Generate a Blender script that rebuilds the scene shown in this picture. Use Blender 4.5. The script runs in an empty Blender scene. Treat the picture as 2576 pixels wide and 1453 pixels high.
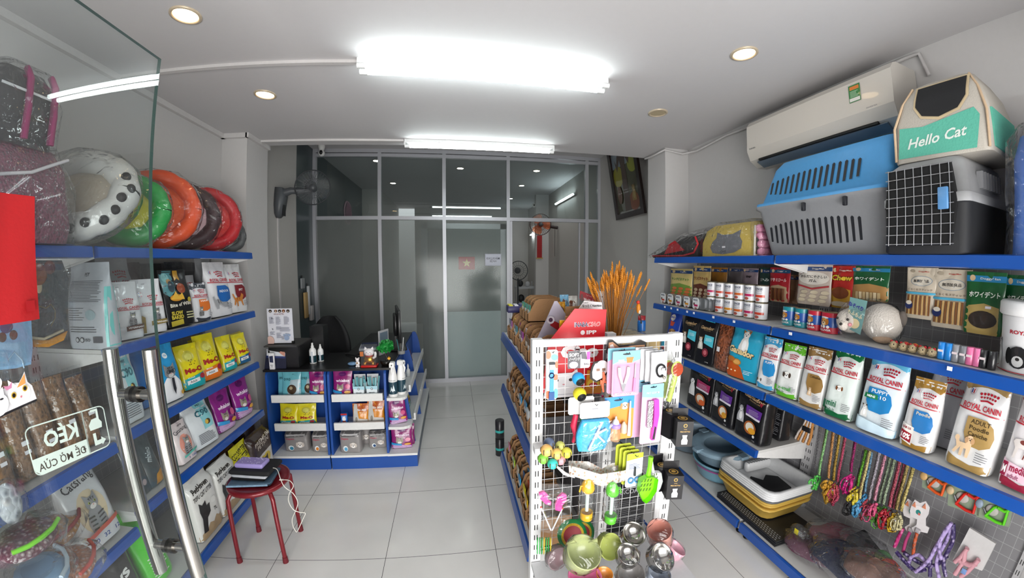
import bpy,bmesh,math,random
from mathutils import Vector,Matrix
from mathutils.geometry import tessellate_polygon
PI=math.pi
SC=bpy.context.scene
COL=SC.collection
# ------------------------------------------------------------------ camera
EYE=Vector((0.0,0.0,1.5745))
PITCH,YAW,ROLL=-0.0732387785,-0.16355145,0.001821465
LENS=(1.13846577,-0.06413047,-0.23400457,0.1046719)
def rotm():
 return(Matrix.Rotation(YAW,3,'Z')@Matrix.Rotation(PITCH,3,'X')@Matrix.Rotation(ROLL,3,'Y'))
RM=rotm()
cd=bpy.data.cameras.new('camera')
cd.type='PANO'
cd.sensor_fit='HORIZONTAL';cd.sensor_width=25.76;cd.sensor_height=14.53
_c=cd
_c.panorama_type='FISHEYE_LENS_POLYNOMIAL'
_c.fisheye_fov=math.radians(179)
_c.fisheye_polynomial_k0=0.0
for _i,_k in enumerate(LENS):setattr(_c,'fisheye_polynomial_k%d'%(_i+1),-_k/10**(_i+1))
cd.clip_start=0.01
CAM=bpy.data.objects.new('camera',cd);COL.objects.link(CAM)
CAM.location=EYE
CAM.rotation_euler=(RM@Matrix.Rotation(PI/2,3,'X')).to_euler()
SC.camera=CAM
# ------------------------------------------------------------------ daylight and exposure
W=bpy.data.worlds.new('world');SC.world=W;W.use_nodes=True
_n=W.node_tree;_bg=_n.nodes['Background']
_tc=_n.nodes.new('ShaderNodeTexCoord');_sx=_n.nodes.new('ShaderNodeSeparateXYZ');_rp=_n.nodes.new('ShaderNodeValToRGB')
_n.links.new(_tc.outputs['Generated'],_sx.inputs[0]);_n.links.new(_sx.outputs[2],_rp.inputs[0]);_n.links.new(_rp.outputs[0],_bg.inputs[0])
_rp.color_ramp.elements[0].color=(0.35,0.34,0.33,1);_rp.color_ramp.elements[0].position=0.0
_rp.color_ramp.elements[1].color=(0.95,0.96,0.98,1);_rp.color_ramp.elements[1].position=0.25
_bg.inputs[1].default_value=1.15
VS=SC.view_settings
VS.view_transform='Standard';VS.look='None';VS.gamma=1;VS.exposure=0.12;VS.use_curve_mapping=False
SC.display_settings.display_device='sRGB'
cy=SC.cycles
cy.use_denoising=True;cy.max_bounces=7;cy.diffuse_bounces=3;cy.glossy_bounces=3;cy.transmission_bounces=4
cy.transparent_max_bounces=14;cy.caustics_reflective=False;cy.caustics_refractive=False;cy.sample_clamp_indirect=3.0
# the open shop front behind the camera: daylight comes in through it
_l=bpy.data.lights.new('daylight_opening','AREA');_l.shape='RECTANGLE';_l.size=2.6;_l.size_y=1.5;_l.energy=125;_l.color=(1.0,0.985,0.96)
_lo=bpy.data.objects.new('daylight_opening',_l);COL.objects.link(_lo);_lo.location=(0.25,-1.5,0.95);_lo.rotation_euler=(PI/2,0,0)
# ------------------------------------------------------------------ pixel <-> place (for measuring on real planes)
def ray(px,py):
 u=(px-1288)/1000;v=-(py-726.5)/1000;r=math.hypot(u,v)+1e-9
 th=sum(k*r**(i+1)for i,k in enumerate(LENS))
 return RM@Vector((math.sin(th)*u/r,math.cos(th),math.sin(th)*v/r))
def at(px,py,X=None,Y=None,Z=None):
 d=ray(px,py);i,v=(0,X)if X is not None else(1,Y)if Y is not None else(2,Z)
 return EYE+d*((v-EYE[i])/d[i])
def pix(p):
 d=RM.transposed()@(Vector(p)-EYE);d.normalize()
 th=math.acos(max(-1,min(1,d.y)));r=th/1.13
 for _ in range(14):
  f=sum(k*r**(i+1)for i,k in enumerate(LENS))-th
  r-=f/sum((i+1)*k*r**i for i,k in enumerate(LENS))
 n=math.hypot(d.x,d.z)+1e-12
 return 1288+1000*r*d.x/n,726.5-1000*r*d.z/n
def solve(fn,a,b):
 fa=fn(a)
 for _ in range(26):
  m=(a+b)/2;fm=fn(m)
  if(fm>0)==(fa>0):a=m
  else:b=m
 return(a+b)/2
def slot(X,Z,xl,xr,yt):
 """a thing on a side shelf: pixel edges of its foot and the pixel height of its top -> Y, width, height"""
 a=solve(lambda y:pix((X,y,Z))[0]-xl,0.1,3.4);b=solve(lambda y:pix((X,y,Z))[0]-xr,0.1,3.4)
 yc=(a+b)/2
 h=solve(lambda z:pix((X,yc,z))[1]-yt,Z,Z+1.2)-Z
 return yc,abs(b-a),h
 # ------------------------------------------------------------------ materials
MATS={}
def lin(c):
 return c/12.92 if c<=0.04045 else((c+0.055)/1.055)**2.4
def rgb(h):
 h=h.lstrip('#')
 if len(h)==3:h=''.join(c*2 for c in h)
 return tuple(lin(int(h[i:i+2],16)/255)for i in(0,2,4))+(1,)
def mat(h,rough=0.5,metal=0.0,bump=0.0,scale=60.0,vary=0.06,coat=0.0,emit=0.0):
 key=(h,rough,metal,bump,scale,vary,coat,emit)
 if key in MATS:return MATS[key]
 m=bpy.data.materials.new('surface_'+h.strip('#'));m.use_nodes=True;MATS[key]=m
 n=m.node_tree.nodes;l=m.node_tree.links;b=n['Principled BSDF']
 c=rgb(h);tc=n.new('ShaderNodeTexCoord');ns=n.new('ShaderNodeTexNoise');ns.inputs['Scale'].default_value=scale
 l.new(tc.outputs['Object'],ns.inputs['Vector'])
 mx=n.new('ShaderNodeMix');mx.data_type='RGBA'
 mx.inputs[6].default_value=tuple(x*(1-vary)for x in c[:3])+(1,);mx.inputs[7].default_value=tuple(min(1,x*(1+vary))for x in c[:3])+(1,)
 l.new(ns.outputs[0],mx.inputs[0]);l.new(mx.outputs[2],b.inputs['Base Color'])
 b.inputs['Roughness'].default_value=rough;b.inputs['Metallic'].default_value=metal
 if coat:b.inputs['Coat Weight'].default_value=coat
 if emit:
  b.inputs['Emission Color'].default_value=c;b.inputs['Emission Strength'].default_value=emit
 if bump:
  bp=n.new('ShaderNodeBump');bp.inputs['Strength'].default_value=bump;bp.inputs['Distance'].default_value=0.01
  l.new(ns.outputs[0],bp.inputs['Height']);l.new(bp.outputs[0],b.inputs['Normal'])
 return m
def foil(h,rough=0.28):return mat(h,rough,0.0,0.35,22,0.03,0.4)
def clear(name='clear_pane',tint=(1,1,1),gloss=1.0,body=0.0,rough=0.02,bump=0.0,scale=25,body_col=(0.8,0.8,0.8),ior=1.45):
 key=(name,tint,gloss,body,rough,bump)
 if key in MATS:return MATS[key]
 m=bpy.data.materials.new(name);m.use_nodes=True;MATS[key]=m
 n=m.node_tree.nodes;l=m.node_tree.links;n.remove(n['Principled BSDF']);out=n['Material Output']
 tr=n.new('ShaderNodeBsdfTransparent');tr.inputs[0].default_value=(*tint,1)
 df=n.new('ShaderNodeBsdfDiffuse');df.inputs[0].default_value=(*body_col,1)
 gl=n.new('ShaderNodeBsdfGlossy');gl.inputs[1].default_value=rough
 lw=n.new('ShaderNodeLayerWeight');pw=n.new('ShaderNodeMath');pw.operation='POWER';pw.inputs[1].default_value=5.0;l.new(lw.outputs['Facing'],pw.inputs[0])
 f0=((ior-1)/(ior+1))**2;fr=n.new('ShaderNodeMapRange');l.new(pw.outputs[0],fr.inputs[0]);fr.inputs[3].default_value=f0;fr.inputs[4].default_value=1.0
 m1=n.new('ShaderNodeMixShader');m1.inputs[0].default_value=body
 l.new(tr.outputs[0],m1.inputs[1]);l.new(df.outputs[0],m1.inputs[2])
 mu=n.new('ShaderNodeMath');mu.operation='MULTIPLY';mu.use_clamp=True;mu.inputs[1].default_value=gloss;l.new(fr.outputs[0],mu.inputs[0])
 m2=n.new('ShaderNodeMixShader');l.new(mu.outputs[0],m2.inputs[0]);l.new(m1.outputs[0],m2.inputs[1]);l.new(gl.outputs[0],m2.inputs[2])
 if bump:
  tc=n.new('ShaderNodeTexCoord');ns=n.new('ShaderNodeTexNoise');ns.inputs['Scale'].default_value=scale;ns.inputs['Distortion'].default_value=1.2
  l.new(tc.outputs['Object'],ns.inputs['Vector']);bp=n.new('ShaderNodeBump');bp.inputs['Strength'].default_value=bump;bp.inputs['Distance'].default_value=0.02
  l.new(ns.outputs[0],bp.inputs['Height']);l.new(bp.outputs[0],gl.inputs['Normal']);l.new(bp.outputs[0],lw.inputs['Normal'])
 l.new(m2.outputs[0],out.inputs[0])
 return m
WRAP=clear('clear_plastic_wrap',(0.97,0.975,0.98),1.5,0.012,0.09,1.0,14,(0.8,0.82,0.85))
WRAPF=clear('frosted_plastic_bag',(0.95,0.96,0.97),1.5,0.03,0.1,0.9,22,(0.75,0.78,0.82))
PLAST=clear('clear_rigid_plastic',(0.96,0.97,0.98),1.0,0.04,0.04)
def kibble(h1,h2,name,scale=90):
 key=(name,)
 if key in MATS:return MATS[key]
 m=bpy.data.materials.new(name);m.use_nodes=True;MATS[key]=m
 n=m.node_tree.nodes;l=m.node_tree.links;b=n['Principled BSDF']
 tc=n.new('ShaderNodeTexCoord');v=n.new('ShaderNodeTexVoronoi');v.inputs['Scale'].default_value=scale
 rp=n.new('ShaderNodeValToRGB');rp.color_ramp.elements[0].color=rgb(h2);rp.color_ramp.elements[1].color=rgb(h1);rp.color_ramp.elements[1].position=0.5
 l.new(tc.outputs['Object'],v.inputs['Vector']);l.new(v.outputs['Distance'],rp.inputs[0]);l.new(rp.outputs[0],b.inputs['Base Color'])
 bp=n.new('ShaderNodeBump');bp.inputs['Strength'].default_value=0.8;bp.inputs['Distance'].default_value=0.01;bp.invert=True
 l.new(v.outputs['Distance'],bp.inputs['Height']);l.new(bp.outputs[0],b.inputs['Normal']);b.inputs['Roughness'].default_value=0.5
 b.inputs['Coat Weight'].default_value=0.35
 return m
 # ------------------------------------------------------------------ text outlines
TXT={}
def text_tris(s,bold=0.02,shear=0.0):
 key=(s,bold,shear)
 if key not in TXT:
  cu=bpy.data.curves.new('t','FONT');cu.body=s;cu.size=1;cu.offset=bold;cu.shear=shear;cu.resolution_u=2
  cu.align_x='CENTER';cu.space_line=0.85
  ob=bpy.data.objects.new('t',cu);me=ob.to_mesh()
  vs=[(v.co.x,v.co.y)for v in me.vertices]
  me.calc_loop_triangles();tr=[tuple(t.vertices)for t in me.loop_triangles]
  ob.to_mesh_clear();bpy.data.objects.remove(ob);bpy.data.curves.remove(cu)
  if not vs:vs=[(0,0)];tr=[]
  x0=min(v[0]for v in vs);x1=max(v[0]for v in vs);y0=min(v[1]for v in vs);y1=max(v[1]for v in vs)
  w=max(x1-x0,1e-4);h=max(y1-y0,1e-4)
  TXT[key]=([(v[0]-(x0+x1)/2,v[1]-(y0+y1)/2)for v in vs],tr,w,h)
 return TXT[key]
 # ------------------------------------------------------------------ mesh builder
class MB:
 def __init__(s):s.v=[];s.f=[];s.m=[];s.mats=[];s.sm=[]
 def mi(s,m):
  if isinstance(m,str):m=mat(m)
  if m not in s.mats:s.mats.append(m)
  return s.mats.index(m)
 def add(s,vs,fs,m,smooth=False):
  o=len(s.v);k=s.mi(m);s.v+=[tuple(v)for v in vs]
  for f in fs:s.f.append(tuple(i+o for i in f));s.m.append(k);s.sm.append(smooth)
  return s
 def box(s,x0,y0,z0,x1,y1,z1,m):
  return s.add([(x0,y0,z0),(x1,y0,z0),(x1,y1,z0),(x0,y1,z0),(x0,y0,z1),(x1,y0,z1),(x1,y1,z1),(x0,y1,z1)],[(3,2,1,0),(4,5,6,7),(0,1,5,4),(1,2,6,5),(2,3,7,6),(3,0,4,7)],m)
 def rbox(s,x0,y0,z0,x1,y1,z1,m,r=0.004):
  """box with rounded vertical edges and slightly chamfered top and bottom"""
  rings=[]
  for z,i in((z0,r*.6),(z0+r*.6,0),(z1-r*.6,0),(z1,r*.6)):
   ring=[]
   for cx,cyy,a0 in((x1-r,y1-r,0),(x0+r,y1-r,PI/2),(x0+r,y0+r,PI),(x1-r,y0+r,1.5*PI)):
    for k in range(4):
     a=a0+k*PI/6;ring.append((cx+(r-i)*math.cos(a),cyy+(r-i)*math.sin(a),z))
   rings.append(ring)
  return s.loft(rings,m,True,True,True)
 def loft(s,rings,m,cap0=False,cap1=False,closed=True,smooth=None):
  n=len(rings[0]);vs=[p for r in rings for p in r];fs=[]
  for i in range(len(rings)-1):
   for j in range(n if closed else n-1):
    k=(j+1)%n;fs.append((i*n+j,i*n+k,(i+1)*n+k,(i+1)*n+j))
  s.add(vs,fs,m,True if smooth is None else smooth)
  if cap0:s.add(rings[0],[tuple(range(n))[::-1]],m)
  if cap1:s.add(rings[-1],[tuple(range(n))],m)
  return s
 def tube(s,pts,r,m,n=8,cap=True):
  pts=[Vector(p)for p in pts];rings=[];up=None
  rr=r if isinstance(r,(list,tuple))else[r]*len(pts)
  for i,p in enumerate(pts):
   d=(pts[min(i+1,len(pts)-1)]-pts[max(i-1,0)])
   if d.length<1e-9:d=Vector((0,0,1))
   d.normalize()
   if up is None:up=d.orthogonal().normalized()
   up=(up-d*up.dot(d))
   if up.length<1e-6:up=d.orthogonal()
   up.normalize();w=d.cross(up)
   rings.append([p+(up*math.cos(2*PI*k/n)+w*math.sin(2*PI*k/n))*rr[i]for k in range(n)])
  return s.loft(rings,m,cap,cap)
 def lathe(s,prof,m,n=24,c=(0,0,0),axis='z',sx=1,sy=1):
  rings=[]
  for r,z in prof:
   ring=[]
   for k in range(n):
    a=2*PI*k/n;x,y=r*math.cos(a)*sx,r*math.sin(a)*sy
    p=(x,y,z)if axis=='z' else(x,-z,y)if axis=='y' else(z,x,y)
    ring.append((c[0]+p[0],c[1]+p[1],c[2]+p[2]))
   rings.append(ring)
  return s.loft(rings,m)
 def ball(s,c,r,m,n=14,sx=1,sy=1,sz=1):
  pr=[(max(1e-5,math.sin(PI*i/(n//2+2))),-math.cos(PI*i/(n//2+2)))for i in range(n//2+3)]
  rings=[[(c[0]+r*sx*a*math.cos(2*PI*k/n),c[1]+r*sy*a*math.sin(2*PI*k/n),c[2]+r*sz*b)for k in range(n)]for a,b in pr]
  return s.loft(rings,m)
 def prism(s,pts,y0,y1,m,axis='y',smooth=False):
  """outline in a plane, extruded: axis y -> pts are (x,z); x -> (y,z); z -> (x,y)"""
  f={'y':lambda a,b,t:(a,t,b),'x':lambda a,b,t:(t,a,b),'z':lambda a,b,t:(a,b,t)}[axis]
  A=[f(a,b,y0)for a,b in pts];B=[f(a,b,y1)for a,b in pts];n=len(pts)
  tr=tessellate_polygon([[Vector((a,b,0))for a,b in pts]])
  s.add(A+B,[tuple(t)for t in tr]+[tuple(i+n for i in t)for t in tr],m)
  s.add(A+B,[(i,(i+1)%n,(i+1)%n+n,i+n)for i in range(n)],m,smooth)
  return s
 def wire(s,a,b,r,m,n=5):return s.tube([a,b],r,m,n)
 def build(s,name,parent=None,loc=None,rotz=0.0):
  me=bpy.data.meshes.new(name);me.from_pydata(s.v,[],s.f)
  for m in s.mats:me.materials.append(m)
  me.polygons.foreach_set('material_index',s.m);me.polygons.foreach_set('use_smooth',s.sm)
  bm=bmesh.new();bm.from_mesh(me);bmesh.ops.recalc_face_normals(bm,faces=bm.faces)if len(s.f)<6000 and not getattr(s,'keep',False)else None
  bm.to_mesh(me);bm.free()
  me.update()
  o=bpy.data.objects.new(name,me);COL.objects.link(o)
  if parent:o.parent=parent
  if loc is not None:o.location=loc
  o.rotation_euler.z=rotz
  return o
  # ------------------------------------------------------------------ things
def tag(o,label,cat,group=None):
 o['label']=label;o['category']=cat
 if group:o['group']=group
 return o
def thing(name,label,cat,loc=(0,0,0),rotz=0.0,group=None,rot=None):
 o=bpy.data.objects.new(name,None);o.empty_display_size=0.05;COL.objects.link(o)
 o.location=loc;o.rotation_euler=rot if rot else(0,0,rotz)
 return tag(o,label,cat,group)
def struct(mb,name):
 o=mb.build(name);o['kind']='structure';return o
def dup(root,loc,rotz=None,label=None,group=None,scale=None):
 r=root.copy();COL.objects.link(r);r.location=loc
 if rotz is not None:r.rotation_euler=(0,0,rotz)
 if label:r['label']=label
 if group:r['group']=group
 if scale:r.scale=scale
 for ch in list(root.children):
  c=ch.copy();COL.objects.link(c);c.parent=r
  for g in ch.children:
   d=g.copy();COL.objects.link(d);d.parent=c
 return r
 # ------------------------------------------------------------------ printing on surfaces
def split_tris(tris,mx):
 out=[];st=list(tris)
 while st:
  t=st.pop();best=0;bi=0
  for i in range(3):
   a,b=t[i],t[(i+1)%3];d=math.hypot(a[0]-b[0],a[1]-b[1])
   if d>best:best=d;bi=i
  if best<=mx:out.append(t);continue
  a,b,c=t[bi],t[(bi+1)%3],t[(bi+2)%3];m=((a[0]+b[0])/2,(a[1]+b[1])/2)
  st.append((a,m,c));st.append((m,b,c))
 return out
def ell(cx,cyy,rx,ry,n=20,a0=0,a1=2*PI):
 full=abs(a1-a0-2*PI)<1e-6
 return[(cx+rx*math.cos(a0+(a1-a0)*k/(n if full else n-1)),cyy+ry*math.sin(a0+(a1-a0)*k/(n if full else n-1)))for k in range(n)]
class Print:
 """lays shapes and lettering on a surface S(x, y, off) given in metres from its lower left corner"""
 def __init__(s,mb,S,w,h,mx=0.03,step=0.0006,fin=(0.35,0.25)):
  s.mb=mb;s.S=S;s.w=w;s.h=h;s.mx=mx;s.off=step;s.step=step;s.fin=fin
 def m(s,c):return c if not isinstance(c,str)else mat(c,s.fin[0],0,0,60,0.02,s.fin[1])
 def tris(s,tr,c):
  tr=split_tris(tr,s.mx);vs=[];fs=[];ix={}
  for t in tr:
   f=[]
   for p in t:
    k=(round(p[0],5),round(p[1],5))
    if k not in ix:ix[k]=len(vs);vs.append(s.S(p[0],p[1],s.off))
    f.append(ix[k])
   if len(set(f))==3:fs.append(tuple(f))
  s.mb.add(vs,fs,s.m(c),True);s.off+=s.step
 def poly(s,c,pts,unit=True):
  if unit:pts=[(a*s.w,b*s.h)for a,b in pts]
  pts=[(min(max(a,0),s.w),min(max(b,0),s.h))for a,b in pts]
  tr=tessellate_polygon([[Vector((a,b,0))for a,b in pts]])
  s.tris([tuple(pts[i]for i in t)for t in tr],c)
 def rect(s,c,x0,y0,x1,y1):s.poly(c,[(x0,y0),(x1,y0),(x1,y1),(x0,y1)])
 def ell(s,c,x,y,rx,ry=None,n=20,a0=0,a1=2*PI):
  """unit centre; rx in units of width, ry in units of height (or round when omitted)"""
  ry2=rx*s.w if ry is None else ry*s.h
  s.poly(c,ell(x*s.w,y*s.h,rx*s.w,ry2,n,a0,a1),False)
 def text(s,c,t,x,y,hh,wmax=None,bold=0.02,rot=0.0,shear=0.0,flip=False):
  vs,tr,w,h=text_tris(t,bold,shear)
  k=hh*s.h/h
  kx=k
  if wmax:kx=min(k*1.6,wmax*s.w/w)if wmax>0 else k
  if wmax and kx<k*.55:k=kx/.55
  cr,sr=math.cos(rot),math.sin(rot);q=[]
  for a,b in vs:
   a=a*kx*(-1 if flip else 1);b=b*k;q.append((x*s.w+a*cr-b*sr,y*s.h+a*sr+b*cr))
  q=[(min(max(a,0),s.w),min(max(b,0),s.h))for a,b in q]
  s.tris([tuple(q[i]for i in t)for t in tr],c)
 def lines(s,c,x0,x1,y0,y1,n,t=0.3):
  st=(y1-y0)/n;rnd=random.Random(n*7+int(x0*100))
  tr=[]
  for i in range(n):
   b=y0+st*i;e=x1-(x1-x0)*rnd.choice((0,0.05,0.1,0.3))
   P=[(x0*s.w,b*s.h),(e*s.w,b*s.h),(e*s.w,(b+st*t)*s.h),(x0*s.w,(b+st*t)*s.h)]
   tr+=[(P[0],P[1],P[2]),(P[0],P[2],P[3])]
  s.tris(tr,c)
 def crown(s,c,x,y,wd):
  """arc of dots over a curved bar"""
  for k in range(6):
   a=(k-2.5)/2.5;s.ell(c,x+a*wd*.5,y+(wd*.42-abs(a)*wd*.08)*s.w/s.h,wd*.075);s.off-=s.step
   s.ell(c,x+a*wd*.42,y+(wd*.22-abs(a)*wd*.06)*s.w/s.h,wd*.06);s.off-=s.step
  s.off+=s.step
  a=s.w/s.h
  s.poly(c,[(x-wd*.42,y+wd*.0*a),(x,y+wd*.08*a),(x+wd*.42,y+wd*.0*a),(x+wd*.38,y-wd*.09*a),(x,y-wd*.01*a),(x-wd*.38,y-wd*.09*a)])
 def badge(s,x,y,r):
  s.ell('#c9b8c0',x,y,r);s.ell('#ffffff',x,y,r*.84)
  a=s.w/s.h
  s.rect('#2a3f9a',x-r*.5,y-r*.6*a,x-r*.15,y+r*.6*a);s.off-=s.step;s.rect('#c8283a',x+r*.15,y-r*.6*a,x+r*.5,y+r*.6*a)
 def beast(s,kind,x,y,sz,c='#8a8a8a',d='#3c3c3c',l='#e8e4de'):
  """simple printed animal; sz = its size as a share of the width"""
  a=s.w/s.h
  P=lambda col,pts:s.poly(col,[(x+px*sz,y+py*sz*a)for px,py in pts])
  E=lambda col,px,py,rx,ry:s.poly(col,[(x+q*sz,y+w*sz*a)for q,w in ell(px,py,rx,ry,14)])
  if kind=='dogstand':
   P(c,[(-.5,.1),(-.42,.22),(-.2,.26),(.1,.26),(.22,.36),(.34,.42),(.5,.34),(.46,.26),(.34,.2),(.3,-.05),(.3,-.5),(.2,-.5),(.16,-.1),(-.2,-.08),(-.28,-.5),(-.38,-.5),(-.36,-.1),(-.45,.02),(-.6,.3),(-.62,.2)])
   E(d,-.05,.16,.16,.09);E(d,.27,.33,.06,.1)
   P(d,[(.12,-.1),(.18,-.1),(.1,-.46),(.04,-.46)])
  elif kind=='dogsit':
   P(c,[(-.28,-.5),(-.3,-.2),(-.2,.1),(-.12,.26),(.16,.26),(.26,0),(.3,-.5)])
   E(l,.02,-.12,.12,.26);E(c,.0,.38,.19,.19);P(d,[(-.2,.42),(-.24,.62),(-.06,.52)]);P(d,[(.2,.42),(.24,.62),(.06,.52)])
   E(l,0,.32,.1,.09);E('#1c1a1a',0,.34,.035,.03);E('#1c1a1a',-.08,.42,.025,.025);E('#1c1a1a',.08,.42,.025,.025)
  elif kind=='doghead':
   E(c,0,0,.42,.4);E(d,-.38,.02,.14,.3);E(d,.38,.02,.14,.3);E(l,0,-.14,.22,.2)
   E('#1c1a1a',0,-.06,.08,.06);E('#1c1a1a',-.16,.1,.05,.05);E('#1c1a1a',.16,.1,.05,.05)
  elif kind=='catstretch':
   P(c,[(-.42,-.2),(-.5,.1),(-.58,.34),(-.5,.38),(-.42,.2),(-.3,.22),(-.1,.14),(.16,-.02),(.34,.04),(.46,.0),(.5,-.1),(.4,-.16),(.56,-.24),(.2,-.24),(0,-.12),(-.16,-.04),(-.24,-.1),(-.26,-.28),(-.4,-.28)])
   P(d,[(-.3,.2),(-.26,.2),(-.2,.0),(-.26,.0)]);P(d,[(-.12,.14),(-.08,.12),(-.08,.0),(-.12,.02)]);E(d,.38,-.04,.03,.02)
  elif kind=='catwalk':
   P(c,[(-.5,.2),(-.56,.4),(-.46,.36),(-.36,.12),(.1,.14),(.2,.3),(.24,.4),(.32,.32),(.44,.3),(.46,.16),(.34,.08),(.3,-.1),(.36,-.42),(.28,-.42),(.16,-.12),(-.12,-.12),(-.14,-.42),(-.24,-.42),(-.28,-.1),(-.42,-.36),(-.48,-.3),(-.4,-.02)])
   P(d,[(-.2,.12),(-.15,.12),(-.18,-.02),(-.22,-.02)]);P(d,[(0,.13),(.05,.13),(.04,-.02),(0,-.02)])
  elif kind=='cathead':
   E(c,0,0,.4,.34);P(c,[(-.38,.1),(-.36,.52),(-.08,.3)]);P(c,[(.38,.1),(.36,.52),(.08,.3)])
   E(l,0,-.16,.2,.14);E('#c8cf70',-.17,.06,.075,.06);E('#c8cf70',.17,.06,.075,.06);E('#111111',-.17,.06,.03,.055);E('#111111',.17,.06,.03,.055)
   E('#d98f8a',0,-.07,.04,.03);P(d,[(-.05,.32),(0,.14),(.05,.32)]);P(d,[(-.2,.3),(-.12,.16),(-.08,.3)]);P(d,[(.2,.3),(.12,.16),(.08,.3)])
  elif kind=='catsit':
   P(c,[(-.34,-.5),(-.38,-.2),(-.26,.1),(-.14,.24),(.14,.24),(.26,.1),(.36,-.2),(.34,-.5)])
   for q in(-.3,-.16,-.02,.1):P(d,[(-.3-q*.1,q-.1),(-.06,q-.14),(-.06,q-.19),(-.32-q*.1,q-.15)]);s.off-=s.step;P(d,[(.3+q*.1,q-.1),(.06,q-.14),(.06,q-.19),(.32+q*.1,q-.15)])
   s.beast_at('cathead',x,y+.36*sz*a,sz*.62,c,d,l)
  elif kind=='poodle':
   P(c,[(-.5,.16),(-.4,.3),(-.3,.14),(0,.16),(.12,.3),(.3,.3),(.3,.0),(.26,-.5),(.12,-.5),(.1,-.1),(-.02,-.1),(-.06,-.5),(-.2,-.5),(-.2,-.06),(-.34,-.3),(-.44,-.46),(-.56,-.4),(-.4,-.1)])
   E(c,-.46,.3,.12,.14);E(c,.18,.42,.16,.16);E(d,.02,.34,.09,.15);E(d,.33,.34,.09,.15);E('#1c1a1a',.2,.36,.03,.03);E('#1c1a1a',.14,.44,.02,.02);E('#1c1a1a',.24,.44,.02,.02)
 def beast_at(s,k,x,y,sz,c,d,l):s.beast(k,x,y,sz,c,d,l)
def smooth(P,n=4):
 out=[]
 for i in range(len(P)-1):
  a,b_,c,d=P[max(i-1,0)],P[i],P[i+1],P[min(i+2,len(P)-1)]
  for k in range(n):s=k/n;out.append(.5*((2*b_)+(c-a)*s+(2*a-5*b_+4*c-d)*s*s+(3*b_-a-3*c+d)*s**3))
 return out+[P[-1]]
def flat(w,h,y=0.0):
 """front face of an upright rectangle centred on x, standing on z=0, facing -y"""
 return lambda a,b,o:(a-w/2,y-o,b)
 # ================================================================== the room
WL,WR,CZ,CB,YE,YP=-1.82,2.08,2.6,3.02,3.15,4.632
wall_m=mat('#cbc9c8',0.7,0,0.04,40,0.02);wall_b=mat('#c2bfbb',0.7,0,0.04,40,0.03)
ceil_m=mat('#c9c7c8',0.75,0,0.03,30,0.015)
teal=mat('#3a464a',0.3,0,0.02,8,0.08)
def floor_mat():
 m=bpy.data.materials.new('polished_floor_tile');m.use_nodes=True
 n=m.node_tree.nodes;l=m.node_tree.links;b=n['Principled BSDF']
 tc=n.new('ShaderNodeTexCoord');sp=n.new('ShaderNodeSeparateXYZ');l.new(tc.outputs['Object'],sp.inputs[0])
 def edge(sock,off):
  a=n.new('ShaderNodeMath');a.operation='ADD';a.inputs[1].default_value=off;l.new(sp.outputs[sock],a.inputs[0])
  p=n.new('ShaderNodeMath');p.operation='PINGPONG';p.inputs[1].default_value=0.3;l.new(a.outputs[0],p.inputs[0])
  c=n.new('ShaderNodeMath');c.operation='LESS_THAN';c.inputs[1].default_value=0.0014;l.new(p.outputs[0],c.inputs[0]);return c
 ex,ey=edge(0,1.0134+6),edge(1,-3.501+6)
 mx=n.new('ShaderNodeMath');mx.operation='MAXIMUM';l.new(ex.outputs[0],mx.inputs[0]);l.new(ey.outputs[0],mx.inputs[1])
 ns=n.new('ShaderNodeTexNoise');ns.inputs['Scale'].default_value=2.2;ns.inputs['Detail'].default_value=6;l.new(tc.outputs['Object'],ns.inputs[0])
 rp=n.new('ShaderNodeValToRGB');rp.color_ramp.elements[0].position=0.35;rp.color_ramp.elements[1].position=0.7
 rp.color_ramp.elements[0].color=rgb('#dddbd8');rp.color_ramp.elements[1].color=rgb('#e8e6e3');l.new(ns.outputs[0],rp.inputs[0])
 mc=n.new('ShaderNodeMix');mc.data_type='RGBA';l.new(mx.outputs[0],mc.inputs[0]);l.new(rp.outputs[0],mc.inputs[6]);mc.inputs[7].default_value=rgb('#3a3938')
 l.new(mc.outputs[2],b.inputs['Base Color'])
 mr=n.new('ShaderNodeMapRange');l.new(mx.outputs[0],mr.inputs[0]);mr.inputs[3].default_value=0.16;mr.inputs[4].default_value=0.8
 l.new(mr.outputs[0],b.inputs['Roughness']);return m
b=MB().box(-3.0,-2.6,-0.05,3.4,9.6,0.0,floor_mat());struct(b,'floor')
struct(MB().box(WL-.1,-0.35,CZ,WR+.1,YE,CZ+.06,ceil_m).box(WL-.1,YE-.06,CZ+.06,WR+.1,YE,CB+.06,ceil_m),'ceiling')
struct(MB().box(WL-.3,YE,CB,WR+.3,9.6,CB+.06,ceil_m),'ceiling_back')
struct(MB().box(WL-.12,-0.35,0,WL,2.84,CZ,wall_m).box(WL-.12,2.84,0,-1.612,3.175,CB,wall_m).box(WL-.12,3.175,0,-1.76,4.12,CB,wall_b).box(WL-.12,4.12,0,-1.762,7.1,CB,teal),'wall_left')
struct(MB().box(WR,-0.35,0,WR+.12,2.81,CZ,wall_m).box(1.84,2.81,0,WR+.12,3.1,CB,wall_m).box(2.0,3.1,0,WR+.12,9.6,CB,wall_b),'wall_right')
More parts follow.
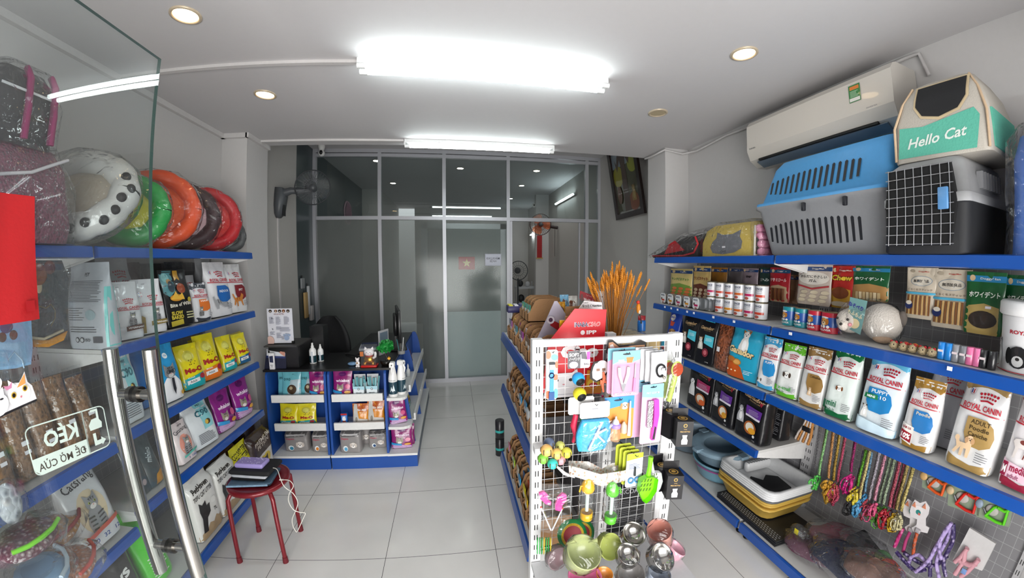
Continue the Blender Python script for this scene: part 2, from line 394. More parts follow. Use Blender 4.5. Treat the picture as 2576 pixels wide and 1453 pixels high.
# plaster edge that juts from the right wall inside the far room, and the rooms beyond the glass
struct(MB().box(1.72,7.3,0,2.0,7.42,CB,wall_m).box(-1.0,9.4,0,2.1,9.5,CB,wall_b).box(-1.95,7.1,0,-1.42,7.2,CB,wall_b).box(-1.5,7.2,0,-1.42,9.5,CB,wall_b),'wall_back')
struct(MB().box(WL-.1,-.42,2.15,WR+.1,-.32,CZ,wall_m).box(WL-.1,-.42,0,-.98,-.32,2.15,wall_m).box(1.42,-.42,0,WR+.1,-.32,2.15,wall_m),'wall_light_blocker')  # unseen lintel and piers, added to keep daylight off the upper near walls
# cornices
cor=mat('#cfcccb',0.6)
b=MB();b.box(WL,-0.35,CZ-.035,WL+.03,2.84,CZ,cor).box(WL,2.81,CZ-.035,-1.6,2.84,CZ,cor).box(-1.612,2.81,CZ-.035,-1.585,YE+.02,CZ,cor)
struct(b,'trim_1')
# white cable trunking along the right ceiling edge, sagging loose
b=MB();pts=[(1.82,3.12,2.585),(1.815,3.0,2.57),(1.825,2.79,2.575),(2.0,2.78,2.55),(2.06,2.65,2.55),(2.06,2.3,2.57),(2.06,2.0,2.555),(2.065,1.6,2.58),(2.065,1.3,2.56),(2.065,1.0,2.575),(2.065,.93,2.57),(2.065,.9,2.45)]
b.tube(pts,0.009,cor,6);o=b.build('cable_conduit');tag(o,'thin white conduit sagging along the top of the right wall above the air conditioner','conduit')
b=MB().box(-1.80,1.80,CZ-.016,-0.44,1.825,CZ,cor);tag(b.build('cable_conduit'),'straight white conduit on the ceiling running left from the twin tube light','conduit')
b=MB().box(-1.585,3.0,CZ-.016,-0.40,3.025,CZ,cor);tag(b.build('cable_conduit'),'straight white conduit on the ceiling running left from the single tube light near the partition','conduit')
b=MB().box(-1.76,3.66,.75,-1.748,3.685,2.06,cor);tag(b.build('cable_conduit'),'thin vertical conduit on the left wall below the grey wall fan','conduit')
# ------------------------------------------------------------------ glass partition
alu=mat('#b9bac0',0.35,0.3,0,50,0.03)
PX=[-1.737,-0.926,-0.118,0.712,1.803,2.0]
b=MB();hw=0.022
for x in PX[1:5]:b.box(x-hw,YP-.03,0,x+hw,YP+.03,2.985,alu)
b.box(PX[0]-.035,YP-.03,0,PX[0]+.015,YP+.03,2.985,alu).box(1.965,YP-.03,0,2.0,YP+.03,2.985,alu)
b.box(-1.76,YP-.035,2.975,2.0,YP+.035,3.02,alu).box(-1.74,YP-.028,2.925,2.0,YP+.028,2.965,alu)
b.box(-1.72,YP-.028,2.13,1.98,YP+.028,2.175,alu).box(-1.72,YP-.028,0,0.712,YP+.028,0.055,alu).box(1.803,YP-.028,0,1.98,YP+.028,.055,alu)
for i in range(4):
 x0,x1=PX[i]+(.03 if i==0 else hw),PX[i+1]-hw
 for z0,z1 in((2.175,2.925),(.055,2.13)):
  if i==3 and z0<2:continue
for x in(.74,):b.box(x,YP+.0,0,x+.03,YP+.05,2.13,alu)
b.box(1.70,YP+.01,0,1.72,YP+.04,2.13,alu)
struct(b,'window_1').data.name='partition_frame'
pane_u=clear('upper_glass',(0.80,0.84,0.84),1.1,0.05,0.0,body_col=(.3,.33,.33),ior=1.5)
frost1=clear('dense_frosted_glass',(0.74,0.78,0.77),0.8,0.42,0.12,body_col=(.26,.275,.265),ior=1.4)
frost=clear('frosted_glass',(0.90,0.93,0.92),0.6,0.17,0.12,body_col=(.3,.32,.31),ior=1.4)
for i in range(5):
 x0,x1=PX[i]+hw,PX[i+1]-hw
 struct(MB().box(x0,YP-.004,2.17,x1,YP+.004,2.93,pane_u),'window_%d'%(i+2))
 if i!=3:struct(MB().box(x0,YP-.004,0.05,x1,YP+.004,2.135,frost1 if i<2 else frost),'window_%d'%(i+7))
 # sliding frosted door standing behind the third bay
b=MB();b.box(-.42,YP+.07,.03,-.34,YP+.1,2.1,alu).box(.62,YP+.07,.03,.7,YP+.1,2.1,alu).box(-.42,YP+.07,2.03,.7,YP+.1,2.1,alu)
b.box(-.34,YP+.075,.03,.62,YP+.095,.93,mat('#e6f2f6',.5)).box(-.34,YP+.08,.93,.62,YP+.09,2.03,clear('frosted_glass_2',(0.85,0.9,0.9),.5,.35,.2,body_col=(.35,.38,.38)))
struct(b,'door_1')
# ------------------------------------------------------------------ the near glass door with pull bars, standing open on the left
E0=Vector((-0.752,0.873,0));DD=Vector((0.001,-1.0,0)).normalized();NN=Vector((DD.y,-DD.x,0))*-1
if NN.x<0:NN=-NN
def dpt(a,z,o=0.0):return E0+DD*a+NN*o+Vector((0,0,z))
gl_m=clear('door_glass',(0.90,0.93,0.93),1.0,0.02,0.0,ior=1.5);ge_m=mat('#35504a',.2)
b=MB();q=[dpt(0,.02,-.005),dpt(.93,.02,-.005),dpt(.93,.02,.005),dpt(0,.02,.005)]
b.loft([[p for p in q],[p+Vector((0,0,2.08))for p in q]],gl_m,False,False,True,False)
b.add([dpt(0,.02,-.005),dpt(0,.02,.005),dpt(0,2.1,.005),dpt(0,2.1,-.005)],[(0,1,2,3)],ge_m)
b.add([dpt(0,2.1,-.005),dpt(0,2.1,.005),dpt(.93,2.1,.005),dpt(.93,2.1,-.005)],[(0,1,2,3)],ge_m)
door=struct(b,'door_2')
steel=mat('#b8b5b0',0.16,1.0,0,30,0.05);steel_d=mat('#6d6a66',.25,1.0)
for sgn,lab in((1,'near'),(-1,'far')):
 b=MB();o=.056*sgn
 b.tube([dpt(.09,.787,o),dpt(.09,1.392,o)],.0175,steel,20)
 h=b.build('pull_handle',door);h['label']='polished steel pull bar on the %s face of the glass'%lab
 b=MB()
 for z in(.875,1.285):
  b.tube([dpt(.09,z,o),dpt(.09,z,.006*sgn)],.0125,steel,14);b.tube([dpt(.09,z,.016*sgn),dpt(.09,z,.005*sgn)],.0185,steel_d,16)
 b.build('handle_mount',h)
 # etched sign, read from behind
b=MB();SW,SH=.186,.092
def SD(a,bb,o):return dpt(.189+a,1.205+bb+a*.1,.0062+o)
pr=Print(b,SD,SW,SH,.05,.0002);film=mat('#cfe0d8',.55)
def ring(pr,c,pts,t):
 P=[Vector((x*pr.w,y*pr.h,0))for x,y in pts]
 for i in range(len(P)):
  a,bb=P[i],P[(i+1)%len(P)];d=(bb-a).normalized();nn=Vector((-d.y,d.x,0))*t/2;a=a-d*t*.4;bb=bb+d*t*.4
  pr.tris([(tuple((a+nn)[:2]),tuple((bb+nn)[:2]),tuple((bb-nn)[:2])),(tuple((a+nn)[:2]),tuple((bb-nn)[:2]),tuple((a-nn)[:2]))],c);pr.off-=pr.step
def rr(x0,y0,x1,y1,rx,ry):
 return ell(x1-rx,y1-ry,rx,ry,5,0,PI/2)+ell(x0+rx,y1-ry,rx,ry,5,PI/2,PI)+ell(x0+rx,y0+ry,rx,ry,5,PI,1.5*PI)+ell(x1-rx,y0+ry,rx,ry,5,1.5*PI,2*PI)
ring(pr,film,rr(.01,.02,.99,.98,.08,.12),.0025)
ring(pr,film,[(.30,.03),(.30,.97)],.0025)
pr.text(film,'KÉO',.6,.68,.42,.42,.03)
band=[(.31,.03),(.93,.03),(.985,.12),(.985,.36),(.31,.36)]
pr.poly(film,band);pr.text('#4b463f','ĐỂ MỞ CỬA',.64,.2,.24,.6,.01)
pr.poly(film,[(.08,.5),(.24,.5),(.25,.62),(.2,.74),(.13,.74),(.13,.9),(.2,.9),(.2,.95),(.1,.95),(.1,.7),(.07,.62)])
pr.poly(film,[(.06,.2),(.12,.3),(.12,.24),(.18,.24),(.18,.42),(.22,.42),(.22,.14),(.12,.14),(.12,.1)])
# the sign is laid out mirrored in a, so a runs from the free edge
tag(b.build('door_sign'),'pale frosted pull sign with mirrored lettering and a hand, stuck on the glass door','sign')
# red cloth hanging on the glass
b=MB();rows=[]
for j in range(15):
 z=1.492+j*.211/14;row=[]
 for i in range(12):
  a=.31+i*.022+.004*j/14
  row.append(dpt(a,z,.012+.004*math.sin(i*1.1+j*.13)))
 rows.append(row)
b.loft(rows,mat('#ac0a12',.75,0,.08,160,.06),closed=False)
b2=MB();b2.add([dpt(.322,1.508,.019),dpt(.34,1.508,.019),dpt(.34,1.526,.019),dpt(.322,1.526,.019)],[(0,1,2,3)],'#a50f18')
o=b.build('red_cloth');tag(o,'bright red cloth hung flat on the inside of the open glass door','cloth');b2.build('dark_patch',o)
# cat sticker
b=MB()
SK=lambda a,bb,o:dpt(.335+(.13-a),1.345+bb,.0065+o)
pr=Print(b,SK,.13,.072,.05,.0003)
pr.poly('#e9e9ec',[(0,0),(.99,.1),(.99,.2),(.96,.5),(.9,.62),(.88,.88),(.78,.66),(.66,.7),(.5,.62),(.5,.98),(.28,1),(.2,.8),(.0,.5)])
pr.poly('#1b1b1f',[(0,.0),(.99,.1),(.99,.15),(0,.06)])
pr.ell('#ffffff',.74,.4,.18,.26);pr.poly('#ffffff',[(.86,.5),(.87,.84),(.74,.62)]);pr.poly('#f2a35a',[(.86,.6),(.87,.84),(.76,.64),(.72,.56)]);pr.poly('#ffffff',[(.6,.5),(.6,.8),(.72,.62)]);pr.poly('#d98bb0',[(.52,.7),(.6,.66),(.66,.74),(.64,.6),(.56,.58)])
pr.ell('#d8b23c',.65,.42,.04,.075);pr.ell('#15120f',.65,.42,.026,.05);pr.ell('#d8b23c',.83,.5,.04,.075);pr.ell('#15120f',.83,.5,.026,.05);pr.ell('#d67f8c',.75,.34,.015)
pr.ell('#f4f4f6',.38,.34,.17,.26);pr.poly('#f4f4f6',[(.24,.4),(.25,.72),(.38,.56)]);pr.poly('#f4f4f6',[(.5,.4),(.5,.7),(.4,.56)]);pr.ell('#2a2a2e',.31,.4,.03,.02);pr.ell('#2a2a2e',.45,.44,.03,.02)
pr.ell('#ffffff',.4,.82,.1,.15);pr.poly('#e58db4',[(.4,.72),(.33,.84),(.36,.92),(.4,.87),(.44,.93),(.47,.84)])
tag(b.build('cat_sticker'),'die-cut sticker of two cartoon white cats under a pink heart on the glass door','sticker')
# ------------------------------------------------------------------ lamps
tube_m=mat('#f1fcfb',.4,emit=30.0,vary=0.0);lamp_w=mat('#f2f4f4',.4)
def tube_light(x0,x1,y0,y1,n,label):
 """fitting along x from (x0,y0) to (x1,y1), n lamps"""
 L=math.hypot(x1-x0,y1-y0);t=thing('tube_light',label,'ceiling light',((x0+x1)/2,(y0+y1)/2,CZ),math.atan2(y1-y0,x1-x0))
 h=L/2;MB().box(-h,-.022,-.028,h,.022,0,lamp_w).build('housing',t)
 for k in range(n):
  o=0 if n==1 else(-.032,.032)[k];z=-.052
  MB().tube([(-h+.04,o,z),(h-.04,o,z)],.0135,tube_m,12).build('lamp_tube',t)
  for s in(-1,1):
   e=MB()
   e.tube([(s*h,o,z),(s*(h-.04),o,z)],.0145,lamp_w,10);e.box(s*h-.006,o*.3-.01,-.045,s*h+.006,o*.3+.01,0,lamp_w)
   e.build('lamp_holder',t)
 return t
tube_light(-.475,.835,1.795,1.83,2,'bright twin tube light on the ceiling nearest the entrance')
tube_light(-.40,.868,3.01,3.01,1,'bright single tube light on the ceiling edge in front of the glass partition')
warm=mat('#ffd9a0',.4,emit=14.0,vary=0.0);trim_m=mat('#c9b9a0',.35,.2)
def downlight(x,y,z,label,r=.065,m=warm,group=None,on=True):
 t=thing('downlight',label,'ceiling light',(x,y,z),0,group)
 MB().lathe([(r,0),(r,-.006),(r*.86,-.009),(r*.78,-.004),(r*.76,.0)],trim_m,24).build('rim',t)
 MB().lathe([(.0001,-.0035),(r*.8,-.0035)],m,20).build('lamp_disc',t)
 return t
downlight(-1.105,1.39,CZ,'large glowing warm downlight at the upper left of the ceiling')
downlight(-1.135,2.174,CZ,'glowing warm downlight left of the twin tube light, above the pet beds')
downlight(1.368,1.374,CZ,'glowing warm downlight right of the twin tube light near the air conditioner')
downlight(1.361,2.153,CZ,'unlit beige downlight in the ceiling right of the tube lights',m=mat('#b8a888',.5))
cool=mat('#fffaf0',.4,emit=75.0,vary=0)
for(x,y),lb in zip([(-1.07,5.13),(-1.075,6.55),(.106,5.445),(1.287,5.42),(1.257,6.5),(1.26,7.83)],['downlight seen through the upper left pane behind the partition','downlight beyond the second pane, low over the cream wall','downlight alone in the middle pane behind the partition','nearest downlight behind the wide right pane','second downlight behind the right pane before the wall tube','farthest small downlight above the doorway of the partition']):
 downlight(x,y,CB,lb,.06,cool)
 # tube on the far room's right wall
t=thing('wall_tube_light','glowing tube light slanting away on the right wall of the back room','wall light',(1.985,6.15,2.72),PI/2)
MB().box(-.55,-.0,-.02,.55,.018,.02,lamp_w).build('housing',t);MB().tube([(-.5,.03,0),(.5,.03,0)],.013,mat('#eefcff',.4,emit=24,vary=0),10).build('lamp_tube',t)
t=thing('wall_tube_light','small far tube light glowing through the partition doorway','wall light',(1.985,8.6,2.3),PI/2)
MB().tube([(-.3,.03,0),(.3,.03,0)],.016,mat('#eefcff',.4,emit=24,vary=0),10).build('lamp_tube',t)
# ================================================================== shelving
BLUE=mat('#114a9c',0.28,0,0.02,12,0.03,0.3);BLUE2=mat('#1b4c9c',0.45,0,0.02,20,0.03)
SHELF=mat('#c9c8c6',0.45,0,0.01,30,0.02);UPR=mat('#c3c2c4',0.4,0.1);GREY=mat('#9b9a9c',0.5)
slot_m=mat('#1d1d20',.6)
def grid_mat():
 m=bpy.data.materials.new('grey_wire_mesh_backing');m.use_nodes=True;n=m.node_tree.nodes;l=m.node_tree.links;b=n['Principled BSDF']
 tc=n.new('ShaderNodeTexCoord');sp=n.new('ShaderNodeSeparateXYZ');l.new(tc.outputs['Object'],sp.inputs[0]);ms=[]
 for k in(1,2):
  p=n.new('ShaderNodeMath');p.operation='PINGPONG';p.inputs[1].default_value=.025;l.new(sp.outputs[k],p.inputs[0])
  c=n.new('ShaderNodeMath');c.operation='LESS_THAN';c.inputs[1].default_value=.0011;l.new(p.outputs[0],c.inputs[0]);ms.append(c)
 mx=n.new('ShaderNodeMath');mx.operation='MAXIMUM';l.new(ms[0].outputs[0],mx.inputs[0]);l.new(ms[1].outputs[0],mx.inputs[1])
 mc=n.new('ShaderNodeMix');mc.data_type='RGBA';l.new(mx.outputs[0],mc.inputs[0]);mc.inputs[6].default_value=rgb('#8f8e91');mc.inputs[7].default_value=rgb('#b4b4b6')
 l.new(mc.outputs[2],b.inputs['Base Color']);b.inputs['Roughness'].default_value=.5;return m
GRID=grid_mat()
def wall_unit(side,y0,y1,zs,zb,label,gap=.012,wall=None):
 """shelves against a side wall: side -1 left, 1 right; zs shelf heights"""
 s=side;xb,xf,xbase=(-1.82,-1.40,-1.345)if s<0 else(2.08,1.632,1.575)
 t=thing('shelving_unit',label,'shelf unit',(0,0,0))
 B=lambda:MB()
 def bx(b,xa,ya,za,xc,yc,zc,m):return b.box(min(xa,xc),ya,za,max(xa,xc),yc,zc,m)
 bx(B(),xb-s*.004,y0+.02,.12,xb-s*.024,y1-.02,1.60,GRID).build('back_panel',t)
 for y in(y0+.015,y1-.015):
  b=B();bx(b,xb-s*.002,y-.015,0.02,xb-s*.045,y+.015,1.645,UPR)
  for k in range(30):
   z=.16+k*.05
   for dy in(-.006,.006):b.box(xb-s*.0455-.0006,y+dy-.0018,z,xb-s*.0455+.0006,y+dy+.0018,z+.022,slot_m)
  b.build('upright',t)
 for z in list(zs):
  p=B();bx(p,xb-s*.03,y0+gap,z-.018,xf+s*.012,y1-gap,z-.001,SHELF);sh=p.build('shelf',t)
  l=B();pr=[(xf,z+.004),(xf-s*.012,z-.0),(xf-s*.016,z-.04),(xf+s*.006,z-.044),(xf+s*.01,z)]
  l.prism([(a,c)for a,c in pr],y0+gap,y1-gap,BLUE);l.build('price_rail',sh)
  for y in(y0+gap+.003,y1-gap-.005):
   B().prism([(xb-s*.04,z-.02),(xf+s*.01,z-.02),(xf+s*.01,z-.045),(xb-s*.04,z-.13)],y,y+.003,mat('#d8d7d6',.45)).build('bracket',sh)
 b=B();bx(b,xb-s*.03,y0+gap,zb-.02,xbase+s*.012,y1-gap,zb,SHELF);ba=b.build('base_shelf',t)
 l=B();l.prism([(xbase,zb+.003),(xbase-s*.012,zb),(xbase-s*.014,zb-.05),(xbase+s*.006,zb-.052),(xbase+s*.008,zb)],y0+gap,y1-gap,BLUE);l.build('price_rail',ba)
 for y in(y0+.03,y1-.03):
  f=B();bx(f,xbase+s*.03,y-.018,.02,xb-s*.03,y+.018,zb-.02,UPR);f.lathe([(.001,.018),(.012,.018),(.014,.01),(.022,.006),(.022,0)],'#151515',16,(xbase+s*.045,y,0));f.build('foot',t)
 return t
wall_unit(-1,1.31,2.52,(1.66,1.26,.90,.548),.125,'blue-edged wall shelving on the left beside the pillar, holding cat food')
wall_unit(-1,.10,1.31,(1.66,.885,.49),.125,'blue-edged wall shelving on the left behind the open glass door')
wall_unit(1,1.46,2.63,(1.62,1.245,.88,.537),.10,'blue-edged wall shelving on the right far end, with black bags and grey litter pans')
wall_unit(1,.27,1.46,(1.62,1.245,.88),.10,'blue-edged wall shelving on the right nearest the entrance, with leashes below')
# small white price tickets on the blue rails
k=0
for(px,py,X)in[(1674,762,1.614),(1690,766,1.614),(1706,770,1.614),(1730,776,1.614),(1747,780,1.614),(1796,793,1.614),(1848,806,1.614),(1990,837,1.614),(2391,921,1.614),(1757,692,1.614)][:9]:
 p=at(px,py,X=X);pt=MB().box(-.0008,-.009,-.007,.0008,.009,.007,'#e8e8ee').build('price_ticket',None,(X-.0042,p.y,max(1.214,min(1.236,p.z))))
 k+=1;tag(pt,'small white price ticket on the blue rail under the tins, %s from the far end'%('first','second','third','fourth','fifth','sixth','seventh','eighth','ninth')[k-1],'price tag','price tickets on the rail under the cans')
 # ================================================================== pouches and bags
def sgn(x):return 1 if x>=0 else-1
class Pouch:
 """a filled pouch standing on z=0, front towards -y"""
 def __init__(s,w,h,d,kind='flat',seed=0,wr=.0012):
  s.w,s.h,s.d,s.kind,s.wr=w,h,d,kind,wr;r=random.Random(seed);s.ph=[r.uniform(0,6)for _ in range(6)]
  if kind=='flat':
   s.hw=lambda v:s.ip(v,[(0,.965),(.04,1),(.45,1),(.8,.97),(.92,.96),(1,.96)])
   s.hd=lambda v:s.ip(v,[(0,.94),(.05,1),(.5,.98),(.7,.72),(.84,.3),(.9,.1),(.92,.06),(1,.05)])
   s.ex=lambda v:s.ip(v,[(0,5.0),(.6,3.6),(.9,2),(1,2)])
  elif kind=='brick':
   s.hw=lambda v:s.ip(v,[(0,.97),(.03,1),(.86,1),(.93,.98),(1,.97)])
   s.hd=lambda v:s.ip(v,[(0,.95),(.05,1),(.84,1),(.92,.7),(.95,.2),(1,.12)])
   s.ex=lambda v:s.ip(v,[(0,7.0),(.85,6),(.95,2),(1,2)])
  else:
   s.hw=lambda v:s.ip(v,[(0,.93),(.1,1),(.3,.98),(.5,.96),(.75,.98),(1,1)])
   s.hd=lambda v:s.ip(v,[(0,.55),(.06,.85),(.3,1),(.6,.75),(.82,.3),(.9,.08),(1,.04)])
   s.ex=lambda v:s.ip(v,[(0,2.6),(.5,2.2),(1,2)])
 @staticmethod
 def ip(v,t):
  for(a,p),(b,q)in zip(t,t[1:]):
   if v<=b:
    k=(v-a)/(b-a);k=k*k*(3-2*k);return p+(q-p)*k
  return t[-1][1]
 def wrk(s,u,v):
  p=s.ph;e=s.wr*(1.2 if v>.6 else .7)
  return e*(math.sin(9*u+5*v+p[0])+math.sin(5*u-11*v+p[1])+.6*math.sin(17*v+3*u+p[2]))
 def pt(s,u,v,side,off=0.0):
  v=min(max(v,0),1);u=min(max(u,-1),1);n=s.ex(v);hw=s.hw(v)*s.w/2;hd=s.hd(v)*s.d/2
  y=hd*max(0.0,1-abs(u)**n)**(1/n)
  f=max(0.0,1-abs(u)**6)
  return(u*hw,side*(y+off)+s.wrk(u,v)*f*side,v*s.h)
 def S(s,a,b,o):
  v=b/s.h;u=(a/s.w*2-1);return s.pt(u*.995,v,-1,o)
 def body(s,mb,m,nv=18,nu=14):
  us=[math.sin((k/nu-.5)*PI)for k in range(nu+1)];rings=[]
  for j in range(nv+1):
   v=j/nv;rings.append([s.pt(u,v,-1)for u in us]+[s.pt(u,v,1)for u in us[::-1][1:-1]])
  mb.loft(rings,m,True,True);return mb
WH='#e9e9eb';RED='#b3182d';GOLD='#a8864a'
def arch(y0,y1,n=9,x0=0,x1=1):return[(x0+(x1-x0)*k/(n-1),y0+(y1-y0)*math.sin(PI*k/(n-1)))for k in range(n)]
def a_rc(top=None,bot=None,panel=None,ptxt='',pcol='#ffffff',beast=None,bc=('#8a8a8a','#3c3c3c','#e8e4de'),lower=None,slope=0,tw=.8,by=.3,bx=.35,bs=.42,px=.62):
 def f(p):
  if top:p.poly(top,[(0,1),(0,.8)]+arch(.8,.87)+[(1,.72),(1,1)])
  if bot:p.poly(bot,[(0,0),(1,0),(1,.1),(.6,.06),(.3,.08),(0,.13)])
  p.badge(.22,.81,.075);p.crown(RED,.6,.74,.36)
  p.text(RED,'ROYAL CANIN',.53,.665,.062,.82,.025);p.poly(RED,[(.02,.635),(1,.61),(1,.598),(.02,.62)])
  if panel:
   p.poly(panel,[(px-.3,.56),(px+.12,.56),(px+.27,.5),(px+.33,.4),(px+.3,.3),(px+.1,.25),(px-.2,.26),(px-.31,.38)])
   for i,tx in enumerate(ptxt.split('\n')):p.text(pcol,tx,px,.52-i*.065,.045,.42,.012)
  if beast:p.beast(beast,bx,by,bs,*bc)
  p.lines('#6d6d72',.68,.95,.12,.24,5)
  if lower:lower(p)
 return f
def a_meo(p,c1='#18a0a8',tx='TUNA'):
 p.poly('#d7d12c',[(.0,.9),(1,.93),(1,1),(0,1)]);p.ell('#c6bf45',.48,.72,.24,.13);p.ell('#dcd96a',.47,.72,.16,.08)
 for i in range(7):p.ell('#5a3410',.4+.07*(i%5),.53+.05*(i%3),.02);p.off-=p.step
 p.text('#a02018','Me-O',.52,.4,.12,.78,.05);p.poly(c1,[(0,0),(1,0),(1,.12),(.9,.3),(.1,.24),(0,.22)])
 p.poly('#e8e8e8',[(.12,.1),(.66,.12),(.66,.21),(.12,.19)]);p.text('#202020','Adult',.36,.155,.05,.3,.01);p.text('#ffffff',tx,.3,.245,.03,.3,.01)
 p.ell('#a02a38',.8,.22,.12,.06)
def a_whis(p,c='#7d1f78'):
 p.ell('#5c1260',.5,.82,.2,.08);p.poly('#c9a2cf',[(0,0),(1,0),(1,.1),(0,.2)]);p.text('#f1dff0','whiskas',.52,.6,.1,.7,.03)
 p.beast('cathead',.4,.34,.46,'#9b8f88','#4b423d');p.ell('#c8507f',.8,.4,.13,.09);p.ell('#d99b3c',.78,.2,.16,.05);p.poly('#2f8fc9',[(0,.2),(.5,.14),(.5,.22),(0,.3)]);p.lines('#e8d8ea',.1,.5,.03,.12,3)
def a_gana(p,acc='#5a2d86',fruit='#e0a030',dog='#b9b9bd',full=True):
 p.text('#c2a27a','Ganador',.58,.86,.075,.78,.04,rot=-.12);p.text('#8d7656','PREMIUM',.62,.785,.03,.4,.015,rot=-.12)
 p.poly('#8f2236',[(.78,.82),(.9,.82),(.84,.74)]);p.beast('dogsit',.22,.46,.42,dog,'#4a4a50','#eeeeee')
 p.poly(acc,[(.42,.7),(.92,.66),(.9,.5),(.42,.53)]);p.lines('#cfc4dc',.5,.84,.54,.64,4,.22);p.poly('#d8d4de',[(.42,.53),(.9,.5),(.89,.46),(.42,.49)])
 p.ell('#a35a28',.62,.28,.2,.13);p.ell('#e4dccb',.62,.29,.14,.09);p.ell(fruit,.7,.23,.12,.06);p.ell('#ececec',.78,.14,.04);p.text('#dddddd','3 kg',.8,.06,.025,.14,.0)
def a_gsmall(p):
 p.poly('#38b3cf',[(.3,.9),(.8,.88),(.82,1),(.3,1)]);p.text('#b99a6e','Ganador',.5,.76,.07,.7,.04);p.text('#7d6b50','PREMIUM',.52,.705,.025,.36,.01)
 p.beast('dogsit',.3,.42,.46,'#d5cfc6','#a37846','#f3f0ea');p.poly('#4fb9cd',[(.5,.62),(.94,.6),(.94,.38),(.5,.44)]);p.lines('#dff3f6',.58,.88,.5,.57,3)
 p.ell('#7c2a36',.62,.25,.16,.09);p.ell('#cf6d78',.62,.25,.09,.05);p.text('#cccccc','1,5 kg',.76,.06,.022,.2)
def a_gblue(p):
 p.poly('#c4571f',[(0,.58),(.06,.4),(.5,.2),(.66,.0),(0,0)]);p.beast('dogsit',.48,.68,.5,'#eeeae4','#a8672f','#ffffff');p.ell('#b5773a',.52,.93,.1,.03)
 p.text('#3a2a14','Ganador',.47,.505,.135,.8,.08,rot=-.1);p.text('#e8cf9c','Ganador',.46,.51,.125,.78,.045,rot=-.1)
 p.ell('#b98036',.38,.3,.13,.06);p.ell('#dba35a',.38,.3,.1,.04);p.ell('#b06a2e',.2,.34,.12,.05);p.lines('#e9f4f6',.62,.88,.12,.2,3);p.text('#ffe9c0','• • •',.25,.13,.03,.3,.02)
def a_c90(p,upper='#8ccdd3'):
 p.poly(upper,[(.5,.34),(.86,.36),(.9,1),(.42,1)]);p.text('#3a5560','PET',.62,.86,.035,.2,.02);p.text('#2f6672','C90',.58,.7,.13,.52,.03)
 p.ell('#4a3a20',.66,.48,.1,.06);p.ell('#d7b34a',.62,.48,.06,.05);p.lines('#55575c',.2,.8,.08,.3,7,.35)
def a_bite(p):
 p.poly('#4f8a92',[(.04,.98),(.46,.98),(.42,.62),(.2,.52),(.04,.6)]);p.ell('#7fb5b5',.2,.86,.12,.08);p.ell('#a08050',.28,.78,.09,.06);p.ell('#30404a',.3,.7,.11,.1)
 p.poly('#b08428',[(.5,.98),(.68,.98),(.68,.8),(.59,.84),(.5,.8)]);p.ell('#8a3a18',.62,.66,.14,.09);p.ell('#c98a28',.4,.5,.22,.06);p.poly('#e0b040',[(.2,.48),(.4,.62),(.46,.52),(.6,.58),(.66,.46)])
 p.text('#e6e2d4','Bite of Wild',.5,.38,.065,.72,.025,rot=.05);p.text('#c9b63e','SLOW\nBAKED',.33,.2,.14,.42,.05);p.poly('#b9a838',[(.08,.1),(.5,.12),(.5,.03),(.08,.01)]);p.ell('#b9a838',.82,.45,.07);p.lines('#b7b48a',.64,.92,.12,.26,3,.45)
def a_doc(p):
 p.poly('#7a1e58',[(0,1),(.3,1),(.26,.82),(0,.8)]);p.ell('#e9f1f4',.52,.8,.1);p.text('#2a8cc4','T4',.52,.8,.03,.1,.02)
 p.poly('#e9ebee',[(.06,0),(.1,.3),(.3,.42),(.7,.42),(.94,.28),(.96,0)]);p.beast('cathead',.5,.5,.62,'#85888a','#45484a','#cfd0d0');p.poly('#2c2f36',[(.46,.4),(.58,.4),(.6,.2),(.52,.1),(.46,.2)])
 for x in(.4,.6):p.ell('#30343a',x,.52,.1,.035);p.off-=p.step;p.ell('#9a9c9a',x,.52,.07,.024)
 p.ell('#c79a3a',.82,.1,.07,.04)
def a_crang(p,pink=False):
 a='#e39a88' if pink else '#c9bba6'
 p.ell(a if pink else '#e3cfae',.5,.42,.34,.26);p.text('#3a3a3e','Catsrang',.5,.78,.12,.78,.01,rot=.1);p.text('#4a4a4e','캐츠랑',.62,.9,.045,.3,.01);p.beast('catsit',.52,.38,.6,'#9a9a9c','#4b4b4e')
 p.poly('#c4534a' if not pink else '#59b7a8',[(.12,.14),(.96,.2),(.96,.25),(.12,.19)]);p.text('#27488c' if not pink else '#27488c','80   32   12' if not pink else '3  100',.54,.1,.05,.7,.02)
def a_tofu(p):
 p.poly('#a58d6c',[(0,0),(1,0),(1,.2),(.85,.17),(.75,.22),(.6,.15),(.45,.19),(.3,.12),(.15,.14),(0,.1)]);p.text('#2a2622','PetHaven',.4,.86,.09,.62,.03,rot=.05)
 p.text('#2a2622','TOFU CAT LITTER',.45,.73,.085,.76,.02,rot=.05)
 p.poly('#1a1a1c',[(.12,.12),(.2,.35),(.16,.48),(.2,.62),(.3,.56),(.44,.6),(.46,.5),(.6,.5),(.56,.36),(.4,.3),(.3,.1)]);p.ell('#dadad6',.75,.5,.09);p.text('#2a2622','7L',.76,.34,.06,.12,.02)
def a_conv(p):
 p.text('#3c3c20','CONVERTER\nPET LITTER',.48,.76,.24,.84,.025,rot=.12);p.poly('#e8e8e4',[(.1,.4),(.9,.5),(.95,.0),(.05,0)]);p.beast('cathead',.5,.24,.4,'#c7c7c7')
def a_brown(p):
 p.poly('#d8d4cc',[(0,0),(1,0),(1,.5),(0,.44)]);p.text('#cfc6bb','PREMIUM\nPETKIN',.5,.76,.22,.75,.02,rot=.12);p.ell('#d6b93a',.4,.28,.2,.13);p.ell('#d6b93a',.62,.3,.18,.13);p.poly('#d6b93a',[(.2,.24),(.8,.26),(.5,.04)]);p.beast('cathead',.5,.24,.34,'#1d1b1c','#0c0c0c','#e8e8e8')
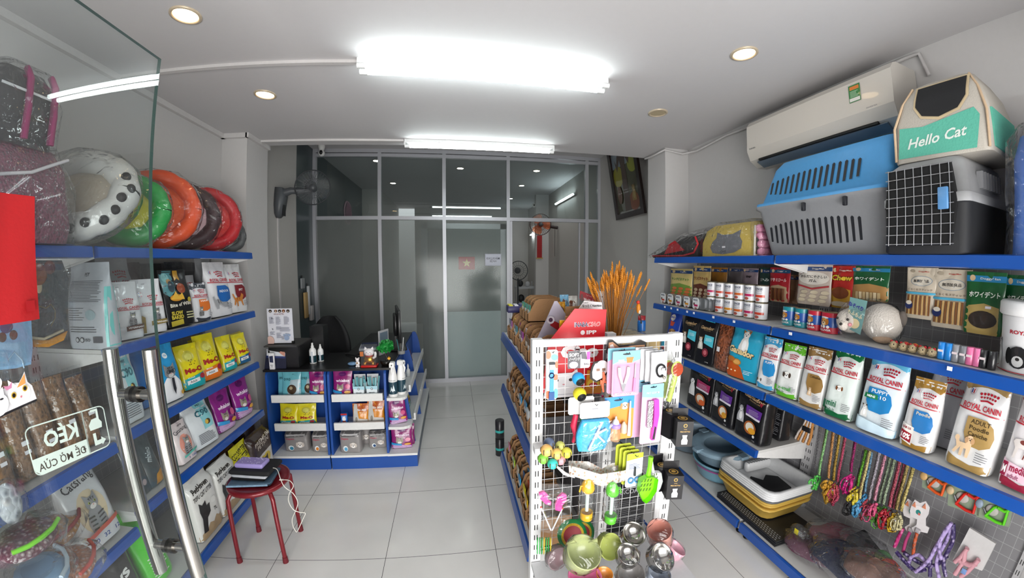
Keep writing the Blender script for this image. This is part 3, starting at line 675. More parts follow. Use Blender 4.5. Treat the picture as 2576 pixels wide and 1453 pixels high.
def a_back(p):
 p.text('#2b2d33','PET',.5,.86,.04,.12,.02);p.lines('#55565c',.1,.9,.55,.8,14,.35);p.lines('#44454b',.1,.5,.34,.5,6,.2);p.ell('#9fb4ba',.66,.4,.12,.06);p.lines('#55565c',.12,.8,.2,.28,3,.3)
 p.ell('#3a3b40',.3,.11,.05);p.ell('#b8bcc0',.3,.11,.035);p.ell('#3a3b40',.42,.11,.05);p.ell('#b8bcc0',.42,.11,.035);p.text('#2b2d33','ISO',.56,.11,.035,.12,.02);p.poly('#55565c',[(.7,.08),(.9,.08),(.9,.15),(.7,.15)])
def a_vet(c):
 def f(p):
  p.badge(.22,.72,.1);p.crown(RED,.62,.62,.3);p.text(RED,'ROYAL CANIN',.58,.54,.05,.7,.02);p.poly(RED,[(.1,.515),(1,.5),(1,.49),(.1,.505)])
  p.beast('catsit',.66,.33,.34,'#8b8b8e','#3a3a3e');p.poly(c,[(.4,.14),(1,.16),(1,.24),(.4,.22)]);p.text('#f0f0f0','VETERINARY',.7,.19,.03,.5,.01);p.poly(c,[(.08,.02),(.2,.02),(.22,.3),(.12,.34)]);p.lines('#8d8f95',.3,.4,.9,.95,1)
 return f
def bag(side,z,xl,xr,yt,art,col,label,cat='pet food bag',d=.07,kind='flat',X=None,name='food_bag',lean=5,turn=0,group=None,side_col=None,seed=0,h=None,w=None,rough=.3,tick=False,dy=0):
 X=X if X is not None else(-1.435 if side<0 else 1.665)
 y,ww,hh=slot(X,z,xl,xr,yt);w=w or ww*.96;h=h or hh;y+=dy;far=y>(1.31 if side<0 else 1.46)
 tops=((1.66,1.26,.90,.548)if far else(1.66,.885,.49))if side<0 else((1.62,1.245,.88,.537)if far else(1.62,1.245,.88))
 h=min([h]+[q-z-.024 for q in tops if q>z+.05])
 t=thing(name,label,cat,(X+side*d/2,y,z+.0015),0,group)
 t.rotation_euler=Matrix.Rotation(math.radians(90 if side<0 else-90)+math.radians(turn),3,'Z').to_euler()
 if lean:
  t.rotation_euler=(Matrix.Rotation(math.radians(90 if side<0 else-90)+math.radians(turn),3,'Z')@Matrix.Rotation(math.radians(-lean),3,'X')).to_euler()
  t.location.z+=math.sin(math.radians(lean))*d/2*.8
 P=Pouch(w,h,d,kind,seed or int(xl))
 b=MB();m=foil(col,rough)if isinstance(col,str)else col;P.body(b,m)
 if art:art(Print(b,P.S,w,h,.022))
 b.keep=True;o=b.build('pouch',t)
 sl=MB();z0=.925*h
 for s in(-1,1):
  sl.add([P.pt(u,vv,s,.0012)for vv in(.95,.965)for u in(-.97,-.5,0,.5,.97)],[(i,i+1,i+6,i+5)for i in range(4)],foil(col,.45)if isinstance(col,str)else col)
 sl.build('seal',t)
 return t
L,R=-1,1
# --- left, second board
Z=1.262
t=bag(L,Z,400,440,655,None,'#151518','plain black sack at the back behind the blue and black campfire bag',X=-1.62,d=.1,h=.33,w=.16)
bag(L,Z,440,500,650,None,'#2c3038','dark slate sack at the back of the second shelf beside the plain black one',X=-1.62,d=.08,h=.34,w=.17)
bag(L,Z,300,350,640,a_rc(),'#c3c4c8','large silver-white bag with red crown standing behind the two small white bags',X=-1.58,d=.09,h=.36,w=.2)
bag(L,Z,350,380,650,None,'#4a3036','dull maroon sack at the back behind the slim white bag',X=-1.66,d=.09,h=.34,w=.15)
bag(L,Z,260,300,650,None,'#38343a','dark charcoal sack at the back beside the reversed grey pouch',X=-1.68,d=.08,h=.36,w=.2)
tt=bag(L,Z,305,357,710,a_vet('#4a2f28'),'#d9dadd','slim white pouch with brown label strip and sitting cat, left of its olive-label twin',d=.06,lean=4,turn=-18,w=.15)
bag(L,Z,365,420,703,a_vet('#7d6a30'),'#dadbde','slim white pouch with olive label strip standing by the glass door edge',d=.06,turn=-18,w=.15)
bag(L,Z,428,497,679,a_bite,'#17171a','black cat food bag with a campfire scene and yellow lettering',d=.07,turn=-8,w=.185)
bag(L,Z,468,512,684,a_rc(),'#d0d1d5','white bag half hidden behind the black campfire bag',X=-1.53,d=.05,h=.26)
bag(L,Z,500,533,712,a_rc(top='#3c4048',bot='#3c4048',panel='#cf6d2a',ptxt='HAIR',beast='catsit',bs=.4,by=.24),'#dcdde0','small white bag with dark grey ends and an orange arch panel',d=.05,turn=-14,w=.115)
bag(L,Z,540,589,660,a_rc(panel='#1f62ad',ptxt='\nINDOOR',beast='catstretch',bc=('#9a9ca0','#4b4d52','#ddd'),bs=.62,bx=.45,by=.24),'#dfdfe2','white bag with a blue half-round panel and a stretching grey cat',turn=-6,w=.19)
bag(L,Z,588,626,665,a_rc(panel='#7a1c26',ptxt='\nFIT',beast='catwalk',bc=('#c47a34','#8a4a1c','#ddd'),bs=.6,bx=.45,by=.26),'#dededf','white bag with a dark red half-round panel and a ginger cat, end of the shelf',turn=-6,w=.175)
bag(L,Z,520,560,645,None,'#b4b6ba','plain silver bag at the back between the hairball bag and the blue-panel bag',X=-1.6,d=.08,h=.36)
t=thing('food_bag','grey pouch with small print and a teal side, behind the glass door','pet food bag',(-1.475,1.36,Z),0)
P=Pouch(.215,.34,.085,'flat',5);b=MB();P.body(b,foil('#b9bdc4'));a_back(Print(b,P.S,.215,.34,.022));b.keep=True;b.build('pouch',t)
b=MB();b.add([P.pt(u,v,s,.002)for v in(.03,.2,.4,.6,.72)for(u,s)in((.9,-1),(.97,-1),(1,-1),(.97,1),(.9,1))],[(r*5+c,r*5+c+1,r*5+c+6,r*5+c+5)for r in range(4)for c in range(4)],foil('#6fc3c0'));g=b.build('side_gusset',t);g['label']='teal side panel'
# --- left, third board
Z=.902
bag(L,Z,312,372,888,a_c90,'#d3d9dc','white and pale teal litter pouch seen between the two steel pull bars','litter bag',d=.07,name='litter_bag',lean=3)
bag(L,Z,365,408,868,None,'#1e6bb0','plain blue bag at the back between the pull bar and the cat-doctor bag',X=-1.5,d=.06)
bag(L,Z,418,467,868,a_doc,'#2b95cd','bright blue bag with a grey cat in glasses and a white doctor coat',d=.06,turn=-5)
meo=[(478,527,868,'#18a0a8','TUNA','yellow cat food bag with teal foot, leftmost and nearest of the yellow row'),(520,573,842,'#d9701c','MACKEREL','yellow cat food bag with an orange foot, second of the yellow row'),(572,608,846,'#18a0a8','TUNA','narrower yellow bag with teal foot right of the orange-footed bag'),(610,640,840,'#1f5f8c','SEAFOOD','yellow bag with a navy foot at the far end of the yellow row')]
for xl,xr,yt,c,tx,lb in meo:bag(L,Z,xl,xr,yt,lambda p,c=c,tx=tx:a_meo(p,c,tx),'#e3d317',lb,d=.06,kind='pillow',lean=12,turn=-12,w=.15 if xl<570 else .12)
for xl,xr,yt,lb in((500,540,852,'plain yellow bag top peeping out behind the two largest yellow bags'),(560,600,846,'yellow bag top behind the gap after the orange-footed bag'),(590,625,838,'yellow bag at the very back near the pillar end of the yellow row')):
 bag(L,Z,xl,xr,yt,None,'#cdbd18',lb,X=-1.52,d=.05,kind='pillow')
 # --- left, fourth board
Z=.55
bag(L,Z,353,392,1105,lambda p:(p.text('#9fb0b4','mining',.5,.7,.14,.7,.02,rot=1.2),p.ell('#a99',.6,.2,.14)),'#3d474b','dark slate pouch left of its bigger twin, between the pull bars','pet food bag',d=.05,kind='pillow',lean=10)
bag(L,Z,388,425,1100,lambda p:(p.text('#c5ced0','minino',.5,.62,.14,.7,.02,rot=1.2),p.poly('#c98a2c',[(.3,.02),(1,.02),(1,.3),(.5,.2)])),'#434d51','dark slate pouch with an orange corner between the pull bars','pet food bag',d=.05,kind='pillow',lean=12)
bag(L,Z,462,502,1064,lambda p:a_crang(p,True),'#ddd3d2','pinkish white cat food bag with a round coral picture, just past the glass door edge',d=.06,lean=8)
bag(L,Z,503,556,1010,a_c90,'#d9dfe2','large white litter pouch with a pale teal band, full view past the door edge','litter bag',name='litter_bag',d=.1,lean=8,turn=-8)
bag(L,Z,560,603,985,a_whis,'#861f7e','glossy purple bag with a cat face beside the white litter pouch',kind='pillow',d=.06,lean=8,turn=-8,w=.16)
bag(L,Z,603,648,948,a_whis,'#8a2283','taller glossy purple bag at the far end of the fourth shelf',kind='pillow',d=.07,lean=6,turn=-8,w=.17)
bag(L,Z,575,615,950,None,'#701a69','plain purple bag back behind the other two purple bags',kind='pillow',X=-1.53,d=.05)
# --- left, base board
Z=.127
bag(L,Z,512,566,1200,a_tofu,'#d8d8d4','white litter bag with a black cat, nearer one past the glass door','litter bag',name='litter_bag',kind='brick',X=-1.375,d=.1,lean=2)
bag(L,Z,566,612,1160,a_tofu,'#d6d6d2','white litter bag with a black cat, farther one behind the stool','litter bag',name='litter_bag',kind='brick',X=-1.375,d=.1,lean=2)
bag(L,Z,530,575,1150,None,'#77665a','crumpled brown paper sack behind the white litter bags','paper sack',name='paper_sack',kind='brick',X=-1.53,d=.12,rough=.8)
bag(L,Z,575,612,1120,None,'#7d5434','tan kraft sack behind the farther white litter bag','paper sack',name='paper_sack',kind='brick',X=-1.53,d=.1,rough=.8)
bag(L,Z,612,650,1118,a_conv,'#ddd61e','yellow litter bag standing above the stack of books on the stool','litter bag',name='litter_bag',X=-1.385,d=.08,lean=3)
bag(L,Z,648,693,1085,a_brown,'#33211d','dark brown box-shaped bag with a yellow heart, beside the counter','litter bag',name='litter_bag',kind='brick',X=-1.375,d=.11,lean=0)
bag(L,Z,620,662,1052,None,'#3a2721','plain dark brown sack behind the yellow litter bag','litter bag',name='litter_bag',kind='brick',X=-1.52,d=.12)
# --- left near unit
Z=.492
bag(L,Z,225,318,1150,a_crang,'#dfe0e2','big white cat food bag with a tabby cat, seen through the glass door',d=.11,lean=8,h=.34)
bag(L,Z,322,352,1160,None,'#a5501f','small orange-brown pouch beside the big tabby cat bag',d=.05,kind='pillow',X=-1.5)
Z=.127
bag(L,Z,400,455,1270,lambda p:(p.lines('#d8e0d0',.2,.8,.1,.4,8,.4),),'#4bc22b','bright green bag slumped behind the pull bars at the foot of the shelf','litter bag',name='litter_bag',kind='pillow',d=.1,lean=10,X=-1.39)
bag(L,Z,262,392,1345,lambda p:(p.text('#e0e0dc','roPaws',.5,.55,.16,.8,.03,rot=.25),p.ell('#c9a82c',.25,.82,.08,.08),p.ell('#17171a',.25,.82,.05,.05),p.lines('#9a3a30',.5,.8,.3,.4,3)),'#1b1b1d','big black bag with a paw logo at the bottom left behind the glass door','litter bag',name='litter_bag',kind='brick',d=.12,X=-1.38,lean=6)
KIB=kibble('#8a6038','#3f2814','brown_kibble',70)
for i,(xl,xr,yt,c)in enumerate(((8,62,985,'dark'),(66,120,968,''),(122,180,972,''),(182,228,950,''),(230,272,950,''))):
 lab=['clear bag of brown kibble farthest left behind the glass door','clear kibble bag second from the left, behind the etched sign','clear kibble bag in the middle behind the etched lettering','clear kibble bag fourth from the left, behind the etched hand','clear kibble bag next to the steel pull bars'][i]
 t=bag(L,.887,xl,xr,yt,None,KIB,lab,'kibble bag',name='kibble_bag',kind='pillow',d=.09,lean=6)
 w=max(abs(t.children[0].dimensions.x),.08);b=MB();b.box(-.014,-.052,.12,.014,-.05,.135,'#e6e6ea').box(-.012,-.052,.09,.014,-.05,.102,'#e0e0e6');b.build('price_sticker',t)
 hh=t.children[0].dimensions.z
 Pw=Pouch(w*1.06,hh*1.14,.1,'pillow',i);b=MB();Pw.body(b,WRAP);b.keep=True;b.build('clear_film',t)
 # --- right, third board
Z=.882
bag(R,Z,1697,1672,780,lambda p:(p.ell('#d8d2c8',.35,.8,.2,.08),p.poly('#b5462f',[(.2,.72),(.6,.7),(.5,.6),(.25,.6)]),p.beast('doghead',.5,.46,.5,'#a37b4c','#6b4a28','#e0d0b0'),p.poly('#8c1c2c',[(0,.0),(1,0),(1,.3),(0,.34)])),'#1e3f9e','royal blue bag with a long-eared dog, far end of the third shelf',d=.06,turn=10)
bag(R,Z,1672,1660,850,lambda p:p.poly('#b8402e',[(0,0),(1,0),(1,.3),(0,.3)]),'#3aa3c4','slim light blue sachet at the very far end of the third shelf','treat sachet',name='sachet',d=.02,X=1.65)
bag(R,Z,1742,1706,786,a_gsmall,'#17171b','black bag with a corgi and pale blue tag, the farther of two',d=.06,turn=8)
bag(R,Z,1786,1744,798,a_gsmall,'#17171b','black bag with a corgi and pale blue tag, the nearer one beside the kibble',d=.06,turn=8)
KR=kibble('#93502f','#4a1f10','red_brown_kibble',60)
t=bag(R,Z,1820,1786,818,None,KR,'clear zip bag of red-brown kibble between black and sky-blue bags','kibble bag',name='kibble_bag',kind='pillow',d=.07);b=MB()
Pw=Pouch(.15,.235,.078,'pillow',3);Pw.body(b,WRAP);b.keep=True;b.build('clear_film',t);MB().box(-.014,-.046,.12,.01,-.044,.15,'#e6e6ea').build('price_sticker',t)
bag(R,Z,1897,1822,822,a_gblue,'#2aa3c6','large sky-blue bag with a beagle and an orange corner',d=.09,turn=6,lean=4)
bag(R,Z,1941,1898,852,a_rc(top='#4aa6d6',bot='#4aa6d6',panel='#2a87c4',ptxt='PUPPY',beast='doghead',bc=('#e5e2dc','#55504a','#ffffff'),bs=.26,bx=.24,by=.16),'#e4e6e8','small white bag with sky-blue ends and a puppy, first of the white bags',d=.06,turn=6)
def lw_x(p):p.text('#2f9c2c','x-small',.5,.17,.07,.55,.02);p.text('#5b7c5b','adult',.36,.1,.04,.3);p.poly('#57b52b',[(.04,.2),(.16,.2),(.16,.1),(.04,.1)])
bag(R,Z,1997,1944,870,a_rc(top='#63b62c',bot='#63b62c',beast='doghead',bc=('#f1efe9','#40332a','#ffffff'),bs=.34,bx=.5,by=.42,lower=lw_x),'#e4e6e4','white bag with lime-green ends and a papillon puppy',d=.07,turn=6)
bag(R,Z,2059,2001,880,a_rc(top='#8e6f42',bot='#9a7a48',panel='#8d6c3a',ptxt='Chihuahua',pcol='#3a2b14',beast='dogsit',bc=('#d8b894','#b08a60','#efe0cc'),bs=.3,bx=.5,by=.26),'#e3e2e0','white bag with bronze ends and a chihuahua on a bronze panel',d=.07,turn=6)
def lw_m(p):p.text('#1d6b45','mini',.34,.19,.09,.34,.03);p.text('#5b7c6b','adult',.34,.1,.045,.3);p.poly('#1d6b45',[(.04,.22),(.14,.22),(.14,.1),(.04,.1)])
bag(R,Z,2133,2063,880,a_rc(top='#14673a',bot='#14673a',beast='doghead',bc=('#f1efe9','#7a4a2a','#ffffff'),bs=.24,bx=.5,by=.42,lower=lw_m),'#dfe8e4','white bag with dark green ends and a small brown-eared dog',d=.08,turn=4)
def lw_p(p):p.poly('#1f7a4c',[(.14,.42),(.5,.42),(.48,.48),(.16,.48)]);p.text('#ffffff','MINI',.32,.45,.03,.2,.02);p.poly('#cfe6f2',[(0,.16),(1,.1),(1,.0),(0,.0)])
bag(R,Z,2243,2145,897,a_rc(top='#5fb3d8',bot='#57aede',panel='#1f80c0',ptxt='PUPPY\n2-10',beast='dogsit',bc=('#e9e9e6','#4a4038','#ffffff'),bs=.3,bx=.2,by=.24,px=.5,lower=lw_p),'#dfe9ef','large white bag with sky-blue ends and a sitting puppy at its left',d=.09,turn=2)
bag(R,Z,2400,2300,925,a_rc(),'#b9bac0','silver bag with red crown standing behind the discounted gold bag',X=1.79,d=.07,h=.34)
def lw_d(p):p.poly('#efece6',[(.04,.34),(.44,.3),(.46,.04),(.02,.1)]);p.text('#9a1c2c','GIẢM GIÁ',.22,.28,.045,.3,.02,rot=-.1);p.poly('#9a1c2c',[(.05,.24),(.42,.2),(.43,.07),(.05,.11)]);p.text('#ffffff','10%',.24,.155,.08,.3,.04,rot=-.1)
bag(R,Z,2333,2253,962,a_rc(top='#a67d34',bot='#a67d34',panel='#2a76b8',ptxt='Poodle',pcol='#e8dcc0',lower=lw_d),'#e3e2e2','white bag with gold ends and a red and white 10% discount tag',d=.08,turn=0)
bag(R,Z,2482,2365,955,a_rc(top='#9a7f52',bot='#a8884e',panel='#a98a52',ptxt='ADULT\nPoodle\nCaniche',pcol='#3c2e18',beast='poodle',bc=('#e4c49e','#c49a70','#f0dcc4'),bs=.44,bx=.42,by=.24),'#e4e4e4','large white bag with gold ends and a standing apricot poodle',d=.1,turn=-4)
def lw_me(p):p.poly('#ecc8d8',[(0,.26),(1,.2),(1,.08),(0,.1)]);p.text('#9a1c44','medium',.56,.2,.08,.6,.03);p.text('#a35a78','adult',.4,.12,.045,.3);p.poly('#9a1c44',[(.06,.24),(.2,.24),(.2,.1),(.06,.1)]);p.text('#ffffff','M',.13,.17,.08,.1,.03)
bag(R,Z,2600,2500,985,a_rc(top='#9a1f3c',bot='#9a1f3c',beast='dogstand',bc=('#e8e0dc','#7a3a34','#eee'),bs=.6,bx=.45,by=.42,lower=lw_me),'#e6e2e4','tall white bag with crimson ends and a spotted dog at the right edge',d=.09,turn=-6)
# --- right, fourth board of the far unit
Z=.539
bag(R,Z,1785,1722,922,lambda p:a_gana(p,'#a02a5c','#d8622c','#e9e9ea'),'#141417','black bag with a white dog and a magenta panel on the low shelf',kind='brick',d=.1,lean=3)
bag(R,Z,1838,1782,950,lambda p:a_gana(p),'#141417','black bag with a husky and a purple panel, in the middle of the low shelf',kind='brick',d=.1,lean=3)
bag(R,Z,1912,1840,985,lambda p:a_gana(p),'#141417','black bag with a husky and purple panel, nearest one on the low shelf',kind='brick',d=.1,lean=3)
for xl,xr,lb,X in((1960,1915,'black bag in the second row with its printed side showing, end of the low shelf',1.83),(1900,1850,'black bag in the second row hidden behind the husky bags',1.82)):
 bag(R,Z,xl,xr,990,lambda p:p.lines('#77777c',.1,.9,.1,.8,20,.4),'#17171a',lb,kind='brick',X=X,d=.1,lean=3,h=.3)
 # ================================================================== service counter
BLK=mat('#141416',.35,0,.02,20,.05);WLIP=mat('#e2e2e0',.4)
def cnt_unit(x0,x1,label):
 t=thing('display_counter',label,'counter',(0,0,0))
 MB().box(x0,2.63,0,x1,2.645,.10,BLUE2).build('plinth',t);MB().box(x0,2.625,.10,x1,2.93,.118,WLIP).build('base_board',t)
 MB().box(x0+.01,2.90,.118,x1-.01,2.915,.77,BLUE2).build('back_panel',t)
 for z in(.305,.535):
  s=MB().box(x0+.03,2.69,z,x1-.02,2.90,z+.012,WLIP).build('shelf',t);MB().box(x0+.03,2.672,z,x1-.02,2.688,z+.058,WLIP).build('front_lip',s)
 return t
def side_prof(y0,yb):return[(y0-.01,.118),(yb,.118),(yb,.772),(y0+.08,.772),(y0+.055,.765),(y0+.04,.745)]
ta=cnt_unit(-1.44,-.985,'left half of the blue and white service counter front, next to the wall shelving');tb=cnt_unit(-.975,-.54,'right half of the blue and white service counter front, meeting the rounded corner shelves')
for t,xs in((ta,(-1.45,-1.0)),(tb,(-.973,-.547))):
 for x in xs:MB().prism(side_prof(2.65,2.93),x,x+.017,BLUE2,'x').build('side_panel',t)
t=thing('corner_shelf','rounded white corner shelves with blue plinth at the right end of the counter','shelf',(0,0,0))
MB().prism([(-.54,2.63),(-.315,2.63),(-.315,2.80),(-.54,2.80)],0,.10,BLUE2,'z').build('plinth',t)
MB().prism([(-.54,2.622),(-.312,2.622),(-.312,2.81),(-.54,2.81)],.10,.118,WLIP,'z').build('base_board',t)
for z,r in((.30,.165),(.535,.14)):
 pts=[(-.528,2.80)]+[(-.528,2.665),(-.528+r*.5,2.66)]+[(-.528+r*.6+r*.45*math.cos(a),2.72+.06*math.sin(a))for a in(-1.4,-1.0,-.6,-.2)]+[(-.528+r*1.05,2.80)]
 MB().prism(pts,z,z+.022,WLIP,'z').build('shelf',t)
for yy,lb,n in((2.815,0,1),(3.36,1,1),(3.93,2,1)):pass
t=thing('side_rack','blue slanted side rack of the counter facing the aisle','shelf',(0,0,0))
MB().box(-.49,2.815,0,-.318,4.1,.10,mat('#5c6672',.5)).build('plinth',t);MB().box(-.49,2.812,.10,-.315,4.1,.118,WLIP).build('base_board',t)
MB().box(-.50,2.82,.118,-.488,4.1,.77,BLUE2).build('back_panel',t)
for y in(2.812,3.36,4.08):MB().prism([(-.49,.118),(-.345,.118),(-.41,.66),(-.43,.745),(-.45,.79),(-.47,.80),(-.49,.79)],y,y+.016,BLUE2,'y').build('divider',t)
for z in(.30,.54):
 for y0,y1 in((2.83,3.355),(3.378,4.075)):
  k=.05 if z<.5 else .02;s=MB().box(-.488,y0,z,-.40+k,y1,z+.012,WLIP).build('shelf',t);MB().box(-.40+k,y0,z,-.385+k,y1,z+.058,WLIP).build('front_lip',s)
b=MB();b.prism([(-1.46,2.685),(-.492,2.685),(-.492,4.09),(-.95,4.09),(-.95,3.2),(-1.46,3.2)],.773,.79,BLK,'z');t=b.build('black_desk');tag(t,'L-shaped matte black desk top lying on the counter units','desk')
MB().box(-.94,4.0,0,-.5,4.02,.77,BLK).build('end_panel',t)
def fbag(x,y,z,w,h,art,col,label,cat='pet food bag',kind='pillow',d=.05,turn=0,lean=8,name='food_bag',group=None,rough=.3,roll=0):
 t=thing(name,label,cat,(x,y,z+.002),0,group);t.rotation_euler=(Matrix.Rotation(math.radians(turn),3,'Z')@Matrix.Rotation(math.radians(roll),3,'Y')@Matrix.Rotation(math.radians(-lean),3,'X')).to_euler()
 P=Pouch(w,h,d,kind,int(x*977));b=MB();P.body(b,foil(col,rough)if isinstance(col,str)else col);b.keep=True
 if art:art(Print(b,P.S,w,h,.022))
 b.build('pouch',t);sl=MB()
 sl.add([P.pt(u,vv,-1,.0012)for vv in(.955,.97)for u in(-.97,-.5,0,.5,.97)],[(i,i+1,i+6,i+5)for i in range(4)],foil(col,.45)if isinstance(col,str)else col);sl.build('seal',t);return t
def a_teal(p):p.text('#2c4a52','PET',.6,.86,.03,.12,.01);p.text('#2c5a62','090',.3,.68,.09,.36,.01);p.poly('#a6bcc4',[(.3,0),(1,0),(1,.7),(.5,.66)]);p.text('#2c5a62','090',.3,.68,.09,.36,.01);p.ell('#3f2c18',.58,.33,.24,.17);p.ell('#a89a7a',.54,.38,.09,.06);p.poly('#3a4044',[(.1,0),(.95,0),(.95,.07),(.1,.03)])
Zt=.548
fbag(-1.335,2.77,Zt,.13,.215,a_teal,'#6fbcc8','leftmost teal pouch on the counter top shelf, half behind another',d=.04);fbag(-1.275,2.735,Zt,.155,.215,a_teal,'#6fbcc8','front teal pouch with a brown round picture, left on the counter top shelf',d=.05,turn=-4)
fbag(-1.155,2.76,Zt,.13,.215,a_teal,'#69b6c3','teal pouch between the front teal pouch and the magenta bag',d=.05);fbag(-1.065,2.735,Zt,.135,.215,a_whis,'#8c1c6c','magenta cat food bag at the right end of the left counter shelf',d=.05,turn=6)
fbag(-.875,2.735,Zt,.15,.22,a_whis,'#8c1c6c','magenta cat food bag at the left end of the right counter shelf',d=.05)
# stick dispensers
def sticks(x,label,tx,loose):
 t=thing('stick_dispenser',label,'display box',(x,2.735,Zt));w=.088
 b=MB();b.box(-w/2,-.03,0,w/2,-.027,.095,'#dfe8ec').box(-w/2,.027,0,w/2,.03,.175,'#c9cdd0').box(-w/2,-.03,0,-w/2+.003,.03,.12,'#cfd9de').box(w/2-.003,-.03,0,w/2,.03,.12,'#cfd9de').box(-w/2,-.03,0,w/2,.03,.003,'#cfd9de')
 p=Print(b,lambda a,bb,o:(a-w/2,-.0302-o,bb),w,.095,.03,.0003);p.poly('#a9d3e0',[(0,.8),(1,.7),(1,1),(0,1)]);p.ell('#31404a',.5,.78,.1);p.ell('#dfe8ec',.5,.78,.06);p.text('#39434a',tx,.5,.36,.34,.5,.03);b.build('carton',t)
 for i in range(6):
  bb=MB();a=(i-2.5)*.013;tl=(i-2.5)*(.06 if loose else .01)
  bb.add([(a-.0065,-.022+(i%2)*.02,.01),(a+.0065,-.022+(i%2)*.02,.01),(a+.0065+tl*.15,-.02+(i%2)*.02,.15+.008*(i%3)),(a-.0065+tl*.15,-.02+(i%2)*.02,.15+.008*(i%3))]+[(a-.0065,-.016+(i%2)*.02,.01),(a+.0065,-.016+(i%2)*.02,.01),(a+.0065+tl*.15,-.016+(i%2)*.02,.15+.008*(i%3)),(a-.0065+tl*.15,-.016+(i%2)*.02,.15+.008*(i%3))],[(0,1,2,3),(4,5,6,7),(0,1,5,4),(1,2,6,5),(2,3,7,6),(3,0,4,7)],foil(('#5f9ea6','#7fb5bb','#4f8c94')[i%3]));s=bb.build('treat_stick',t)
sticks(-.745,'pale carton of teal sticks beside the magenta bag on the counter','SKIN HAIR\nBOOST',False);sticks(-.645,'pale carton of loose teal sticks at the right end of the counter shelf','IMMUNITY\nBOOST',True)
# middle shelf
Zt=.319
fbag(-1.32,2.735,Zt,.15,.175,lambda p:a_meo(p,'#18a0a8','TUNA'),'#e0d21c','left yellow cat food bag on the middle counter shelf',d=.045,turn=-6);fbag(-1.175,2.735,Zt,.15,.175,lambda p:a_meo(p,'#18a0a8','TUNA'),'#e0d21c','right yellow cat food bag on the middle counter shelf',d=.045,turn=4)
t=thing('milk_carton','tiny blue and red carton on the middle shelf of the counter','carton',(-.88,2.74,Zt));b=MB();b.rbox(-.024,-.016,0,.024,.016,.1,'#1f6cc0',.003)
p=Print(b,flat(.048,.1,-.0162),.048,.1,.03,.0003);p.rect('#b52a2a',0,.86,1,1);p.ell('#f0f0f0',.5,.55,.3,.18);p.ell('#9c3b30',.5,.28,.32,.14);p.text('#ffffff','milk',.5,.75,.1,.6);b.build('carton',t)
def a_milk(p):p.poly('#b3541d',[(0,.66),(1,.6),(1,1),(0,1)]);p.text('#f6efe6','Bio Milk',.6,.7,.1,.62,.03,shear=.3);p.text('#f6efe6','for pet',.62,.57,.07,.34,.01,shear=.3);p.poly('#c9c7c2',[(.1,.98),(.3,.98),(.34,.6),(.5,0),(0,0)]);p.poly('#cfcac4',[(0,0),(1,0),(.95,.26),(.5,.3),(.1,.3)]);p.ell('#8f8a80',.26,.26,.08,.12)
fbag(-.755,2.74,Zt,.125,.165,a_milk,'#d98a1e','orange and yellow milk powder pouch, left of its twin on the counter',d=.04,kind='pillow');fbag(-.635,2.745,Zt,.135,.185,a_milk,'#d98a1e','taller orange and yellow milk powder pouch next to the corner shelves',d=.04)
# nappies on the base board
def a_diap(c,col='#cfccc6'):
 def f(p):p.poly('#5d5b5c',[(0,.74),(1,.8),(1,1),(0,1)]);p.poly('#c9c8c8',[(.1,.82),(.9,.86),(.9,.9),(.1,.88)]);p.text('#b8405a','Diapers',.28,.66,.12,.36,.02);p.beast('doghead',.68,.36,.34,'#e6dfd8','#cfc4bb','#f6f2ee');p.ell('#e8eef0',.3,.2,.12,.14);p.ell(c,.32,.18,.08,.09)
 return f
def pack(x,y,w,h,d,label,c='#2f86a8',turn=0,col='#8f8b8a',lower=None):
 t=fbag(x,y,.119,w,h,a_diap(c),col,label,'diaper pack','brick',d,turn,0,'diaper_pack');return t
pack(-1.27,2.76,.19,.155,.12,'grey diaper pack with a fluffy white dog, leftmost on the counter base');pack(-1.07,2.75,.145,.15,.12,'grey diaper pack with an orange corner beside the counter divider','#d9822a')
pack(-.83,2.715,.165,.17,.1,'foremost grey pad pack with blue tabs at the front of the counter base','#5aa6cf',-6);pack(-.77,2.84,.16,.17,.09,'grey diaper pack standing behind the foremost pad pack',turn=4);pack(-.635,2.77,.14,.13,.09,'slumped grey diaper pack with a small dog next to the corner shelf','#2b4c7a',3)
# corner shelves goods
def trig_bottle(x,y,label,turn):
 t=thing('spray_bottle',label,'spray bottle',(x,y,.558),math.radians(turn));k=1.0
 b=MB();b.lathe([(.001,0),(.033,0),(.036,.006),(.036,.02),(.034,.024)],WLIP,24).lathe([(.034,.024),(.034,.12)],mat('#23414e',.35),24).lathe([(.034,.12),(.034,.145),(.030,.17),(.022,.215),(.020,.235)],mat('#eeeeec',.25),24)
 p=Print(b,lambda a,bb,o:((.0342+o)*math.sin((a-.03)/.034),-(.0342+o)*math.cos((a-.03)/.034),.03+bb),.06,.11,.008,.0003)
 p.poly('#dfe9ec',[(.2,.1),(.35,.5),(.5,.3),(.65,.62),(.85,.15),(.7,.2),(.5,.12),(.4,.25)]);p.text('#2a3b44','TROPICLEAN',.5,.93,.06,.8,.01);b.build('bottle',t)
 b=MB();b.loft([[(x0,y0,z)for x0,y0 in((-.018,-.03),(.018,-.03),(.02,.02),(-.02,.02))]for z in(.235,.262)]+[[(x0*.7,y0*.9,.272)for x0,y0 in((-.018,-.03),(.018,-.03),(.02,.02),(-.02,.02))]],mat('#f2f2f0',.25),True,True,smooth=False)
 b.tube([(0,-.033,.252),(0,-.03,.252)],.005,'#151515',8).tube([(0,-.027,.24),(0,-.038,.215),(0,-.034,.18)],[.007,.008,.004],mat('#f2f2f0',.25),8);b.build('trigger_head',t)
trig_bottle(-.482,2.705,'white trigger spray bottle in front on the rounded corner shelf',0);trig_bottle(-.425,2.75,'second white trigger bottle, turned sideways behind the first',60)
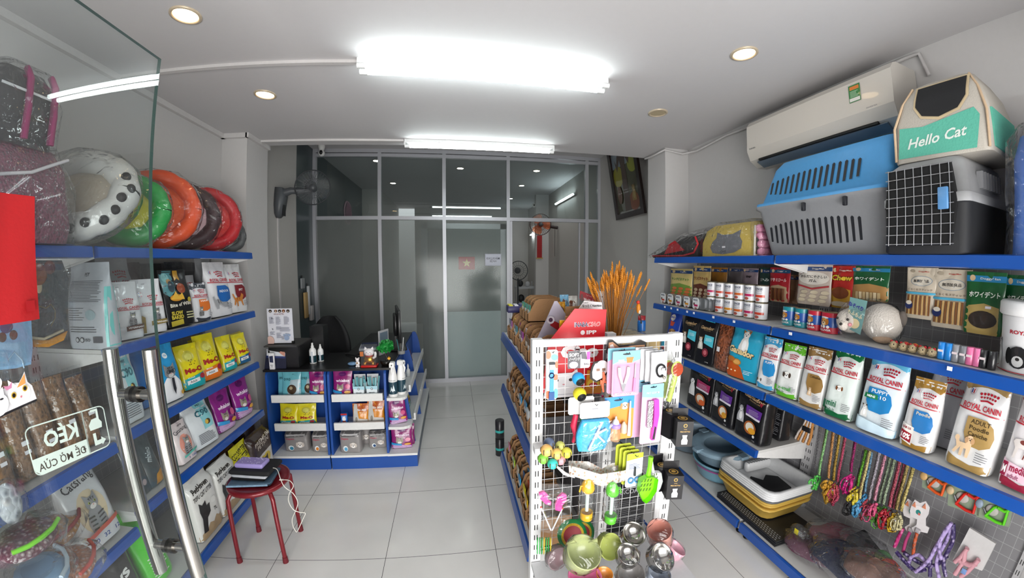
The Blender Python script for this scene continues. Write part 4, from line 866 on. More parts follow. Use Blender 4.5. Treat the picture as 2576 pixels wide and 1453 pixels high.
fbag(-.455,2.735,.323,.14,.2,a_whis,'#8c1c6c','magenta bag leaning askew on the middle corner shelf',d=.04,roll=-6,turn=12);fbag(-.44,2.715,.119,.165,.175,a_whis,'#8c1c6c','magenta bag with a blue flash on the lowest corner shelf',d=.04,turn=4)
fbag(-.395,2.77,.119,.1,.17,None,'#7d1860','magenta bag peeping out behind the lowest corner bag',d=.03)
# side rack goods, facing the aisle
def sbag(y,z,w,h,art,col,label,**k):
 t=fbag(-.452+(.03 if z<.5 else 0),y,z,w,h,art,col,label,d=.03,turn=90,**k);return t
for y,lb in((2.96,'yellow bag on the near half of the counter side rack, nearest the corner'),(3.1,'second yellow bag on the near half of the counter side rack')):sbag(y,.312,.13,.18,lambda p:a_meo(p),'#e0d21c',lb)
for y,lb in((3.5,'yellow and black bag on the far half of the counter side rack'),):sbag(y,.312,.13,.18,lambda p:p.text('#d8cf30','Bio',.5,.6,.2,.6,.03),'#26261c',lb)
def booklet(y,z,w,h,col,label,n='leaflet',grp=None):
 t=thing(n,label,'leaflet',(-.45,y,z),PI/2,grp);b=MB();b.add([(-w/2,.0,0),(w/2,.0,0),(w/2,.025,h),(-w/2,.025,h),(-w/2,.006,0),(w/2,.006,0),(w/2,.031,h),(-w/2,.031,h)],[(0,1,2,3),(7,6,5,4),(0,4,5,1),(1,5,6,2),(2,6,7,3),(3,7,4,0)],col)
 p=Print(b,lambda a,bb,o:(a-w/2,bb*.025/h-o,bb),w,h,.05,.0003);p.lines('#5a5f66',.1,.9,.1,.85,9,.45);b.build('sheet',t)
booklet(2.95,.552,.12,.13,'#a9acb0','grey printed blister sheet on the side rack beside the spray bottles');booklet(3.1,.552,.14,.1,'#4f9aa2','teal printed packet on the side rack beside the small dropper bottle')
t=thing('dropper_bottle','small white dropper bottle on the side rack of the counter','bottle',(-.43,3.2,.553));MB().lathe([(.001,0),(.017,0),(.018,.004),(.018,.06),(.008,.075),(.006,.09)],WLIP,16).build('bottle',t);MB().lathe([(.008,.088),(.008,.1),(.003,.115),(.001,.12)],WLIP,12).build('cap',t)
for i,y in enumerate((3.46,3.58,3.70)):booklet(y,.552,.1,.12,('#8c4a52','#b9b3b3','#7a2f3c')[i],('reddish printed packet nearest on the far half of the side rack','pale printed packet in the middle of the far half of the side rack','dark red printed packet at the far end of the side rack')[i])
# ------------------------------------------------------------------ on the desk
ZD=.791
t=thing('organizer_box','matte black open cabinet box standing at the left end of the desk','storage box',(0,0,0))
b=MB();b.box(-1.43,2.74,ZD,-1.20,3.0,.955,BLK);b.build('body',t);MB().box(-1.455,2.72,.955,-1.20,3.02,.965,mat('#3b3a3a',.5)).build('lid_board',t)
b=MB();b.box(-1.215,3.02,ZD,-1.10,3.14,1.06,BLK);tag(b.build('speaker_box'),'tall matte black box behind the cabinet box on the desk','box')
t=thing('menu_stand','white price menu board with pet pictures standing on the black cabinet box','menu board',(-1.352,2.80,.966),math.radians(2));b=MB();b.box(-.098,-.003,.004,.098,.003,.275,'#dcdde6')
p=Print(b,lambda a,bb,o:(a-.098,-.0032-o,.004+bb),.196,.271,.06,.0003)
for i,(x,c)in enumerate(((.14,'#2e2622'),(.36,'#d6a886'),(.52,'#3b3230'),(.68,'#b06a3a'),(.86,'#33231e'))):p.ell(c,x,.93,.065,.045);p.off-=p.step;p.beast('doghead',x,.93,.12,c,'#1f1815','#d9c9b8')
p.text('#8a4a4a','SPA & HOTEL',.5,.845,.035,.4,.015)
for x0,x1,y0,y1,n in((.1,.3,.58,.78,9),(.36,.56,.55,.78,10),(.68,.9,.55,.78,10),(.36,.56,.4,.5,4),(.5,.92,.35,.48,4),(.36,.56,.16,.32,6),(.1,.3,.26,.36,3),(.55,.7,.12,.22,4)):p.lines('#9a9cae',x0,x1,y0,y1,n,.4)
p.text('#1f2230','2',.22,.73,.04,.06,.02);p.text('#1f2230','2',.22,.42,.04,.06,.02);p.ell('#d9b7ae',.1,.08,.16,.14);p.ell('#94a7c6',.76,.16,.1,.07)
for x in(.66,.74,.82,.88):p.ell('#94a7c6',x,.27-abs(x-.77)*.3,.035,.03);p.off-=p.step
b.build('board',t);MB().box(-.1,-.012,0,.1,.012,.006,BLK).box(-.1,-.014,0,-.085,.014,.022,BLK).box(.085,-.014,0,.1,.014,.022,BLK).build('foot',t)
t=thing('display_card','small white and navy display card with a pen-shaped product, front left of the desk','display card',(-1.375,2.715,ZD),math.radians(2));b=MB();b.add([(-.085,0,0),(.082,0,0),(.08,.03,.15),(-.07,.03,.15),(-.085,.012,0),(.082,.012,0),(.08,.04,.15),(-.07,.04,.15)],[(0,1,2,3),(7,6,5,4),(0,4,5,1),(1,5,6,2),(2,6,7,3),(3,7,4,0)],mat('#171a34',.4))
p=Print(b,lambda a,bb,o:(a-.085,.2*bb-o,bb),.167,.15,.05,.0004);p.poly('#d3d5dc',[(.1,.6),(.95,.55),(.97,.97),(.1,.98)]);p.ell('#17181c',.2,.84,.05,.06);p.ell('#17181c',.16,.93,.025);p.ell('#17181c',.25,.93,.025);p.poly('#c98f7c',[(.68,.8),(.8,.9),(.95,.85),(.95,.6),(.82,.68)]);p.poly('#2a3566',[(.1,.55),(.97,.5),(.97,.6),(.1,.66)]);b.build('card',t)
b=MB();b.rbox(-.035,-.022,0,.005,-.004,.125,'#e3e2e6',.003);p=Print(b,lambda a,bb,o:(a-.035,-.0222-o,bb),.04,.125,.03,.0004);p.poly('#1d2547',[(.15,.45),(.85,.42),(.85,.85),(.15,.82)]);p.text('#2c2c34','N:1\nC',.5,.22,.16,.5,.01);b.build('product_box',t)
for x,y,lb,k in((-1.135,2.86,'white spray bottle with a dark teal label standing alone on the desk',1),(-1.095,2.92,'smaller white spray bottle tucked behind the first one on the desk',.85)):
 t=thing('spray_bottle',lb,'spray bottle',(x,y,ZD));t.scale=(k,k,k)
 b=MB();b.lathe([(.001,0),(.026,0),(.027,.004),(.027,.01)],WLIP,20).lathe([(.027,.01),(.027,.065)],mat('#183842',.35),20).lathe([(.027,.065),(.027,.105),(.02,.12),(.01,.128)],mat('#e9e9e9',.3),20);b.box(-.004,-.0285,.012,.01,-.026,.1,'#cfd4dc');b.build('bottle',t)
 MB().lathe([(.012,.126),(.012,.14),(.008,.146),(.007,.165),(.001,.166)],WLIP,14).build('spray_head',t)
 # maneki cat in a clear case
t=thing('lucky_cat','waving white and gold lucky cat in a clear case on a red base','figurine',(-.657,2.735,ZD));gold=mat('#b8812c',.25,.9,.2,80,.2);wm=mat('#ece6e6',.3)
MB().rbox(-.062,-.042,0,.062,.042,.018,mat('#b5201c',.25),.01).build('base',t)
b=MB();b.ball((0,0,.056),.038,gold,16,1.1,.8,.95).ball((-.03,-.02,.028),.016,gold,10).ball((.03,-.02,.028),.016,gold,10);b.build('body',t)
b=MB();b.ball((0,-.004,.112),.034,wm,16,1.15,.85,.9).prism([(-.036,.13),(-.012,.138),(-.03,.155)],-.006,.004,wm).prism([(.036,.13),(.012,.138),(.03,.155)],-.006,.004,wm)
for s in(-1,1):b.ball((s*.013,-.031,.116),.0035,'#2a2022',6,1.6,.5,.5);b.ball((s*.02,-.0295,.105),.004,'#d98f92',6,1,.4,1)
b.ball((0,-.034,.108),.0028,'#b24a58',6);b.build('head',t)
MB().lathe([(.03,.082),(.032,.086),(.03,.09)],mat('#a51f1f',.3),16).build('collar',t)
MB().tube([(.034,-.01,.07),(.05,-.02,.08),(.052,-.022,.105),(.05,-.022,.12)],[.01,.009,.01,.007],wm,10).build('waving_paw',t)
b=MB();b.box(-.056,-.038,.018,.056,.038,.165,PLAST);b.build('clear_case',t);MB().box(-.06,-.04,.09,-.035,-.037,.125,mat('#b5601c',.4)).build('gold_plaque',t)
t=thing('ox_figurine','tiny white calf figurine in front of the lucky cat case','figurine',(-.745,2.725,ZD));b=MB();b.ball((0,0,.03),.017,wm,12,1,.8,1.1).ball((0,-.004,.058),.014,wm,12).ball((-.012,-.004,.07),.004,wm,6,1,1,2).ball((.012,-.004,.07),.004,wm,6,1,1,2).ball((-.008,-.004,.007),.009,wm,8).ball((.008,-.004,.007),.009,wm,8);b.build('body',t);MB().ball((.0,-.017,.035),.006,gold,8).build('gold_charm',t)
t=thing('blue_trinket','little pale blue glassy trinket dish on the desk left of the calf','trinket',(-.80,2.78,ZD));MB().lathe([(.001,0),(.02,.002),(.03,.012),(.026,.02),(.012,.026),(.001,.027)],mat('#6a8cae',.1,0,.2),16,sx=1.3).build('dish',t)
# jade-green money tree
t=thing('bonsai_tree','artificial bonsai with a bright green leaf ball, right of the lucky cat','artificial plant',(-.535,2.76,ZD));gm=mat('#0d7a2c',.45,0,.3,40,.3);r=random.Random(4);b=MB()
for i in range(110):
 a,ph=r.uniform(0,2*PI),math.acos(r.uniform(-.7,1));R0=.058*r.uniform(.75,1.05);c=Vector((R0*math.sin(ph)*math.cos(a),R0*math.sin(ph)*math.sin(a),.145+R0*.82*math.cos(ph)))
 u=Vector((r.uniform(-1,1),r.uniform(-1,1),r.uniform(-1,1))).normalized()*.017;v=u.orthogonal().normalized()*.013;b.add([c-u,c+v,c+u+v*.5,c-v],[(0,1,2,3)],gm)
b.ball((0,0,.145),.048,gm,12,1,1,.85);b.keep=True;b.build('leaf_crown',t);MB().tube([(0,0,.03),(.006,0,.06),(-.006,0,.09),(0,0,.12)],[.008,.006,.005,.004],'#2a2018',8).build('trunk',t)
b=MB();b.lathe([(.001,0),(.034,0),(.045,.02),(.048,.038),(.04,.04),(.001,.036)],mat('#16130f',.3,0,.4,60),18);b.build('pot',t);b=MB();b.ball((.028,-.03,.065),.011,gold,8);b.add([(.028,-.042,.08),(.018,-.04,.066),(.022,-.042,.052),(.036,-.042,.052),(.04,-.04,.068)],[(0,1,2,3,4)],gold);b.build('gold_flower',t)
# files, calendar, monitor, pen pot
t=thing('document_folder','blue folder stuffed with white sheets lying flat on the desk behind the lucky cat','folder',(-.72,3.35,ZD),.15);MB().box(-.15,-.1,.026,.12,.11,.032,'#1c2552').build('cover',t);MB().box(-.16,-.11,.004,.11,.1,.024,mat('#c9ccd6',.6,0,.3,200)).build('paper_sheets',t)
t=thing('desk_calendar','narrow white desk calendar standing edge-on beside the monitor','calendar',(-.62,3.12,ZD),1.15);b=MB();b.box(-.07,-.004,0,.07,.004,.21,'#c9cacd');p=Print(b,lambda a,bb,o:(a-.07,-.0042-o,bb),.14,.21,.05,.0003);p.lines('#6b6d74',.1,.9,.1,.5,6,.3);p.poly('#7a8a99',[(.1,.55),(.9,.55),(.9,.92),(.1,.92)]);b.build('calendar_page',t)
t=thing('computer_monitor','black monitor seen nearly edge-on at the right end of the desk','monitor',(-.52,3.3,ZD),math.radians(102));b=MB();b.rbox(-.24,-.012,.10,.24,.012,.38,BLK,.006);b.rbox(-.12,.012,.14,.12,.04,.32,BLK,.01);b.build('screen_housing',t);MB().box(-.232,-.0135,.11,.232,-.0122,.372,mat('#0a0c10',.08)).build('screen',t)
MB().box(-.03,.02,0,.03,.035,.2,BLK).build('stand',t);MB().rbox(-.1,-.07,0,.1,.08,.012,BLK,.02).build('foot',t)
t=thing('pen_pot','clear pen pot full of pens beside the monitor','pen pot',(-.468,3.10,ZD));b=MB();b.lathe([(.03,0),(.034,.09)],PLAST,16).lathe([(.031,.001),(.032,.03)],'#9a9a98',16);b.build('pot',t)
for i in range(6):a=i*1.1;MB().tube([(.015*math.cos(a),.015*math.sin(a),.005),(.036*math.cos(a),.036*math.sin(a),.13+.01*(i%3))],.0035,('#23252a','#b9bcc0','#c9a52c','#2f8a8c','#23252a','#e0e0e0')[i],6).build('pen',t)
t=thing('power_adapter','tangle of black cable and adapter on the desk left of the folder','cable',(-.86,3.05,ZD));MB().tube([(0,0,.006),(.06,.03,.02),(.1,-.02,.01),(.03,-.05,.02),(-.04,.02,.01),(-.09,.06,.006)],.006,BLK,6).build('cable',t);MB().rbox(.06,-.03,0,.13,.03,.03,BLK,.006).build('adapter',t)
# office chair
t=thing('office_chair','black office chair tucked behind the desk, armrest towards the glass','chair',(-1.26,3.52,0),math.radians(-10));fab=mat('#17171a',.7,0,.3,200)
b=MB();rows=[]
for j in range(11):
 z=.56+j*.05;w=.21*math.sin(PI*(.25+.72*j/10))**.5;rows.append([(u*w,.06+.04*(z-.5)**2+.05*(1-u*u)*.8,z)for u in(-1,-.8,-.4,0,.4,.8,1)]+[(u*w,.10+.04*(z-.5)**2+.05*(1-u*u)*.8,z)for u in(1,.8,.4,0,-.4,-.8,-1)])
b.loft(rows,fab,True,True);b.build('backrest',t);MB().rbox(-.24,-.42,.42,.24,.04,.50,fab,.06).build('seat',t)
for s in(-1,1):MB().tube([(s*.26,.02,.46),(s*.28,.03,.6),(s*.27,-.03,.70),(s*.27,-.16,.725),(s*.27,-.28,.70),(s*.265,-.32,.62)],[.014,.014,.016,.02,.018,.014],BLK,10).build('armrest',t)
MB().tube([(0,-.18,.08),(0,-.18,.43)],.03,BLK,12).build('gas_column',t)
for k in range(5):a=k*2*PI/5;l=MB();l.tube([(0,-.18,.09),(.26*math.cos(a),-.18+.26*math.sin(a),.06)],[.022,.014],BLK,8);g=l.build('base_leg',t);MB().tube([(.26*math.cos(a)-.012,-.18+.26*math.sin(a),.026),(.26*math.cos(a)+.012,-.18+.26*math.sin(a),.026)],.026,BLK,12).build('castor',g)
# ------------------------------------------------------------------ things on the left wall at the back
GF=mat('#55585c',.4);GFD=mat('#3c3f43',.4)
def cage(b,R0,depth,m,n=32,wr=.0022,z0=0.0):
 """front-facing fan cage around +(-y) axis; centre at origin"""
 for k in range(n):
  a=2*PI*k/n;pts=[(R0*q*math.cos(a),-depth*(1-q**2.2)+z0,R0*q*math.sin(a))for q in(.12,.4,.7,.9,1)];b.tube(pts,wr,m,4,False)
 for q in(1.0,.55):rr_=R0*q;b.tube([(rr_*math.cos(2*PI*k/28),-depth*(1-q**2.2)+z0,rr_*math.sin(2*PI*k/28))for k in range(29)],wr*3 if q==1 else wr,m,5,False)
def wall_fan(name,label,base,head,turn,tilt,R0,body,blade,cagem,group=None):
 t=thing(name,label,'wall fan',base,0);h=Vector(head)-Vector(base)
 rotm_=Matrix.Rotation(turn,3,'Z')@Matrix.Rotation(tilt,3,'X')
 def place(o):o.matrix_local=Matrix.Translation(h)@rotm_.to_4x4();return o
 b=MB();cage(b,R0,.045,cagem);place(b.build('front_cage',t));b=MB();cage(b,R0,-.05,cagem);place(b.build('rear_cage',t))
 for k in range(3):
  q=MB();a=2*PI*k/3;rows=[]
  for r_,w,tw in((.03,.03,.5),(R0*.35,.07,.5),(R0*.65,.1,.4),(R0*.88,.08,.3),(R0*.92,.03,.3)):
   row=[]
   for u in(-1,0,1):lx,lz=r_,u*w;row.append((lx*math.cos(a)-lz*math.sin(a),u*w*tw*.35,lx*math.sin(a)+lz*math.cos(a)))
   rows.append(row)
  q.loft(rows,blade,closed=False);place(q.build('blade',t))
 b=MB();b.lathe([(.001,.05),(.03,.048),(.042,.03),(.042,.0)],GFD,18,axis='y');place(b.build('hub_cap',t))
 b=MB();b.loft([[(.055*s_*math.cos(a),y_,.055*s_*math.sin(a))for a in[2*PI*k/16 for k in range(16)]]for y_,s_ in((.02,.7),(.035,1),(.13,1),(.16,.7))],body,True,True);place(b.build('motor_housing',t))
 return t,h
t,h=wall_fan('wall_fan','grey wall fan with a clear-bladed caged head mounted on the left wall near the ceiling',(-1.755,3.66,2.06),(-1.41,3.70,2.345),math.radians(38),math.radians(22),.175,GF,PLAST,GF)
b=MB();b.loft([[(.0,-w,z),(.0,w,z),(d,w*.7,z),(d,-w*.7,z)]for z,w,d in((-.02,.03,.03),(.02,.065,.06),(.1,.075,.07),(.2,.065,.09),(.28,.05,.06))],GF,True,True);b.build('wall_base',t)
MB().tube([(.05,0,.22),(.14,.0,.25),(.24,.03,.25),(.30,.07,.26)],[.045,.034,.03,.035],GF,12).build('arm',t);b=MB();b.box(.064,-.03,.0,.072,.03,.12,'#101114');b.build('control_panel',t)
t=thing('security_camera','small white dome camera hanging in the top left corner of the glass partition','camera',(-1.60,4.46,CB));b=MB();b.lathe([(.04,0),(.045,-.012),(.03,-.06),(.02,-.065)],WLIP,18);b.build('mount',t);MB().ball((0,0,-.095),.04,WLIP,16,1,1,1.1).build('camera_head',t);MB().ball((.004,-.026,-.095),.022,'#0b0b0c',12,1,.9,1.3).build('lens',t)
for i,(y,z0,z1,c,w,lb)in enumerate(((4.22,1.30,1.42,'#9a9da0',.1,'pale grey notepad pinned highest on the dark wall'),(4.28,.95,1.25,'#c2a06a',.09,'tan paper bag hanging on the dark wall behind the chair'),(4.36,.98,1.32,'#c3c5c8',.035,'narrow white ruler hanging on the dark wall beside the paper bag'),(4.42,.90,1.08,'#bdb6b6',.08,'crumpled whitish plastic bag hanging lowest on the dark wall'))):
 b=MB();b.rbox(-1.758,y-w/2,z0,-1.74+.006*i,y+w/2,z1,mat(c,.6,0,.5,30),.008);b.box(-1.758,y-.008,z1,-1.752,y+.008,z1+.03,'#1a1a1c');tag(b.build(('notepad','paper_bag','ruler','plastic_bag')[i]),lb,('notepad','paper bag','ruler','plastic bag')[i])
 # ------------------------------------------------------------------ partition stickers and sign
b=MB();b.box(.06,4.645,1.495,.27,4.647,1.66,mat('#c4141e',.6));p=Print(b,lambda a,bb,o:(.06+a,4.6445-o,1.495+bb),.21,.165,.1,.0005)
st=[]
for k in range(10):rr_=.36 if k%2==0 else .145;a=PI/2+k*PI/5;st.append((.5+rr_*math.cos(a)*.165/.21,.5+rr_*math.sin(a)))
p.poly('#e0b42a',st);tag(b.build('flag_sticker'),'red flag with a yellow star behind the frosted glass door','flag')
p0=at(1220,638,Y=4.618);p1=at(1261,668,Y=4.618);b=MB();b.box(p0.x,4.621,p1.z,p1.x,4.626,p0.z,'#cfd2e0');w,h=p1.x-p0.x,p0.z-p1.z;p=Print(b,lambda a,bb,o:(p0.x+a,4.6208-o,p1.z+bb),w,h,.1,.0004);p.text('#3a3d52','KHU KHÁM\nBỆNH',.5,.5,.52,.8,.015);ring(p,'#8d90a0',[(.02,.03),(.98,.03),(.98,.97),(.02,.97)],.003);tag(b.build('room_sign'),'small white notice with two lines of capitals taped to the glass partition','sign')
b=MB();b.box(1.995,3.42,2.06,1.955,4.22,3.0,mat('#1c1210',.3,0,.1,20));t=None
# framed print, leaning off the right wall
t=thing('framed_picture','dark framed print of a brown-robed figure hanging high on the right beside the pillar','picture frame',(1.985,3.70,2.10),0);t.rotation_euler=(Matrix.Rotation(math.radians(-90),3,'Z')@Matrix.Rotation(math.radians(9),3,'X')).to_euler()
fw,fh=.66,.98;fm=mat('#1c1210',.3,0,.1,20);b=MB()
for a in((-fw/2,-.03,0,fw/2,0,.06),(-fw/2,-.03,fh-.06,fw/2,0,fh),(-fw/2,-.03,.06,-fw/2+.06,0,fh-.06),(fw/2-.06,-.03,.06,fw/2,0,fh-.06)):b.box(*a,fm)
b.box(-fw/2+.05,-.008,.05,fw/2-.05,-.002,fh-.05,fm);b.build('frame',t)
b=MB();p=Print(b,lambda a,bb,o:(a-.27,-.0085-o,.06+bb),.54,.86,.3,.0006);p.rect('#4b4a34',0,0,1,1);p.rect('#7d8a94',0,.62,1,1);p.ell('#8a8420',.2,.5,.22,.14);p.ell('#8a9030',.85,.6,.2,.12);p.ell('#6a3a24',.75,.12,.2,.12)
p.poly('#3c2a22',[(.34,.02),(.38,.6),(.3,.86),(.4,.98),(.55,.98),(.64,.86),(.56,.6),(.6,.02)]);p.poly('#3c2a22',[(.32,.84),(.2,.66),(.12,.74),(.2,.56),(.36,.72)]);p.poly('#3c2a22',[(.62,.84),(.76,.7),(.8,.78),(.72,.6),(.58,.74)]);p.beast('dogsit',.78,.22,.3,'#7a6236','#4a3a20','#8a7a4a');p.ell('#5a4030',.2,.25,.1,.12);b.build('print',t);MB().box(-.27,-.011,.06,.27,-.0095,.92,clear('picture_glass',(.95,.95,.95),1.0,0,.01)).build('glass',t)
# ================================================================== centre gondola and the mesh end rack
WHT=mat('#eeeeee',.35,0,.01,30,.01)
def post(b,x0,y0,x1,y1,z1,front=True,z0=.03):
 b.box(x0,y0,z0,x1,y1,z1,WHT)
 if front:
  c=(x0+x1)/2;k=0;z=z0+.06
  while z<z1-.05:
   for dx in(-.0055,.0055):b.box(c+dx-.002,y0-.0006,z,c+dx+.002,y0,z+.024,slot_m)
   z+=.05
t=thing('centre_gondola','blue-edged double-sided shelf island filled with cartons of sachets in mid floor','shelf unit',(0,0,0))
b=MB();post(b,.662,1.43,.704,1.47,1.265);b.build('upright',t);b=MB();post(b,.622,2.44,.664,2.48,1.265);b.build('upright',t)
b=MB().box(.645,1.47,1.225,.675,2.44,1.25,WHT).build('top_rail',t);MB().box(.652,1.47,.12,.668,2.44,1.04,GRID).build('back_panel',t)
for z,xo in((.17,.335),(.70,.326),(1.08,.326)):
 for s in(-1,1):
  xf=.66+s*xo;sh=MB().box(min(.66+s*.01,xf-s*.01),1.47,z-.018,max(.66+s*.01,xf-s*.01),2.46,z,SHELF).build('shelf',t)
  MB().prism([(xf-s*.012,z+.003),(xf,z+.002),(xf+s*.012,z-.05),(xf-s*.004,z-.056)],1.465,2.465,BLUE).build('price_rail',sh)
MB().box(.36,1.5,0,.96,2.44,.15,mat('#d5d5d5',.5)).build('plinth',t)
# ---- end rack
YR=1.25
t=thing('mesh_rack','white slotted end rack with a wire mesh panel facing the entrance, hung with pet accessories','display rack',(0,0,0))
b=MB();post(b,.283,YR,.325,YR+.035,1.291);b.build('upright',t);b=MB();post(b,.868,YR,.915,YR+.035,1.291);b.build('upright',t)
MB().box(.325,YR+.002,1.262,.868,YR+.024,1.288,WHT).build('top_bar',t);MB().box(.845,YR+.002,.40,.868,YR+.02,1.262,WHT).build('side_bar',t)
x=.338
while x<.85:MB().tube([(x,YR+.012,.38),(x,YR+.012,1.262)],.0012,WHT,5).build("mesh_wire",t);x+=.0385
z=.385
while z<1.25:MB().tube([(.326,YR+.008,z),(.866,YR+.008,z)],.0012,WHT,5).build("mesh_wire",t);z+=.0475
sh=MB().box(.285,.84,.312,.91,YR-.005,.33,mat('#d5d6d8',.4)).build('shelf',t);MB().box(.285,.83,.29,.91,.84,.345,WHT).build('shelf_front',sh)
for x in(.29,.875):
 MB().box(x,.84,0,x+.035,YR,.03,WHT).build('foot',t)
MB().box(.285,YR-.045,.86,.325,YR+.0,.885,WHT).build('bracket',t)
def hang(px0,py0,px1,py1,Y):a=at(px0,py0,Y=Y);c=at(px1,py1,Y=Y);return a.x,c.z,c.x,a.z
def hook(b,x,z,Y,m=None,L=.05):b.tube([(x,YR+.004,z),(x,Y-.012,z+.004),(x,Y-.02,z+.012)],.0016,m or mat('#4a4a4e',.3,.8),5)
def card(name,label,cat,box,Y,col,art,group=None,th=.003,rr_=.006,hk=True,turn=0):
 x0,z0,x1,z1=box;w,h=x1-x0,z1-z0;t=thing(name,label,cat,((x0+x1)/2,Y,z0),math.radians(turn),group)
 b=MB();b.prism([(-w/2+rr_,0),(w/2-rr_,0),(w/2,rr_),(w/2,h-rr_),(w/2-rr_,h),(-w/2+rr_,h),(-w/2,h-rr_),(-w/2,rr_)],0,th,col)
 if art:art(Print(b,flat(w,h,-.0002),w,h,.06,.0005))
 b.build('backing_card',t)
 if hk and turn==0:b=MB();hook(b,0,h-.012,-.002);b.v=[(v[0],v[1]-(Y if v[1]>.5 else 0),v[2])for v in b.v];b.build('hook',t)
 return t,w,h
Y1=1.215
t,w,h=card('collar_card','tall orange and blue patterned card with a blue buckled pet collar, left on the rack','pet collar',hang(1375,880,1402,1003,Y1),Y1,'#eceae6',lambda p:[p.ell('#d9602c',*q)for q in((.15,.9,.25,.08),(.8,.45,.3,.06),(.15,.1,.25,.08),(.9,.7,.15,.07))]+[p.ell('#5ec3dc',*q)for q in((.7,.85,.3,.06),(.85,.12,.2,.1))])
b=MB();b.box(-w*.22,-.006,.01,w*.12,-.003,h*.66,mat('#3f96df',.4));b.build('strap',t);b=MB();b.box(-w*.26,-.011,h*.62,w*.16,-.003,h*.72,'#c9c6cc').box(-w*.3,-.01,h*.72,w*.2,-.004,h*.76,'#20242e');b.build('buckle',t);b=MB();b.lathe([(.008,0),(.011,.003),(.008,.006)],'#16233f',16,(-.004,-.006,h*.5),'y');b.build('slide_ring',t);MB().box(-w*.3,-.009,.0,w*.18,-.003,.03,'#1d4f8c').build('keeper_loop',t)
t,w,h=card('toy_card','black card lettered SOFT with a white and pink card beside it, over the blue ball','toy ball pack',hang(1429,884,1484,924,Y1),Y1,'#e9e3ea',lambda p:(p.rect('#2a2830',.0,.0,.56,1),p.text('#f2f2f2','SOFT',.28,.8,.2,.46,.03),p.text('#e9e9e9','ノーパンク',.28,.56,.18,.48,.02),p.ell('#c9b9e6',.25,.22,.2,.2),p.poly('#3a3740',[(.58,.96),(.78,.96),(.86,.5),(.6,.56)]),p.rect('#e04aa6',.84,.5,.98,.94),p.text('#2a2a2a','BALL',.84,.24,.12,.24,.02)))
def netball(px,py,r,c,label,Y=1.2):
 p=at(px,py,Y=Y);t=thing('mesh_ball',label,'toy ball',(p.x,Y,p.z));MB().ball((0,0,0),r,mat(c,.35),20).build('ball',t)
 b=MB();n=mat('#1c1c1e',.4);A=Vector((.1,-.9,-.4)).normalized();u=A.orthogonal().normalized();v=A.cross(u)
 for i in range(5):pts=[(A*math.cos(.16*i+.02)+(u*math.cos(q)+v*math.sin(q))*math.sin(.16*i+.02))*(r+.0012)for q in[2*PI*k/18 for k in range(19)]];b.tube(pts,.0018,n,4,False)
 fs=[[(A*math.cos(e)+(u*math.cos(q)+v*math.sin(q))*math.sin(e))*(r+.0006)for q in[2*PI*k/18 for k in range(18)]]for e in(.02,.35,.68)];b.loft(fs,mat('#28282a',.5));b.build('net_patch',t);return t
netball(1455,952,.024,'#2fa3e0','sky blue ball with a black net patch hanging above the yellow one');netball(1458,990,.025,'#e4d52c','yellow ball with a large black net patch hanging under the blue one',1.195)
# corgi sign with bone
p0=hang(1487,857,1622,952,1.232);x0,z0,x1,z1=p0;w,h=x1-x0,z1-z0
t=thing('corgi_board','die-cut board of a brown corgi with a white slotted bone behind the clipper card','display board',(x0,1.232,z0));b=MB()
ol=[(.0,.25),(.0,.1),(.1,.0),(.24,.08),(.3,.2),(1,.25),(1,.9),(.9,.96),(.78,.88),(.5,.86),(.38,1),(.3,.98),(.27,.7),(.34,.62),(.25,.5),(.16,.52),(.06,.5),(.02,.38)]
b.prism([(a*w,c*h)for a,c in ol],0,.004,'#1b1512');p=Print(b,lambda a,c,o:(a,-.0003-o,c),w,h,.1,.0004);s_=lambda pts,k=.93,cx=.5,cy_=.5:[(cx+(a-cx)*k,cy_+(c-cy_)*k)for a,c in pts]
p.poly('#b98a68',[(.3,.3),(.98,.3),(.97,.84),(.78,.84),(.5,.82),(.38,.95),(.31,.94),(.3,.68),(.38,.62)]);p.poly('#f1e9e2',[(.33,.7),(.4,.7),(.42,.8),(.38,.9),(.33,.88)]);p.poly('#f4f2ef',[(.03,.26),(.04,.12),(.11,.05),(.21,.1),(.28,.24),(1,.28),(1,.42),(.3,.42),(.16,.48),(.08,.46),(.05,.38)])
p.ell('#f4f2ef',.2,.44,.09,.09);p.ell('#c9665e',.34,.5,.05,.06);p.ell('#8ea0b0',.38,.66,.03,.03)
for i in range(5):p.rect('#8a6a58',.1+i*.1,.28,.16+i*.1,.34);p.off-=p.step
b.build('board',t)
for i,(px,c,lb)in enumerate(((1518,'#e0714e','orange bow collar hanging from the bone board'),(1536,'#26386e','navy bow collar hanging from the bone board'),(1546,'#7a3050','dark red collar half behind the nail clipper card'))):
 a=at(px,935,Y=1.222);c1=at(px,985,Y=1.222);q=at(px,996,Y=1.222);t=thing('bell_collar',lb,'pet collar',(a.x,1.222,c1.z));L_=a.z-c1.z
 MB().tube([(0,0,L_),(.004,-.002,L_*.7),(-.003,0,L_*.4),(.002,-.001,0)],[.004,.007,.006,.004],mat(c,.6,0,.5,200,.3),8).build('strap',t);MB().ball((0,0,q.z-c1.z),.005,mat('#a0205a' if i!=1 else '#b0602c',.2,.7),10).build('bell',t);MB().add([(0,-.004,L_*.55),(-.014,-.006,L_*.65),(-.014,-.006,L_*.4),(0,-.004,L_*.5),(.014,-.006,L_*.65),(.014,-.006,L_*.4)],[(0,1,2),(3,4,5)],c).build('bow',t)
def clipper_art(p):
 p.poly('#86c9d8',[(0,.72),(.3,.8),(.7,.74),(1,.8),(1,1),(0,1)]);p.ell('#343438',.5,.93,.15,.02);p.poly('#d8894a',[(.48,.86),(.76,.86),(.7,.74),(.52,.74)]);p.rect('#f3f0ee',.2,.76,.4,.82);p.text('#f9e9f0','PET GROOMING',.5,.06,.05,.8,.02)
